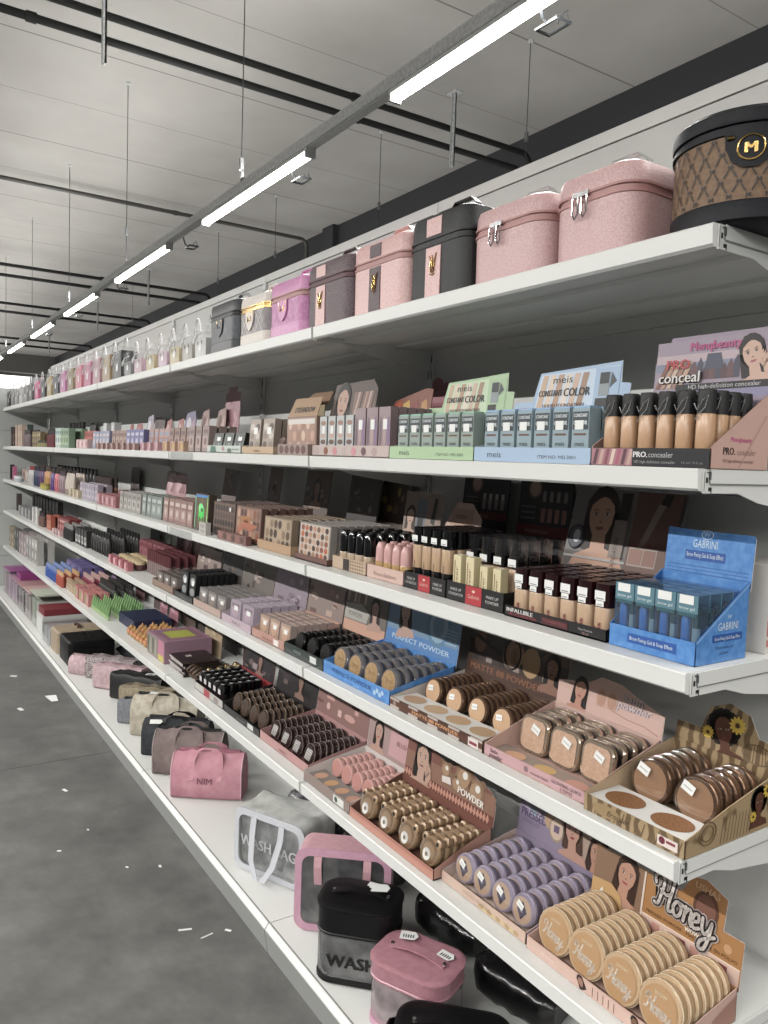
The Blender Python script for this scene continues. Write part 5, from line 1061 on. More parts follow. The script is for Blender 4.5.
def artInf(h, W, H):
    h.rc(.003, W-.003, .002, H-.003, 1, '#6a6361'); h.rc(.003, W*.6, H*.18, H-.003, 2, '#75706d')
    face(h, W*.3, H*.64, .1, 3, '#c2967e', '#2f211c', '#8c5450', 4); h.tube([(W*.1 + .022*math.cos(a), H*.36 + .026*math.sin(a), .001) for a in [2*PI*j/18 for j in range(18)]], .003, '#22202a', 5, closed=True); h.el(W*.1, H*.36, .02, .024, 12, '#4a4a58'); h.el(W*.11, H*.37, .01, .015, 13, '#b9bac2')
    h.rc(W*.44, W*.56, H*.16, H*.62, 13, '#8a7b72'); h.rc(W*.46, W*.55, H*.62, H*.95, 13, '#241c1d'); h.tx('FOUNDATION', W*.51, H*.2, .014, '#3c2f2c', 15, w=H*.4, rot=90)
    h.rc(W*.6, W-.004, .004, H-.004, 12, '#6b4a3f'); h.pg([(W*.68, H*.3), (W*.74, H*.34), (W*.86, H*.86), (W*.8, H*.88)], 13, '#8f7a70'); h.pg([(W*.8, H*.85), (W*.88, H*.82), (W*.9, H*.96), (W*.84, H*.97)], 14, '#241a18')
    h.rc(W*.62, W*.86, H*.1, H*.32, 13, '#a08f86'); h.rc(W*.63, W*.74, H*.12, H*.3, 14, '#94685a'); h.rc(W*.75, W*.85, H*.12, H*.3, 14, '#8a5f52'); h.tx('FULL COVER', W*.74, H*.34, .009, '#b0463f', 15); h.rc(.003, W*.6, H*.1, H*.13, 14, '#aaa4a0')
def frontInf(b, W, hf): b.tx('INFALLIBLE', W*.17, hf*.5, .011, '#d6d2d0', 2, w=W*.28, bold=.0005); b.tx('24H FOUNDATION', W*.2, hf*.18, .009, '#a8444c', 2, w=W*.3); b.rc(W*.4, W*.66, hf*.15, hf*.8, 2, '#4a1f22'); b.tx('FOUNDATION', W*.53, hf*.38, .009, '#9a4c50', 3); b.tx('New Formula', W*.82, hf*.5, .006, '#b9b5b2', 2); b.tx('30 ml', W*.82, hf*.18, .007, '#b98a88', 2)
o = tray('black tray of beige foundation bottles with dark red caps beside the blue tray', -.463, .045, S3, .264, .2, .022, .05, '#151315', '#151315', '#100e0f', '#151315', None, None, frontInf)
o = root('poster_card', 'tall card with a brunette woman and a foundation bottle behind the dark red caps', 'poster', (-.535, .255, S3 + .0006))
h = MB(); h.T = FR @ RX(-14); h.prism([(0, 0), (.29, 0), (.29, .262), (0, .272)], -.002, 0, '#777170'); h.T = h.T @ T(0, .09, 0); artInf(h, .29, .178); part('card', h, o)
I0_, I1_ = bottle_rect('foundation_bottle', .034, .03, .096, .042, '#c3a384/.25', '#26090e/.2', [('FOUNDATION', .004, .008, .011, .036, 90), ('24H', -.008, .008, .008, .02, 90)], '#7d2a34', sticker=[(-.012, .012, .067, .084), (-.009, .009, .056, .066)], r=.009)
grid(I0_, 'dark red capped foundation bottle', 'black tray beside blue', 'dark red capped foundations', -.463, .045, S3 + .0036, [.027, .069, .111, .153, .195, .237], rows(.012, 6, .0335), 0, I1_)
# black and red trays
def frontG(s):
    def f(b, W, hf): b.rc(W*.36, W*.64, .001, hf-.001, 2, '#b02630'); b.tx('Gabrini', W*.5, hf*.35, .012, '#dcb6a8', 3, w=W*.2); b.tx('MAKE UP', W*.18, hf*.55, .009, '#c9c6c4', 2, w=W*.2); b.tx('FOUNDATION', W*.18, hf*.3, .009, '#c9c6c4', 2, w=W*.26); b.tx('MAKE UP', W*.82, hf*.55, .009, '#c9c6c4', 2, w=W*.2); b.tx('POWDER', W*.82, hf*.3, .009, '#c9c6c4', 2, w=W*.22); b.el(W*.5, hf*.72, .005, .003, 3, '#e6c9bc')
    return f
def artG(kind):
    def f(h, W, H):
        h.rc(.002, W-.002, .002, H*.2, 1, '#7a2229'); h.rc(.002, W-.002, H*.2, H-.002, 1, '#1b1718')
        for i in range(4): h.rc(W*(.45 + .13*i), W*(.53 + .13*i), H*.26, H*.5, 2, '#8a8380' if not kind else '#a9746a'); h.rc(W*(.46 + .13*i), W*(.52 + .13*i), H*.5, H*.62, 2, '#c0bab6' if not kind else '#241a1c'); h.rc(W*(.46+.13*i), W*(.52+.13*i), H*.62, H*.8, 2, '#0e0c0d' if not kind else '#8a8380')
        h.el(W*.3, H*.84, .024, .026, 2, '#6a5348'); h.el(W*.3, H*.84, .018, .02, 3, '#a98a78')
        for i in range(3): h.rc(W*.06, W*.34, H*(.3 + .1*i), H*(.33 + .1*i), 2, '#6d6562')
        h.tx('FOUNDATION', W*.4, H*.06, .012, '#c4a8a2', 3)
    return f
o = tray('black tray with a red panel holding small yellow cartons before clear capped bottles', -.662, .05, S3, .19, .2, .042, .05, '#131214', '#131214', '#0e0d0e', '#131214', None, None, frontG(1))
o = root('poster_card', 'black and red card with a row of lipsticks behind the clear capped bottles', 'poster', (-.80, .37, S3 + .0006)); h = MB(); h.T = FR @ RX(-5); h.prism([(0, .0), (.185, .0), (.185, .27), (0, .27)], -.002, 0, '#171415'); h.T = h.T @ T(0, .125, 0); artG(1)(h, .185, .145); part('card', h, o)
o = root('poster_card', 'black and red card with four bottles behind the dark foundation tubes', 'poster', (-1.02, .36, S3 + .0006)); h = MB(); h.T = FR @ RX(-5); h.prism([(0, 0), (.19, 0), (.19, .27), (0, .27)], -.002, 0, '#171415'); h.T = h.T @ T(0, .15, 0); artG(0)(h, .19, .12); part('card', h, o)
b0, b1 = card_box(.027, .02, .098, '#cbbd90', '#d8cba0', None, '#ddd3b0', False, None, 'yellow_carton', 'carton')
_q = MB(); _q.T = FR @ T(0, 0, .0004); _q.tx('cover', .004, .045, .012, '#7a5a38', 1, rot=90, w=.055, bold=.0004); _q.rc(-.009, -.006, .012, .085, 1, '#8a6c48'); b0.p('lettering', _q); 
for i, x in enumerate([.028, .072, .118, .160]):
    _o = b0.put('small yellow printed carton, %s of four in the black and red tray' % ['leftmost', 'second', 'third', 'rightmost'][i], (-.662 + x, .056, S3 + .004), 'small yellow cartons', 0, 0)
    if i > 1: _o.scale = (.9, 1, .86)
c0, c1 = bottle_rect('clear_cap_bottle', .034, .03, .142, .06, '#c0a184/.25', 'acetate', None, sticker=[(-.013, .011, .088, .104)], r=.008)
for t_ in (c0, c1): q = MB(); q.loft(.024, .022, .008, [(0, .082), (0, .106), (.002, .108)], 'black_gloss', 4, cy=.015); t_.p('inner_cap', q, 'black inner cap')
grid(c0, 'clear capped beige foundation', 'black and red tray', 'clear capped foundations', -.662, .05, S3 + .0036, [.026, .072, .118, .164], rows(.045, 4, .036), 0, c1)
o = tray('black tray with a red panel holding tall dark foundation tubes', -.829, .05, S3, .163, .2, .04, .05, '#131214', '#131214', '#0e0d0e', '#131214', None, None, frontG(0))
g0, g1 = bottle_rect('foundation_tube', .031, .027, .145, .042, '#bb9a78/.3', 'black_gloss', [('matte', .002, .05, .009, .03, 90)], '#5b4636', sticker=[(-.011, .011, .112, .126)], base=('#141316/.25', .048), r=.011)
grid(g0, 'tall dark foundation tube', 'tray with red panel', 'tall dark foundation tubes', -.829, .05, S3 + .0036, [.024, .062, .1, .138], rows(.012, 6, .03), 0, g1)
# pink capped, black capped
def artWoman(h, W, H): h.rc(.002, W-.002, .002, H-.002, 1, '#8f7c70'); h.rc(W*.35, W*.6, H*.1, H*.9, 2, '#6f7680'); h.rc(W*.4, W*.55, H*.4, H*.6, 3, '#23201f'); face(h, W*.2, H*.6, .05, 4, '#c0a08c', '#3a2a22'); h.pg([(W*.65, H*.1), (W*.95, H*.1), (W*.95, H*.5), (W*.7, H*.4)], 3, '#c9a07c'); h.pg([(W*.75, H*.55), (W*.85, H*.5), (W*.88, H*.9), (W*.8, H*.92)], 4, '#171413')
o = tray('pale pink tray of golden bottles with pink caps', -1.0, .05, S3, .166, .22, .035, .045, '#cfaea2', '#cfaea2', '#c9a598', '#c3a294', [(0, .03), (.166, .03), (.166, .16), (.12, .2), (.06, .2), (.02, .14), (0, .1)], lambda h, W, H: (h.rc(.003, W-.003, .003, H*.5, 1, '#c3a08e'), h.rc(W*.25, W*.8, H*.5, H*.9, 1, '#b08f7c'), h.tx('matte', W*.5, H*.75, .02, '#3a2c26', 3), h.pg([(W*.2, H*.3), (W*.8, H*.5), (W*.75, H*.6), (W*.2, H*.42)], 3, '#7d5a48')), frontplain('foundation', '', '#a88a80', None))
k0, k1 = bottle_rect('pink_cap_bottle', .03, .03, .09, .048, '#b9935c/.2', '#cd9c98/.35', [('skin', .0, .008, .008, .02, 90)], '#8a6a40', r=.013, taper=.006)
grid(k0, 'pink capped golden bottle', 'pale pink tray', 'pink capped golden bottles', -1.0, .05, S3 + .0036, [.026, .064, .102, .14], rows(.012, 5, .037), 0)
o = tray('cream checked tray of beige bottles with black caps', -1.184, .05, S3, .178, .22, .035, .045, '#bfa58c', '#bfa58c', '#a58a74', '#a58a74', [(0, .03), (.178, .03), (.178, .2), (0, .22)], artWoman, lambda b, W, hf: [b.rc(W*.34, W*.52, .002, hf-.002, 3, '#2b2522')] + [b.rc(W*.55 + i*.012, W*.55 + .006 + i*.012, .003, hf-.003, 2, '#8f7458') for i in range(6)] + [b.rc(W*.55, W*.98, .006 + j*.009, .008 + j*.009, 3, '#d8c4ae') for j in range(3)])
k0, k1 = bottle_rect('black_cap_bottle', .032, .03, .105, .06, '#b7a084/.3', 'black_gloss', None, r=.012, taper=.004)
grid(k0, 'black capped beige bottle', 'cream checked tray', 'black capped beige bottles', -1.184, .05, S3 + .0036, [.026, .068, .11, .152], rows(.012, 5, .037), 0)
# palettes farther along the middle shelf
def palette(name, label, x, y, z, w, d, h, frame, pans, nx, ny, group, extra=None, lid=None, rx=-3, round_=True):
    b = MB(); b.box(-w/2, w/2, 0, d, 0, h, frame); b.T = FR @ T(0, 0, .0002)
    b.rc(-w*.47, w*.47, h*.04, h*.96, 1, lid or frame)
    for i in range(nx):
        for j in range(ny):
            cx = -w*.45 + w*.9*(i+.5)/nx; cy = h*(.06 + .88*(j+.5)/ny); c = pans[(i*3 + j*5) % len(pans)]
            if round_: b.el(cx, cy, w/nx*.38, h/ny*.4, 2, c, 0, 12)
            else: b.rc(cx - w/nx*.4, cx + w/nx*.4, cy - h/ny*.4, cy + h/ny*.4, 2, c)
    if extra: extra(b, w, h)
    return single(name, b, label, 'palette', (x, y, z + d*math.sin(math.radians(max(0, -rx)))), 0, group, rx)
BR = ['#7a5440', '#a37a60', '#5c3a30', '#c09a80', '#8a4a38', '#b8866a', '#4a2f28']
o = tray('low brown tray of many-pan eyeshadow palettes', -1.40, .04, S3, .205, .26, .018, .03, '#6d4a42', '#6d4a42', '#5a3c36', '#5a3c36')
for j in range(8):
    palette('eyeshadow_palette', 'many-pan eyeshadow palette, %s from front in the low brown tray' % ORD[j], -1.297, .048 + j*.028, S3 + .0038, .19, .022, .108, '#8f8783', BR + ['#b5602f'], 7, 5, 'many-pan palettes in the low brown tray', lid='#c2b4a8')
o = tray('kraft tray of beige eyeshadow palettes', -1.675, .04, S3, .25, .26, .03, .04, 'kraft', 'kraft', 'kraft', 'kraft')
for j in range(7):
    palette('eyeshadow_palette', 'beige eyeshadow palette with dark pans, %s from front in the kraft tray' % ORD[j], -1.55, .05 + j*.032, S3 + .0038, .2, .024, .105, '#8d7a66', ['#5d4636', '#8a7058', '#b59a7c', '#46352c'], 6, 3, 'beige palettes in the kraft tray', lid='#a8957c')
def orange(b, w, h): b.pg([(-w*.4, h*.2), (-w*.1, h*.4), (w*.1, h*.3), (w*.4, h*.5), (w*.1, h*.55), (-w*.1, h*.65), (-w*.4, h*.35)], 4, '#b0674a'); b.rc(-w*.3, w*.1, h*.55, h*.72, 4, '#a8703c')
for j in range(6):
    palette('eyeshadow_palette', 'brown palette with an orange print, %s from front left of the kraft tray' % ORD[j], -1.81, .06 + j*.034, S3 + .0008, .215, .024, .125, '#6d5148', BR, 7, 3, 'orange printed palettes', orange, '#8f6d5c')
for j in range(6):
    palette('eyeshadow_palette', 'dark brown palette with a white price dot, %s from front' % ORD[j], -2.035, .06 + j*.034, S3 + .0008, .21, .024, .125, '#5a443c', ['#3a2a26', '#54403a', '#2c201e'], 7, 4, 'dark brown dotted palettes', lambda b, w, h: b.el(w*.28, h*.82, w*.04, w*.04, 5, 'sticker'), '#6f564a')
def neon(b, w, h):
    b.el(0, h*.52, w*.2, h*.19, 4, '#2fe04a'); b.el(-w*.05, h*.62, w*.17, h*.12, 5, '#7df08a'); b.el(w*.04, h*.56, w*.1, h*.06, 6, '#1d7a30')
    for i in range(4): b.pg([(-w*.2 + i*w*.12, h*.42), (-w*.15 + i*w*.12, h*.44), (-w*.18 + i*w*.12, h*.2)], 4, '#2fe04a')
    b.rc(-w*.47, -w*.43, h*.05, h*.95, 5, '#7de0b8'); b.rc(w*.4, w*.45, h*.05, h*.95, 5, '#a8e878'); b.rc(-w*.47, w*.45, h*.9, h*.97, 5, '#3f86c8')
palette('novelty_pack', 'upright pack with a neon green shape and shiny cyan and lime edges', -2.245, .05, S3 + .0008, .15, .03, .145, '#4a3c30', ['#5c4a34', '#6d5a40'], 3, 3, None, neon, '#5a4a38')
palette('small_carton', 'pale price box in front of the dark brown dotted palettes', -2.12, .012, S3 + .0008, .07, .02, .045, '#b9b4ae', ['#a39d98'], 1, 2, None, None, '#c5c0ba', 0)
palette('small_carton', 'low reddish tray strip below the orange printed palettes', -1.85, .018, S3 + .0008, .26, .02, .03, '#7d5450', ['#94685e', '#5c3c38'], 6, 1, None, None, '#86605a', 0)
for x, z0_, w_, y_, base, cols, nm, por in [(-1.91, .1, .19, .31, '#5f4c44', ['#8a6f60', '#9c8a84', '#463632'], 'brown poster card leaning at the back above the beige palettes', (.5, .5, .06, '#9a7a68')), (-1.60, .1, .19, .32, '#2f2624', ['#4a3a36', '#75635a', '#1c1716'], 'dark poster card behind the kraft tray palettes', None), (-1.46, .08, .17, .36, '#4a3a30', ['#a38a3c', '#6d5040', '#8a6a50'], 'brown poster card with a yellow band behind the many-pan palettes', None),
                                  (-2.28, .1, .12, .33, '#77605a', ['#4a3430', '#96807a'], 'narrow brown card behind the dark dotted palettes', None), (-2.78, .12, .17, .33, '#6a5550', ['#4a3a38', '#8a6d66'], 'dim reddish card behind the clear tubes', None)]:
    o = root('poster_card', nm, 'poster', (x, y_, S3 + .0006)); h = MB(); h.T = FR @ RX(-8); h.prism([(0, 0), (w_, 0), (w_, .26), (0, .26)], -.002, 0, base); h.T = h.T @ T(0, z0_ + .02, 0); artgen(len(nm), base, cols, por)(h, w_, .24 - z0_); part('card', h, o)

# ================= second highest shelf (eye level)
def artPro(h, W, H):
    h.rc(.002, W-.002, .003, H*.94, 1, '#a090a0'); h.rc(.002, W*.95, H*.62, H*.74, 2, '#c0aab2'); h.rc(.002, W*.95, H*.5, H*.62, 2, '#8488a0')
    for i in range(9): h.pg([(W*(.28 + .05*i), H*.36), (W*(.33 + .05*i), H*.36), (W*(.33 + .05*i), H*(.5 + .04*(i % 3))), (W*(.305 + .05*i), H*(.58 + .05*(i % 3))), (W*(.28 + .05*i), H*(.5 + .04*(i % 3)))], 3, ['#5d4048', '#6d4c50', '#4c4a5c'][i % 3])
    h.pg([(W*.44, H*.5), (W*.6, H*.5), (W*.57, H*.72), (W*.46, H*.72)], 4, '#4d5064')
    for i in range(5): h.pg([(W*(.02 + i*.05), H*.26), (W*(.055 + i*.05), H*.26), (W*(.14 + i*.05), H*.62), (W*(.10 + i*.05), H*.62)], 5, ['#8a5a48', '#b88f74', '#d2b49a', '#a37a62', '#c8a488'][i])
    face(h, W*.82, H*.66, .05, 5, '#d2ab98', '#1f1716', '#a85a60', 14, hand=True)
    h.rc(.05, W-.002, H*.2, H*.3, 14, '#1d1b1f'); h.tx('HD high-definition concealer', W*.62, H*.225, .011, '#c9c6c8', 15, w=W*.58); h.rc(W*.4, W-.002, .003, H*.2, 14, '#8d86a8')
    h.tx('PRO', W*.22, H*.53, .024, '#c33f46', 15, w=W*.2, bold=.0008); h.tx('conceal', W*.24, H*.33, .027, '#2a2524', 15, w=W*.36, bold=.0018); h.tx('conceal', W*.24, H*.33, .027, '#e0dbd6', 19, w=W*.36, bold=.0006)
    h.tx('Menqbeauty', W*.52, H*.78, .022, '#c24a86', 8, w=W*.42, bold=.0005)
def frontPro(b, W, hf):
    b.rc(.001, W*.4, .001, hf-.001, 1, '#a8747c')
    for i in range(7): b.pg([(.004 + i*.012, .002), (.011 + i*.012, .002), (.017 + i*.012, hf-.002), (.010 + i*.012, hf-.002)], 2, ['#5d3a44', '#c2a094', '#8a4a58', '#d8c0b0', '#a85a70'][i % 5])
    b.rc(W*.38, W-.001, .0, hf, 3, '#141318'); b.tx('PRO.', W*.45, hf*.5, .013, '#dcdadb', 4, bold=.0006, w=W*.12, ); b.tx('concealer', W*.62, hf*.5, .013, '#b9b8bc', 4, w=W*.2); b.tx('HD high-definition concealer', W*.57, hf*.18, .007, '#9a989c', 4, w=W*.34); b.tx('15 ml / 0.5 oz', W*.87, hf*.2, .005, '#8a888c', 4, w=W*.16)
def sidePro(b, D, hf, hb):
    b.pg([(.001, .001), (D-.001, .001), (D-.001, hb-.003), (.001, hf)], 1, '#caa396')
    b.tx('Menqbeauty', .075, .042, .011, '#c04f84', 2, w=.055, bold=.0003); b.tx('PRO.', .045, .022, .016, '#3a2f30', 2, w=.03, bold=.0006); b.tx('concealer', .09, .022, .014, '#8f736c', 2, w=.05); b.tx('HD high-definition concealer', .07, .01, .008, '#6d5450', 2, w=.08); b.pg([(.07, .002), (.073, .002), (.14, .085), (.138, .087)], 2, '#b58a7c')
o = tray('pink and black tray of concealer tubes under a card of a woman resting her cheek', -.231, .02, S2, .231, .15, .03, .12, '#141318', '#caa396', '#8a6d66', '#9a8a9c',
         [(0, .11), (.231, .11), (.231, .222), (.215, .232), (.03, .232), (.022, .19), (0, .188)], artPro, frontPro, sidePro, -4, sidetop=[(0, .032), (.145, .123), (.15, .121)])
t0, t1 = bottle_rect('concealer_tube', .027, .025, .118, .037, '#c49a74/.3', 'black_matte', [('PRO conceal', -.004, .005, .009, .04, 90), ('concealer', .005, .005, .005, .028, 90)], '#4a352a', r=.01, taper=.001)
for t_ in (t0, t1):
    q = MB(); q.tube([(-.012, -.002, .096), (-.006, -.003, .086), (.002, -.003, .1), (.012, -.002, .108), (.008, -.003, .09), (-.004, -.003, .078), (-.01, -.002, .07)], .0008, '#c9c9c9', 4); t_.p('security_cord', q, 'thin white cord')
grid(t0, 'beige concealer tube with black cap', 'pink and black tray', 'beige concealer tubes', -.231, .02, S2 + .0036, [.022, .058, .094, .13, .166, .202], rows(.013, 4, .0315), 0)
def artMeis(base, light):
    def f(h, W, H):
        h.pg([(W*.19, .002), (W*.88, .002), (W*.88, H*.92), (W*.23, H*.86)], 1, light)
        for i in range(6): h.pg([(W*(.2 + i*.07), .002), (W*(.25 + i*.07), .002), (W*(.30 + i*.07), H*.84), (W*(.25 + i*.07), H*.84)], 2, ['#c9ab90', '#dcc6b0', '#b8937a', '#e2d2c2', '#cdb09c', '#a5846c'][i])
        h.rc(W*.7, W*.895, .002, H*.9, 3, base)
        h.tx('meis', W*.43, H*.66, .022, '#33383a', 4, w=W*.17); h.tx('CONSTANT', W*.33, H*.4, .018, '#2a2a2c', 4, w=W*.21, bold=.0008); h.tx('COLOR', W*.56, H*.38, .024, '#222224', 4, w=W*.22, bold=.001); h.tx('LIQUID FOUNDATION', W*.45, H*.16, .011, '#5a3f38', 4, w=W*.36, bold=.0003)
        h.rc(W*.72, W*.81, H*.1, H*.3, 5, '#2a2b2e'); h.rc(W*.74, W*.82, H*.34, H*.8, 5, '#8f989c'); h.rc(W*.745, W*.815, H*.58, H*.8, 6, '#33373b'); h.pg([(W*.825, H*.5), (W*.875, H*.62), (W*.83, H*.8)], 5, '#4a4f52'); h.tx('NEW', W*.1, H*.1, .012, '#c2545c', 6, bold=.0004)
    return f
def frontMeis(bg, t): return lambda b, W, hf: (b.rc(.001, W-.001, .001, hf-.001, 1, bg), b.tx('meis', W*.2, hf*.3, .018, '#3a4144', 2, w=W*.13), b.tx('ITEM NO: MEI.3001', W*.74, hf*.3, .009, '#3c4245', 2, w=W*.3))
def meis(label, x0, W, base, light, dark, box, top, tname, cname):
    o = tray(label, x0, .02, S2, W, .13, .029, .05, base, base, light, base, [(0, .10), (W*.98, .10), (W*.98, .156), (W*.91, .158), (W*.9, .2), (W*.22, .19), (W*.17, .13), (0, .13)], artMeis(base, light), frontMeis(base, dark), None, -6, hx=-.03)
    b = MB(); w, d, h = .04, .03, .098
    b.rings([[(x*w/2, y*d/2 + d/2, z) for x, y in ((1, -1), (1, 1), (-1, 1), (-1, -1))] for z in (0, h*.985)] + [[(x*w*.48, y*d*.46 + d/2, h) for x, y in ((1, -1), (1, 1), (-1, 1), (-1, -1))]], box, smooth=False)
    b.T = FR @ T(0, 0, .0002); b.rc(-w*.46, w*.46, h*.6, h*.93, 1, '#3a4248'); b.tx('CONSTANT', 0, h*.83, .009, '#c8d2d4', 2, w=w*.8, bold=.0003); b.tx('COLOR', 0, h*.69, .011, '#c8d2d4', 2, w=w*.8, bold=.0004); b.rc(-w*.36, w*.36, h*.5, h*.535, 2, '#6d4a3c'); b.tx('meis', 0, h*.3, .013, '#2f4048', 2, w=w*.55); b.rc(-w*.3, w*.3, h*.2, h*.22, 2, '#5d7078')
    t = Tpl('foundation_carton', 'carton'); t.p('carton', b); t.p('top_flap', MB().box(-w*.47, w*.47, .001, d - .001, h, h + .0035, top))
    t1 = Tpl('foundation_carton', 'carton'); t1.parts = list(t.parts); q = MB(); q.T = FR @ T(0, 0, .0012); q.rc(-.012, .008, h*.6, h*.77, 1, 'sticker'); t1.p('price_sticker', q, 'white price sticker')
    n = 6; grid(t, cname, tname, cname + 's', x0, .02, S2 + .0036, [W*(.12 + .152*i) for i in range(n)], rows(.012, 3, .035), 0, t1)
meis('pale blue tray of blue foundation cartons with a printed color card', -.549, .316, '#a3bcd8', '#c3d4e6', '#5c7890', '#8fa5af', '#8fb2d8', 'pale blue tray', 'blue grey foundation carton')
meis('pale green tray of green foundation cartons with a printed color card', -.868, .317, '#a9c69c', '#c4d8b6', '#5d7a58', '#93a29a', '#8cbfa8', 'pale green tray', 'green grey foundation carton')
# heart-shaped red card behind
o = root('poster_card', 'red and pink cloud-shaped card at the back above the green tray', 'poster', (-1.225, .385, S2 + .0006)); h = MB(); h.T = FR; h.prism([(0, 0), (.12, 0), (.12, .19)] + arc(.10, .205, .025, 0, 150, 6) + arc(.055, .215, .03, 30, 170, 6) + arc(.02, .19, .022, 60, 200, 6) + [(0, .1)], -.002, 0, '#a86a72'); h.tx('SWEET', .06, .19, .022, '#d09aa0', 3, bold=.001); h.rc(.01, .11, .12, .16, 2, '#8f3f4a'); part('card', h, o)
o = tray('pale pink printed tray of clear palettes and slim lip sets', -1.268, .02, S2, .398, .16, .03, .04, '#c2afaa', '#c2afaa', '#a8928c', '#a8928c', None, None,
         lambda b, W, hf: [b.el(W*(.08 + .125*i), hf*.5, .012, hf*.36, 2, ['#b8a49c', '#8a4f34', '#c9888c', '#b9a8a4', '#cf8a96', '#6d4a50', '#b59a98'][i]) for i in range(7)])
u0, u1 = card_box(.04, .022, .108, '#9a9a9c', '#b9bcbc', (1, 5, ['#a07868', '#6d5048', '#c2a090', '#c9c0bc']), '#c4c6c6')
grid(u0, 'slim silver palette', 'pale pink printed tray', 'slim silver palettes', -1.268, .02, S2 + .0036, [.042, .09, .138, .186], rows(.012, 5, .027), 0, u1)
u0, u1 = card_box(.052, .022, .124, '#8a7478', '#9c868a', (3, 1, ['#77606a', '#b39a98', '#8a7096']), '#a08c90', True, None, 'lip_set', 'lip set')
grid(u0, 'clear mauve lip set', 'pale pink printed tray', 'clear mauve lip sets', -1.268, .02, S2 + .0036, [.24, .298, .356], rows(.012, 5, .027), 0, u1)
u0, u1 = card_box(.05, .022, .11, '#6d5654', '#7d6664', (2, 1, ['#5a4444', '#94807c']), '#8a7472', False, None, 'lip_set', 'lip set')
for i in range(4): u0.put('brownish clear lip set behind the pale green cartons, %s in line' % ORD[i], (-.955 + .047*i - .012*(i % 2), .19 + .03*(i % 2), S2 + .0006), 'brownish clear lip sets')
# open kraft box with portrait card
o = root('poster_card', 'glossy portrait card of a woman with dark brows above the slim silver palettes', 'poster', (-1.50, .185, S2 + .0006)); h = MB(); h.T = FR @ RX(-8)
h.prism([(0, 0), (.27, 0), (.27, .205), (.24, .235), (.02, .23), (0, .13)], -.002, 0, '#5c4a44'); h.T = h.T @ T(0, 0, .0002); h.rc(.14, .262, .12, .2, 1, '#8a6a5e'); h.rc(.002, .14, .1, .115, 1, '#d8d2cc')
for i in range(5): h.pg([(.15 + i*.022, .13), (.16 + i*.022, .13), (.175 + i*.022, .2), (.165 + i*.022, .2)], 2, ['#c2a79c', '#4a3530', '#b08a80'][i % 3])
face(h, .075, .17, .095, 3, '#c49c88', '#1e1613', '#8f5048', -6, body=False); part('card', h, o)
o = root('poster_card', 'red and yellow stepped card behind the clear mauve lip sets', 'poster', (-1.225, .235, S2 + .0006)); h = MB(); h.T = FR @ RX(-8); h.prism([(0, 0), (.2, 0), (.2, .195), (.17, .2), (.02, .17), (0, .12)], -.002, 0, '#8a4a38')
for i in range(4): h.pg([(.02 + i*.045, .11), (.06 + i*.045, .12), (.055 + i*.04, .17), (.02 + i*.045, .16)], 2, ['#b5522f', '#c9a23c', '#8f3a30', '#c28a4a'][i])
part('card', h, o)
o = root('open_carton', 'open kraft carton standing on end with dark print left of the portrait card', 'carton', (-1.725, .16, S2 + .0006)); b = MB(); b.box(0, .2, 0, .06, 0, .12, 'kraft'); part('carton', b, o)
h = MB(); h.T = T(0, .002, .12) @ FR @ RX(-18); h.prism([(0, 0), (.21, 0), (.21, .075), (.02, .075)], -.002, 0, 'kraft'); h.tx('EYESHADOW', .115, .024, .026, '#2d2836', 3, w=.14, bold=.0008); part('front_flap', h, o, 'printed flap')
h = MB(); h.T = T(0, .05, .17) @ FR @ RX(-30); h.prism([(.02, 0), (.2, 0), (.19, .05), (.05, .05)], -.002, 0, '#94755a'); part('rear_flap', h, o)
palette('shimmer_palette', 'large shimmering palette box with a mirror strip below the kraft carton', -1.365, .034, S2 + .0006, .19, .06, .115, '#8f7264', ['#c9a088', '#b58a76', '#d8b8a2', '#a87c68'], 6, 3, None, lambda b, w, h: b.rc(-w*.45, w*.45, h*.8, h*.93, 4, '#d8d2cc'), '#a8887a', 0)
palette('small_carton', 'low printed strip of small round items below the shimmering palette', -1.37, .008, S2 + .0006, .2, .02, .032, '#8a746c', ['#6d4844', '#c0a9a0', '#94685c'], 5, 1, None, None, '#a08c84', 0)
o = tray('kraft tray holding two clear brush palettes', -1.775, .02, S2, .25, .14, .024, .04, '#c2a685', '#c2a685', '#a88c6c', '#a88c6c', None, None, frontplain('matte', '', '#6d543c'))
u0, u1 = card_box(.085, .024, .11, '#94867c', '#a39488', (2, 3, ['#5d4c42', '#8f7c6e', '#c7bab0']), '#a89c92', True, None, 'brush_palette', 'palette')
grid(u0, 'clear brush palette', 'kraft tray on eye level shelf', 'clear brush palettes', -1.775, .02, S2 + .0036, [.07, .175], rows(.012, 4, .03), -4, u1)
soft_pouch('mauve brown pouch leaning beside the kraft tray', (-1.50, .055, S2 + .0006), 0, .05, .04, .06, '#6d5550/.4')
o = tray('pale mint printed tray of three black palettes', -2.105, .02, S2, .32, .14, .026, .04, '#c3ccc4', '#c3ccc4', '#a8b0a8', '#a8b0a8', None, None, lambda b, W, hf: (b.pg([(W*.1, .003), (W*.3, .003), (W*.26, hf-.002), (W*.12, hf-.002)], 2, '#4d7a68'), b.el(W*.5, hf*.6, .014, .008, 2, '#b5868a'), b.el(W*.68, hf*.35, .02, .008, 2, '#5d6d5c'), b.rc(W*.75, W*.95, hf*.4, hf*.6, 2, '#8a948c')))
u0, u1 = card_box(.088, .024, .066, '#1c1d1e', '#2c302e', (4, 2, ['#5d6660', '#3a403d', '#7a827c']), '#33363a', True, None, 'black_palette', 'palette')
grid(u0, 'small black palette', 'pale mint tray', 'small black palettes', -2.105, .02, S2 + .0036, [.06, .16, .26], rows(.012, 4, .03), -12, u1)
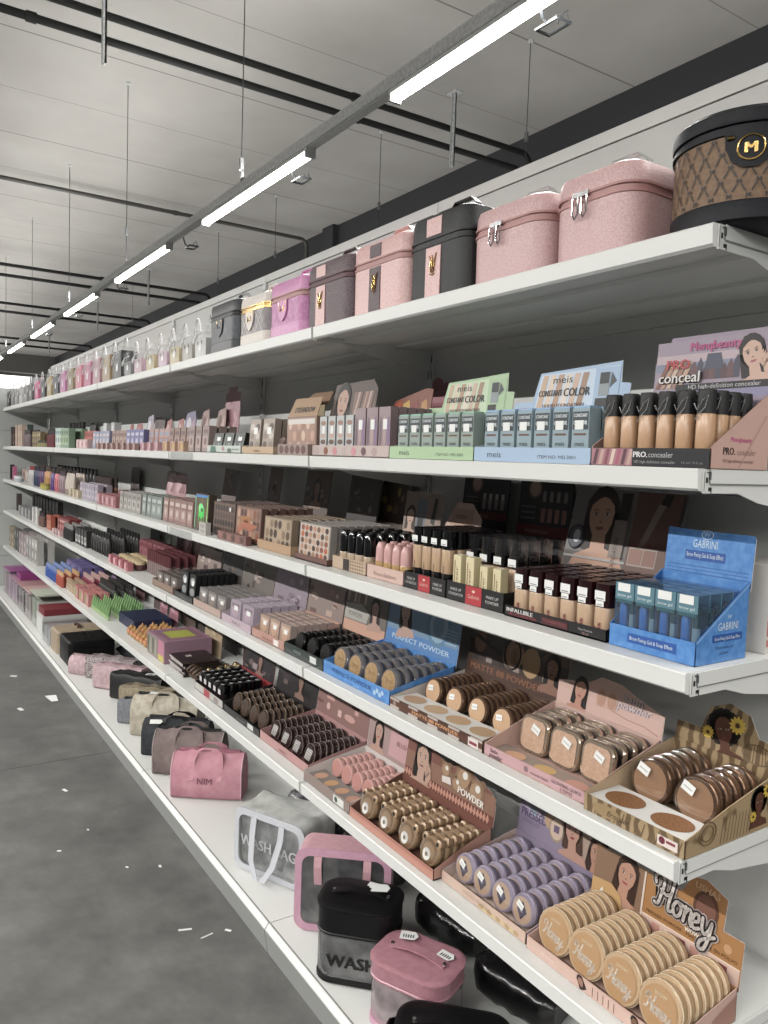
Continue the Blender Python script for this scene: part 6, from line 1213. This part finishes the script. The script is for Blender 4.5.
def tallcard(label, x, y, z, w, hts, base, cols, por=None, tilt=-4):
    o = root('poster_card', label, 'poster', (x, y, z + .0006)); h = MB(); h.T = FR @ RX(tilt); H = max(p[1] for p in hts); h.prism(hts, -.002, 0, base); h.T = h.T @ T(0, H*.3, .0002); artgen(len(label)*7, base, cols, por)(h, w, H*.66); part('card', h, o)
tallcard('tall pink stepped card at the back left of the kraft tray', -2.6, .27, S2, .17, [(0, 0), (.17, 0), (.17, .2), (.12, .2), (.12, .29), (.03, .29), (.03, .2), (0, .18)], '#a87a84', ['#c8979c', '#7d5058', '#d8b0b0', '#8f6068'])
tallcard('orange and green low card above the clear brush palettes', -1.9, .31, S2, .15, [(0, 0), (.15, 0), (.15, .19), (.05, .21), (0, .18)], '#8f7a3c', ['#b58a2f', '#6d6a30', '#c9a24a'])

# ================= the far stretches of the shelves: every pack a thing of its own
FT = {}
def ft(kind, cols):
    k = (kind, cols)
    if k in FT: return FT[k]
    b = MB(); c = cols.split(',')
    if kind == 'bottle': b.lathe([(.014, 0), (.016, .003), (.016, .07), (.008, .078)], c[0], 12); b.lathe([(.0095, .076), (.0095, .105), (.007, .108)], c[1], 10)
    elif kind == 'spray': b.lathe([(.017, 0), (.019, .004), (.019, .11), (.010, .122)], c[0], 12); b.lathe([(.011, .12), (.011, .15), (.008, .153)], c[1], 10); b.T = T(0, -.0193, .03) @ FR; b.rc(-.009, .009, 0, .05, 0, c[-1])
    elif kind == 'tube': b.loft(.026, .024, .01, [(0, 0), (0, .03)], c[1], 3); b.rings([[(x*s, y*q, z) for x, y in rr(.03, .026, .01, 3)] for z, s, q in ((.03, 1, 1), (.07, 1.05, .8), (.115, 1.1, .12))], c[0])
    elif kind == 'gloss': b.lathe([(.008, 0), (.009, .002), (.009, .05)], c[0], 8); b.lathe([(.0092, .05), (.0092, .088), (.007, .09)], c[1], 8)
    elif kind == 'jar': b.lathe([(.024, 0), (.028, .004), (.028, .03)], c[0], 14); b.lathe([(.029, .03), (.029, .046), (.026, .048)], c[1], 14)
    elif kind == 'carton': b.box(-.035, .035, 0, .03, 0, .1, c[0]); b.T = FR; b.rc(-.028, .028, .015, .06, 1, c[1]); b.rc(-.024, .024, .07, .085, 1, c[-1]); b.el(0, .04, .015, .015, 2, c[-1])
    elif kind == 'box': b.box(-.05, .05, 0, .04, 0, .06, c[0]); b.T = FR; b.rc(-.044, .0, .008, .05, 1, c[1]); b.el(.022, .03, .016, .018, 2, c[-1])
    elif kind == 'tall': b.box(-.05, .05, 0, .05, 0, .2, c[0]); b.T = FR; b.rc(-.04, .04, .02, .12, 1, c[1]); b.rc(-.03, .03, .14, .175, 1, c[-1]); b.el(-.01, .07, .02, .03, 2, c[-1])
    elif kind == 'card': b.T = FR @ RX(-6); b.prism([(-.07, 0), (.07, 0), (.07, .15), (.05, .2), (-.05, .19), (-.07, .13)], -.002, 0, c[0]); b.el(-.015, .13, .03, .04, 1, c[1]); b.rc(-.06, .06, .03, .08, 1, c[-1]); b.pg([(-.02, .1), (.06, .1), (.05, .17)], 2, c[-1])
    me = b.mesh({'bottle': 'cosmetic_bottle', 'spray': 'spray_bottle', 'tube': 'cream_tube', 'gloss': 'lip_gloss', 'jar': 'cream_jar', 'carton': 'small_carton', 'box': 'cosmetic_box', 'tall': 'tall_box', 'card': 'poster_card'}[kind]); FT[k] = me; return me
FNM = {'bottle': ('cosmetic_bottle', 'bottle'), 'spray': ('spray_bottle', 'bottle'), 'tube': ('cream_tube', 'tube'), 'gloss': ('lip_gloss', 'lip gloss'), 'jar': ('cream_jar', 'jar'), 'carton': ('small_carton', 'carton'), 'box': ('cosmetic_box', 'box'), 'tall': ('tall_box', 'box'), 'card': ('poster_card', 'poster')}
SHN = {S2: 'eye level shelf', S3: 'middle shelf', S4: 'fourth shelf', S5: 'lowest raised shelf'}
def bay_of(x):
    for (a, b), n in zip(BAYS, BN):
        if a <= x <= b: return n
    return 'farthest'
CNT = {}
def far(z, kind, word, cols, xs, ys, rx=0, sc=1):
    nm, cat = FNM[kind]
    for i, x in enumerate(xs):
        if x < -5.5: x = -5.5 + (x + 5.5)*1.15
        for j, y in enumerate(ys):
            key = (z, kind, word); CNT[key] = CNT.get(key, 0) + 1; r = ['front', 'second', 'third', 'fourth', 'fifth', 'sixth'][j]
            pos = '%s from right' % ORD[i] if i < len(ORD) else 'far left'
            lab = '%s, %s, %s row, %s, %s bay' % (word, pos, r, SHN[z], bay_of(x))
            o = single(nm, ft(kind, cols), lab, cat, (x, y, z + .0006 + (.031*sc*math.sin(math.radians(max(0, -rx))) if kind in ('carton', 'tube') else 0)), random.uniform(-3, 3) if kind not in ('card',) else random.uniform(-6, 6), '%ss on the %s' % (word, SHN[z]), rx)
            if sc != 1: o.scale = (sc, sc, sc)
def xr(a, n, p): return [a - i*p for i in range(n)]
# eye level shelf
far(S2, 'carton', 'pinkish clear palette pack', '#94807c,#b39a94,#7a5c5a', xr(-2.16, 3, .078), [.03, .07, .11], -3)
far(S2, 'box', 'peach printed box', '#c09c84,#b0826a,#d2b04c', xr(-2.44, 3, .106), [.03], 0, .7)
far(S2, 'carton', 'tan and mauve lip set', '#8f7468,#a88a80,#6d4c54', xr(-2.46, 4, .078), [.07, .105, .14], -3)
far(S2, 'box', 'pink lettered box', '#c79a9e,#b06d84,#d8c0c2', xr(-2.78, 3, .106), [.03], 0, .62)
far(S2, 'carton', 'rosy clear lip pack', '#b38f88,#a0746c,#8d98b0', xr(-2.79, 4, .078), [.08, .12, .16], -3)
far(S2, 'carton', 'blue violet clear pack', '#6d6d9c,#8484b0,#c3bcd0', xr(-3.12, 4, .078), [.06, .1, .14], -3)
far(S2, 'box', 'dusty rose printed box', '#a8847c,#7d5450,#c0a49c', xr(-3.14, 8, .106), [.03], 0, .55)
far(S2, 'carton', 'brown clear lip pack', '#9c7c70,#b59a8c,#6d4a44', xr(-3.45, 4, .078), [.07, .11, .15], -3)
far(S2, 'carton', 'greyish blue clear pack', '#8a8ea8,#a0a4b8,#c8b8bc', xr(-3.78, 5, .078), [.06, .1], -3)
far(S2, 'card', 'leaning pink brown card', '#a5857c,#6d4a44,#c9a8a0', xr(-2.6, 2, .2), [.25])
far(S2, 'card', 'leaning violet card', '#7a6d90,#c8c4cc,#a88a9c', [-3.0], [.25])
far(S2, 'card', 'leaning coral card', '#b5706c,#d8b8b0,#c48a80', xr(-3.2, 2, .19), [.27], 0, .85)
far(S2, 'card', 'leaning pale lilac card', '#a29aac,#d6d2d8,#b09a9c', [-3.66], [.25])
far(S2, 'card', 'small red card', '#a04a48,#c08078,#7d3434', xr(-3.9, 2, .17), [.26], 0, .8)
far(S2, 'jar', 'black lidded jar', '#2a2426,#171416', xr(-4.05, 4, .068), [.22, .29], 0, 1.1)
far(S2, 'box', 'pale pink box', '#cfaeb0,#e0c8c8,#b5686c', xr(-4.22, 3, .106), [.04], 0, .9)
far(S2, 'carton', 'coral red carton', '#b5544a,#c87a6c,#7d2a2c', xr(-4.3, 4, .078), [.11, .15], 0, 1.1)
far(S2, 'tall', 'white flashing box', '#d8d8d6,#b0aeb0,#e8e8e8', [-4.42, -4.62], [.25], 0, .85)
far(S2, 'carton', 'leafy green carton', '#7d9a80,#a0b890,#5d7048', xr(-4.75, 3, .082), [.04, .12], 0, 1.3)
far(S2, 'carton', 'minty white carton', '#b4c4bc,#d8dcd4,#6d8a90', xr(-5.0, 3, .082), [.05, .13], 0, 1.35)
far(S2, 'bottle', 'dark red lip bottle', '#6d2f34,#2a2022', xr(-5.22, 5, .05), [.05, .1], 0, 1.2)
far(S2, 'jar', 'olive jar', '#8a8450,#3a3428', xr(-5.5, 4, .065), [.05, .13], 0, 1.05)
far(S2, 'spray', 'black wig-like tall bottle', '#171517,#0e0d0e,#3a3638', xr(-5.25, 5, .1), [.25], 0, 1.25)
far(S2, 'carton', 'gold and brown carton', '#8d7a58,#5c4a38,#c9b98a', xr(-5.8, 4, .082), [.05, .12], 0, 1.2)
far(S2, 'bottle', 'grey brown bottle', '#77686a,#3f3638', xr(-6.15, 5, .05), [.05, .11], 0, 1.3)
far(S2, 'tall', 'dark green display box', '#3f4f48,#6d7d74,#a0aca4', [-6.5], [.08], 0, .95)
far(S2, 'tall', 'cream pink tall box', '#c7ac9c,#d4bcae,#b89888', [-6.64, -6.76, -6.9], [.06], 0, .95)
far(S2, 'tall', 'dark striped tall box', '#3a2f2e,#8a6a62,#241c1c', [-7.03, -7.15], [.06], 0, .9)
# middle shelf
far(S3, 'carton', 'clear reddish lip pack', '#8f6d66,#a88880,#c8b4ac', xr(-2.38, 5, .078), [.05, .09, .13], -3, 1.05)
far(S3, 'carton', 'grey green clear pack', '#77807c,#8f9a94,#b8bcb8', xr(-2.79, 4, .078), [.05, .09, .13], -3)
far(S3, 'carton', 'silvery clear pack', '#9a9690,#b8b2ac,#77706c', xr(-3.12, 5, .078), [.05, .09, .13], -3, .95)
far(S3, 'box', 'rose printed box', '#a5686c,#c99aa0,#7d3f48', xr(-3.55, 4, .106), [.04, .1], 0, 1.0)
far(S3, 'box', 'deep rose upper box', '#8f4f58,#b07880,#6d2f3a', xr(-3.56, 3, .14), [.16], 0, 1.3)
far(S3, 'card', 'pale pink back card', '#b5888c,#cfa8ac,#94646c', [-3.16, -3.3], [.26])
far(S3, 'carton', 'pale lilac clear pack', '#a39aa8,#bcb4c0,#8a8290', xr(-3.99, 6, .078), [.05, .1], -3, 1.0)
far(S3, 'box', 'cream small box', '#c0b094,#a08a6c,#dcd4c4', xr(-4.4, 3, .106), [.03], 0, .8)
far(S3, 'gloss', 'brown lip gloss', '#94604c,#3a2a28', xr(-4.25, 12, .03), [.2, .23], 0, 1.5)
far(S3, 'tube', 'pale cream tube', '#c2b4a8,#94847c', xr(-4.62, 5, .05), [.06, .12], 0, 1.25)
far(S3, 'spray', 'mauve grey bottle', '#8a7078,#4a3a40,#b8a0a4', xr(-4.9, 3, .06), [.06, .14], 0, 1.0)
far(S3, 'spray', 'coral pink bottle', '#c2606c,#2a2426,#d88a90', xr(-5.1, 2, .06), [.06, .14], 0, 1.05)
far(S3, 'spray', 'violet bottle', '#55357a,#2f2a30,#7a5a9c', xr(-5.26, 2, .06), [.06, .14], 0, 1.05)
far(S3, 'spray', 'orange bottle', '#b8803c,#3f3026,#d2b060', xr(-5.42, 3, .06), [.06, .14], 0, 1.1)
far(S3, 'jar', 'yellow jar', '#b0a43c,#8f8430', xr(-5.42, 3, .066), [.0355], 0, .9)
far(S3, 'spray', 'deep plum bottle', '#4f2a5c,#241e28,#7d5088', xr(-5.64, 3, .06), [.06, .14], 0, 1.05)
far(S3, 'spray', 'navy bottle', '#23304f,#181a22,#3f4f70', xr(-5.84, 3, .06), [.06, .14], 0, 1.05)
far(S3, 'spray', 'silver white bottle', '#b4b2b0,#8f2f30,#d8d4d2', xr(-6.05, 3, .06), [.06, .14], 0, 1.0)
far(S3, 'tall', 'pale striped leaning box', '#b0a8a4,#d8d4d0,#3a3436', [-6.3, -6.44], [.08], 0, .68)
far(S3, 'jar', 'white lidded jar', '#a8b0b4,#d8dcdc', xr(-6.56, 3, .068), [.04], 0, 1.0)
far(S3, 'box', 'cream and maroon box', '#bfa79a,#d8c8bc,#5c2a30', xr(-6.58, 3, .18), [.13], 0, 1.7)
far(S3, 'tall', 'hot pink tall box', '#c4608c,#d88aac,#e0b8c8', [-7.0], [.05], 0, .62)
far(S3, 'tall', 'black tall box', '#1c1a1c,#2c282a,#3a3638', [-7.14], [.05], 0, .68)
far(S3, 'spray', 'black back bottle', '#1a181a,#0e0d0e,#2a2628', xr(-4.9, 12, .11), [.26], 0, 1.1)
# fourth shelf
far(S4, 'gloss', 'clear tube with dark red cap', '#8a7674,#5c1f28', xr(-2.83, 11, .032), [.12, .16, .2, .24], 0, 1.3)
far(S4, 'box', 'low pink red box', '#b86a74,#d8a8ac,#8f3440', xr(-3.25, 4, .106), [.03], 0, .7)
far(S4, 'jar', 'gold topped small jar', '#5c3034,#c9b48a', xr(-3.24, 6, .062), [.1, .16], 0, .95)
far(S4, 'carton', 'dark rose clear pack', '#8a4a54,#a86d74,#6d2a34', xr(-3.25, 6, .078), [.22, .26], 0, 1.1)
far(S4, 'card', 'pink back card', '#a8707c,#c99aa2,#8a4a58', [-3.05, -3.2], [.32])
far(S4, 'spray', 'black matte bottle', '#1a1819,#0f0e0f,#4a4648', xr(-3.78, 7, .06), [.08, .16, .24], 0, .85)
far(S4, 'carton', 'white labelled black carton', '#242224,#c4c2c0,#3a3638', xr(-4.25, 4, .08), [.05, .1], 0, 1.05)
far(S4, 'bottle', 'dark bottle with pale label', '#2a2628,#8a8684', xr(-4.6, 6, .045), [.05, .1, .15], 0, 1.0)
far(S4, 'carton', 'deep red carton', '#7d2a30,#a04a4c,#c89a94', xr(-4.92, 5, .078), [.08, .13], 0, 1.15)
far(S4, 'box', 'pale rose low box', '#c9a8a8,#d8bcbc,#a87a7c', xr(-4.95, 3, .106), [.03], 0, .6)
far(S4, 'carton', 'brick orange carton', '#b05a40,#c88a70,#8f3a2a', xr(-5.4, 2, .078), [.05, .1], 0, 1.05)
far(S4, 'bottle', 'mixed brown bottle', '#6d5048,#2a2022', xr(-5.6, 4, .045), [.05, .1], 0, 1.05)
far(S4, 'tall', 'white tall box', '#d2d0ce,#e0dedc,#c0bcb8', [-5.85, -6.0], [.04], 0, .62)
far(S4, 'box', 'grey clear box', '#8f8e90,#b0aeb0,#6d6a6c', xr(-6.2, 4, .15), [.05], 0, 1.4)
far(S4, 'tall', 'black back box', '#141213,#221e20,#2c282a', xr(-5.9, 9, .12), [.2], 0, .85)
far(S4, 'tall', 'brown end box', '#4a403c,#5c5048,#332b28', [-7.1], [.1], 0, .8)
# lowest raised shelf
def flower_pack(label, x, y):
    m = MB(); m.lathe([(.001, 0), (.02, .006), (.026, .02), (.016, .03), (.02, .042), (.006, .05), (.001, .062)], '#b98a4c/.35', 10); m.T = T(0, 0, .02)
    for a in range(0, 360, 60): m.T = T(.018*math.cos(math.radians(a)), .018*math.sin(math.radians(a)), .018); m.lathe([(.001, 0), (.009, .006), (.001, .022)], '#c9783c/.4', 6)
    single('petal_jar', m, label, 'jar', (x, y, S5 + .0006), 0, 'amber petal shaped jars')
b = MB(); b.box(0, .26, 0, .22, 0, .1, '#a07a8c'); b.T = FR @ T(0, 0, .0002); b.rc(.004, .16, .004, .096, 1, '#8a8478'); b.rc(.17, .25, .004, .03, 1, '#c2b848'); b.rc(.17, .25, .03, .096, 1, '#c07a90')
for i in range(4): b.rc(.012 + i*.036, .034 + i*.036, .012, .085, 2, ['#5d5a4c', '#a09a8c'][i % 2])
b.T = T(0, 0, .1003); b.poly([(.02, .02), (.24, .02), (.24, .2), (.02, .2)], 0, '#8f6478'); b.poly([(.06, .05), (.2, .05), (.2, .17), (.06, .17)], .0004, '#b0b43c')
single('gift_box', b, 'mauve and lime window box with a yellow green top panel', 'box', (-2.92, .045, S5 + .0006))
tallcard('cream card with a shiny white label behind the mauve and lime box', -2.86, .3, S5, .22, [(0, 0), (.22, 0), (.22, .13), (.16, .17), (.03, .16), (0, .12)], '#b09a7c', ['#dcdad6', '#c7b48a', '#94805c'])
for i in range(6):
    for j in range(4): flower_pack('amber petal jar, %s from right in %s row, by the lime box' % (ORD[i], ['front', 'second', 'third', 'back'][j]), -2.985 - i*.058, .07 + j*.055)
single('navy_box', MB().box(0, .3, 0, .2, 0, .055, '#1d2547'), 'flat navy blue box behind the amber petal jars', 'box', (-3.64, .1, S5 + .0006))
far(S5, 'tube', 'leaf green tube', '#6f9a58,#a9c48a', xr(-3.68, 9, .045), [.05, .11, .17, .23], -8, .7)
far(S5, 'card', 'pink card with pale picture', '#b8808c,#d0b4b8,#94606c', [-3.42, -3.6], [.33], 0, .8)
far(S5, 'box', 'salmon rack box', '#c27a78,#8a9a60,#d8a09c', xr(-4.16, 3, .14), [.04, .11], 0, 1.25)
far(S5, 'bottle', 'small dark nail bottle', '#4a4a48,#2a2826', xr(-4.12, 9, .042), [.2, .25, .3], 0, 1.1)
far(S5, 'carton', 'tan lettered pack', '#b59a7c,#d0bca0,#8a6d54', xr(-4.55, 4, .07), [.05, .1], 0, .75)
far(S5, 'bottle', 'crimson nail bottle', '#8a2f48,#c9a29c', xr(-4.55, 7, .042), [.17, .22, .27], 0, 1.0)
far(S5, 'bottle', 'red and orange nail bottle', '#b0503c,#d2a878', xr(-4.85, 5, .042), [.04, .09, .14], 0, .95)
far(S5, 'bottle', 'cobalt blue bottle', '#3458a8,#7a90c4', xr(-5.08, 9, .042), [.04, .09, .14], 0, .95)
far(S5, 'box', 'violet blue boxed set', '#6d6098,#8a80b4,#50467c', xr(-5.1, 3, .18), [.2, .28], 0, 1.7)
far(S5, 'card', 'lilac back card', '#8a7a9a,#b0a0b4,#6d5c7c', [-4.6, -4.8], [.36], 0, .75)
far(S5, 'tall', 'white and grey tall box', '#b4b0ac,#8a8684,#d8d4d0', xr(-5.92, 4, .12), [.05, .13], 0, 1.0)
far(S5, 'tall', 'pinkish clear tall box', '#a8989a,#c4b4b4,#8a787c', xr(-6.4, 3, .12), [.05, .13], 0, .95)
far(S5, 'tall', 'black striped clear box', '#6d6e70,#2c2c2e,#b8b8b8', xr(-6.76, 2, .12), [.05, .13], 0, .95)
far(S5, 'tall', 'beige end box', '#a89c84,#c4b8a0,#5c4440', [-7.02, -7.15], [.05], 0, .95)

# cards standing at the back of the far stretches
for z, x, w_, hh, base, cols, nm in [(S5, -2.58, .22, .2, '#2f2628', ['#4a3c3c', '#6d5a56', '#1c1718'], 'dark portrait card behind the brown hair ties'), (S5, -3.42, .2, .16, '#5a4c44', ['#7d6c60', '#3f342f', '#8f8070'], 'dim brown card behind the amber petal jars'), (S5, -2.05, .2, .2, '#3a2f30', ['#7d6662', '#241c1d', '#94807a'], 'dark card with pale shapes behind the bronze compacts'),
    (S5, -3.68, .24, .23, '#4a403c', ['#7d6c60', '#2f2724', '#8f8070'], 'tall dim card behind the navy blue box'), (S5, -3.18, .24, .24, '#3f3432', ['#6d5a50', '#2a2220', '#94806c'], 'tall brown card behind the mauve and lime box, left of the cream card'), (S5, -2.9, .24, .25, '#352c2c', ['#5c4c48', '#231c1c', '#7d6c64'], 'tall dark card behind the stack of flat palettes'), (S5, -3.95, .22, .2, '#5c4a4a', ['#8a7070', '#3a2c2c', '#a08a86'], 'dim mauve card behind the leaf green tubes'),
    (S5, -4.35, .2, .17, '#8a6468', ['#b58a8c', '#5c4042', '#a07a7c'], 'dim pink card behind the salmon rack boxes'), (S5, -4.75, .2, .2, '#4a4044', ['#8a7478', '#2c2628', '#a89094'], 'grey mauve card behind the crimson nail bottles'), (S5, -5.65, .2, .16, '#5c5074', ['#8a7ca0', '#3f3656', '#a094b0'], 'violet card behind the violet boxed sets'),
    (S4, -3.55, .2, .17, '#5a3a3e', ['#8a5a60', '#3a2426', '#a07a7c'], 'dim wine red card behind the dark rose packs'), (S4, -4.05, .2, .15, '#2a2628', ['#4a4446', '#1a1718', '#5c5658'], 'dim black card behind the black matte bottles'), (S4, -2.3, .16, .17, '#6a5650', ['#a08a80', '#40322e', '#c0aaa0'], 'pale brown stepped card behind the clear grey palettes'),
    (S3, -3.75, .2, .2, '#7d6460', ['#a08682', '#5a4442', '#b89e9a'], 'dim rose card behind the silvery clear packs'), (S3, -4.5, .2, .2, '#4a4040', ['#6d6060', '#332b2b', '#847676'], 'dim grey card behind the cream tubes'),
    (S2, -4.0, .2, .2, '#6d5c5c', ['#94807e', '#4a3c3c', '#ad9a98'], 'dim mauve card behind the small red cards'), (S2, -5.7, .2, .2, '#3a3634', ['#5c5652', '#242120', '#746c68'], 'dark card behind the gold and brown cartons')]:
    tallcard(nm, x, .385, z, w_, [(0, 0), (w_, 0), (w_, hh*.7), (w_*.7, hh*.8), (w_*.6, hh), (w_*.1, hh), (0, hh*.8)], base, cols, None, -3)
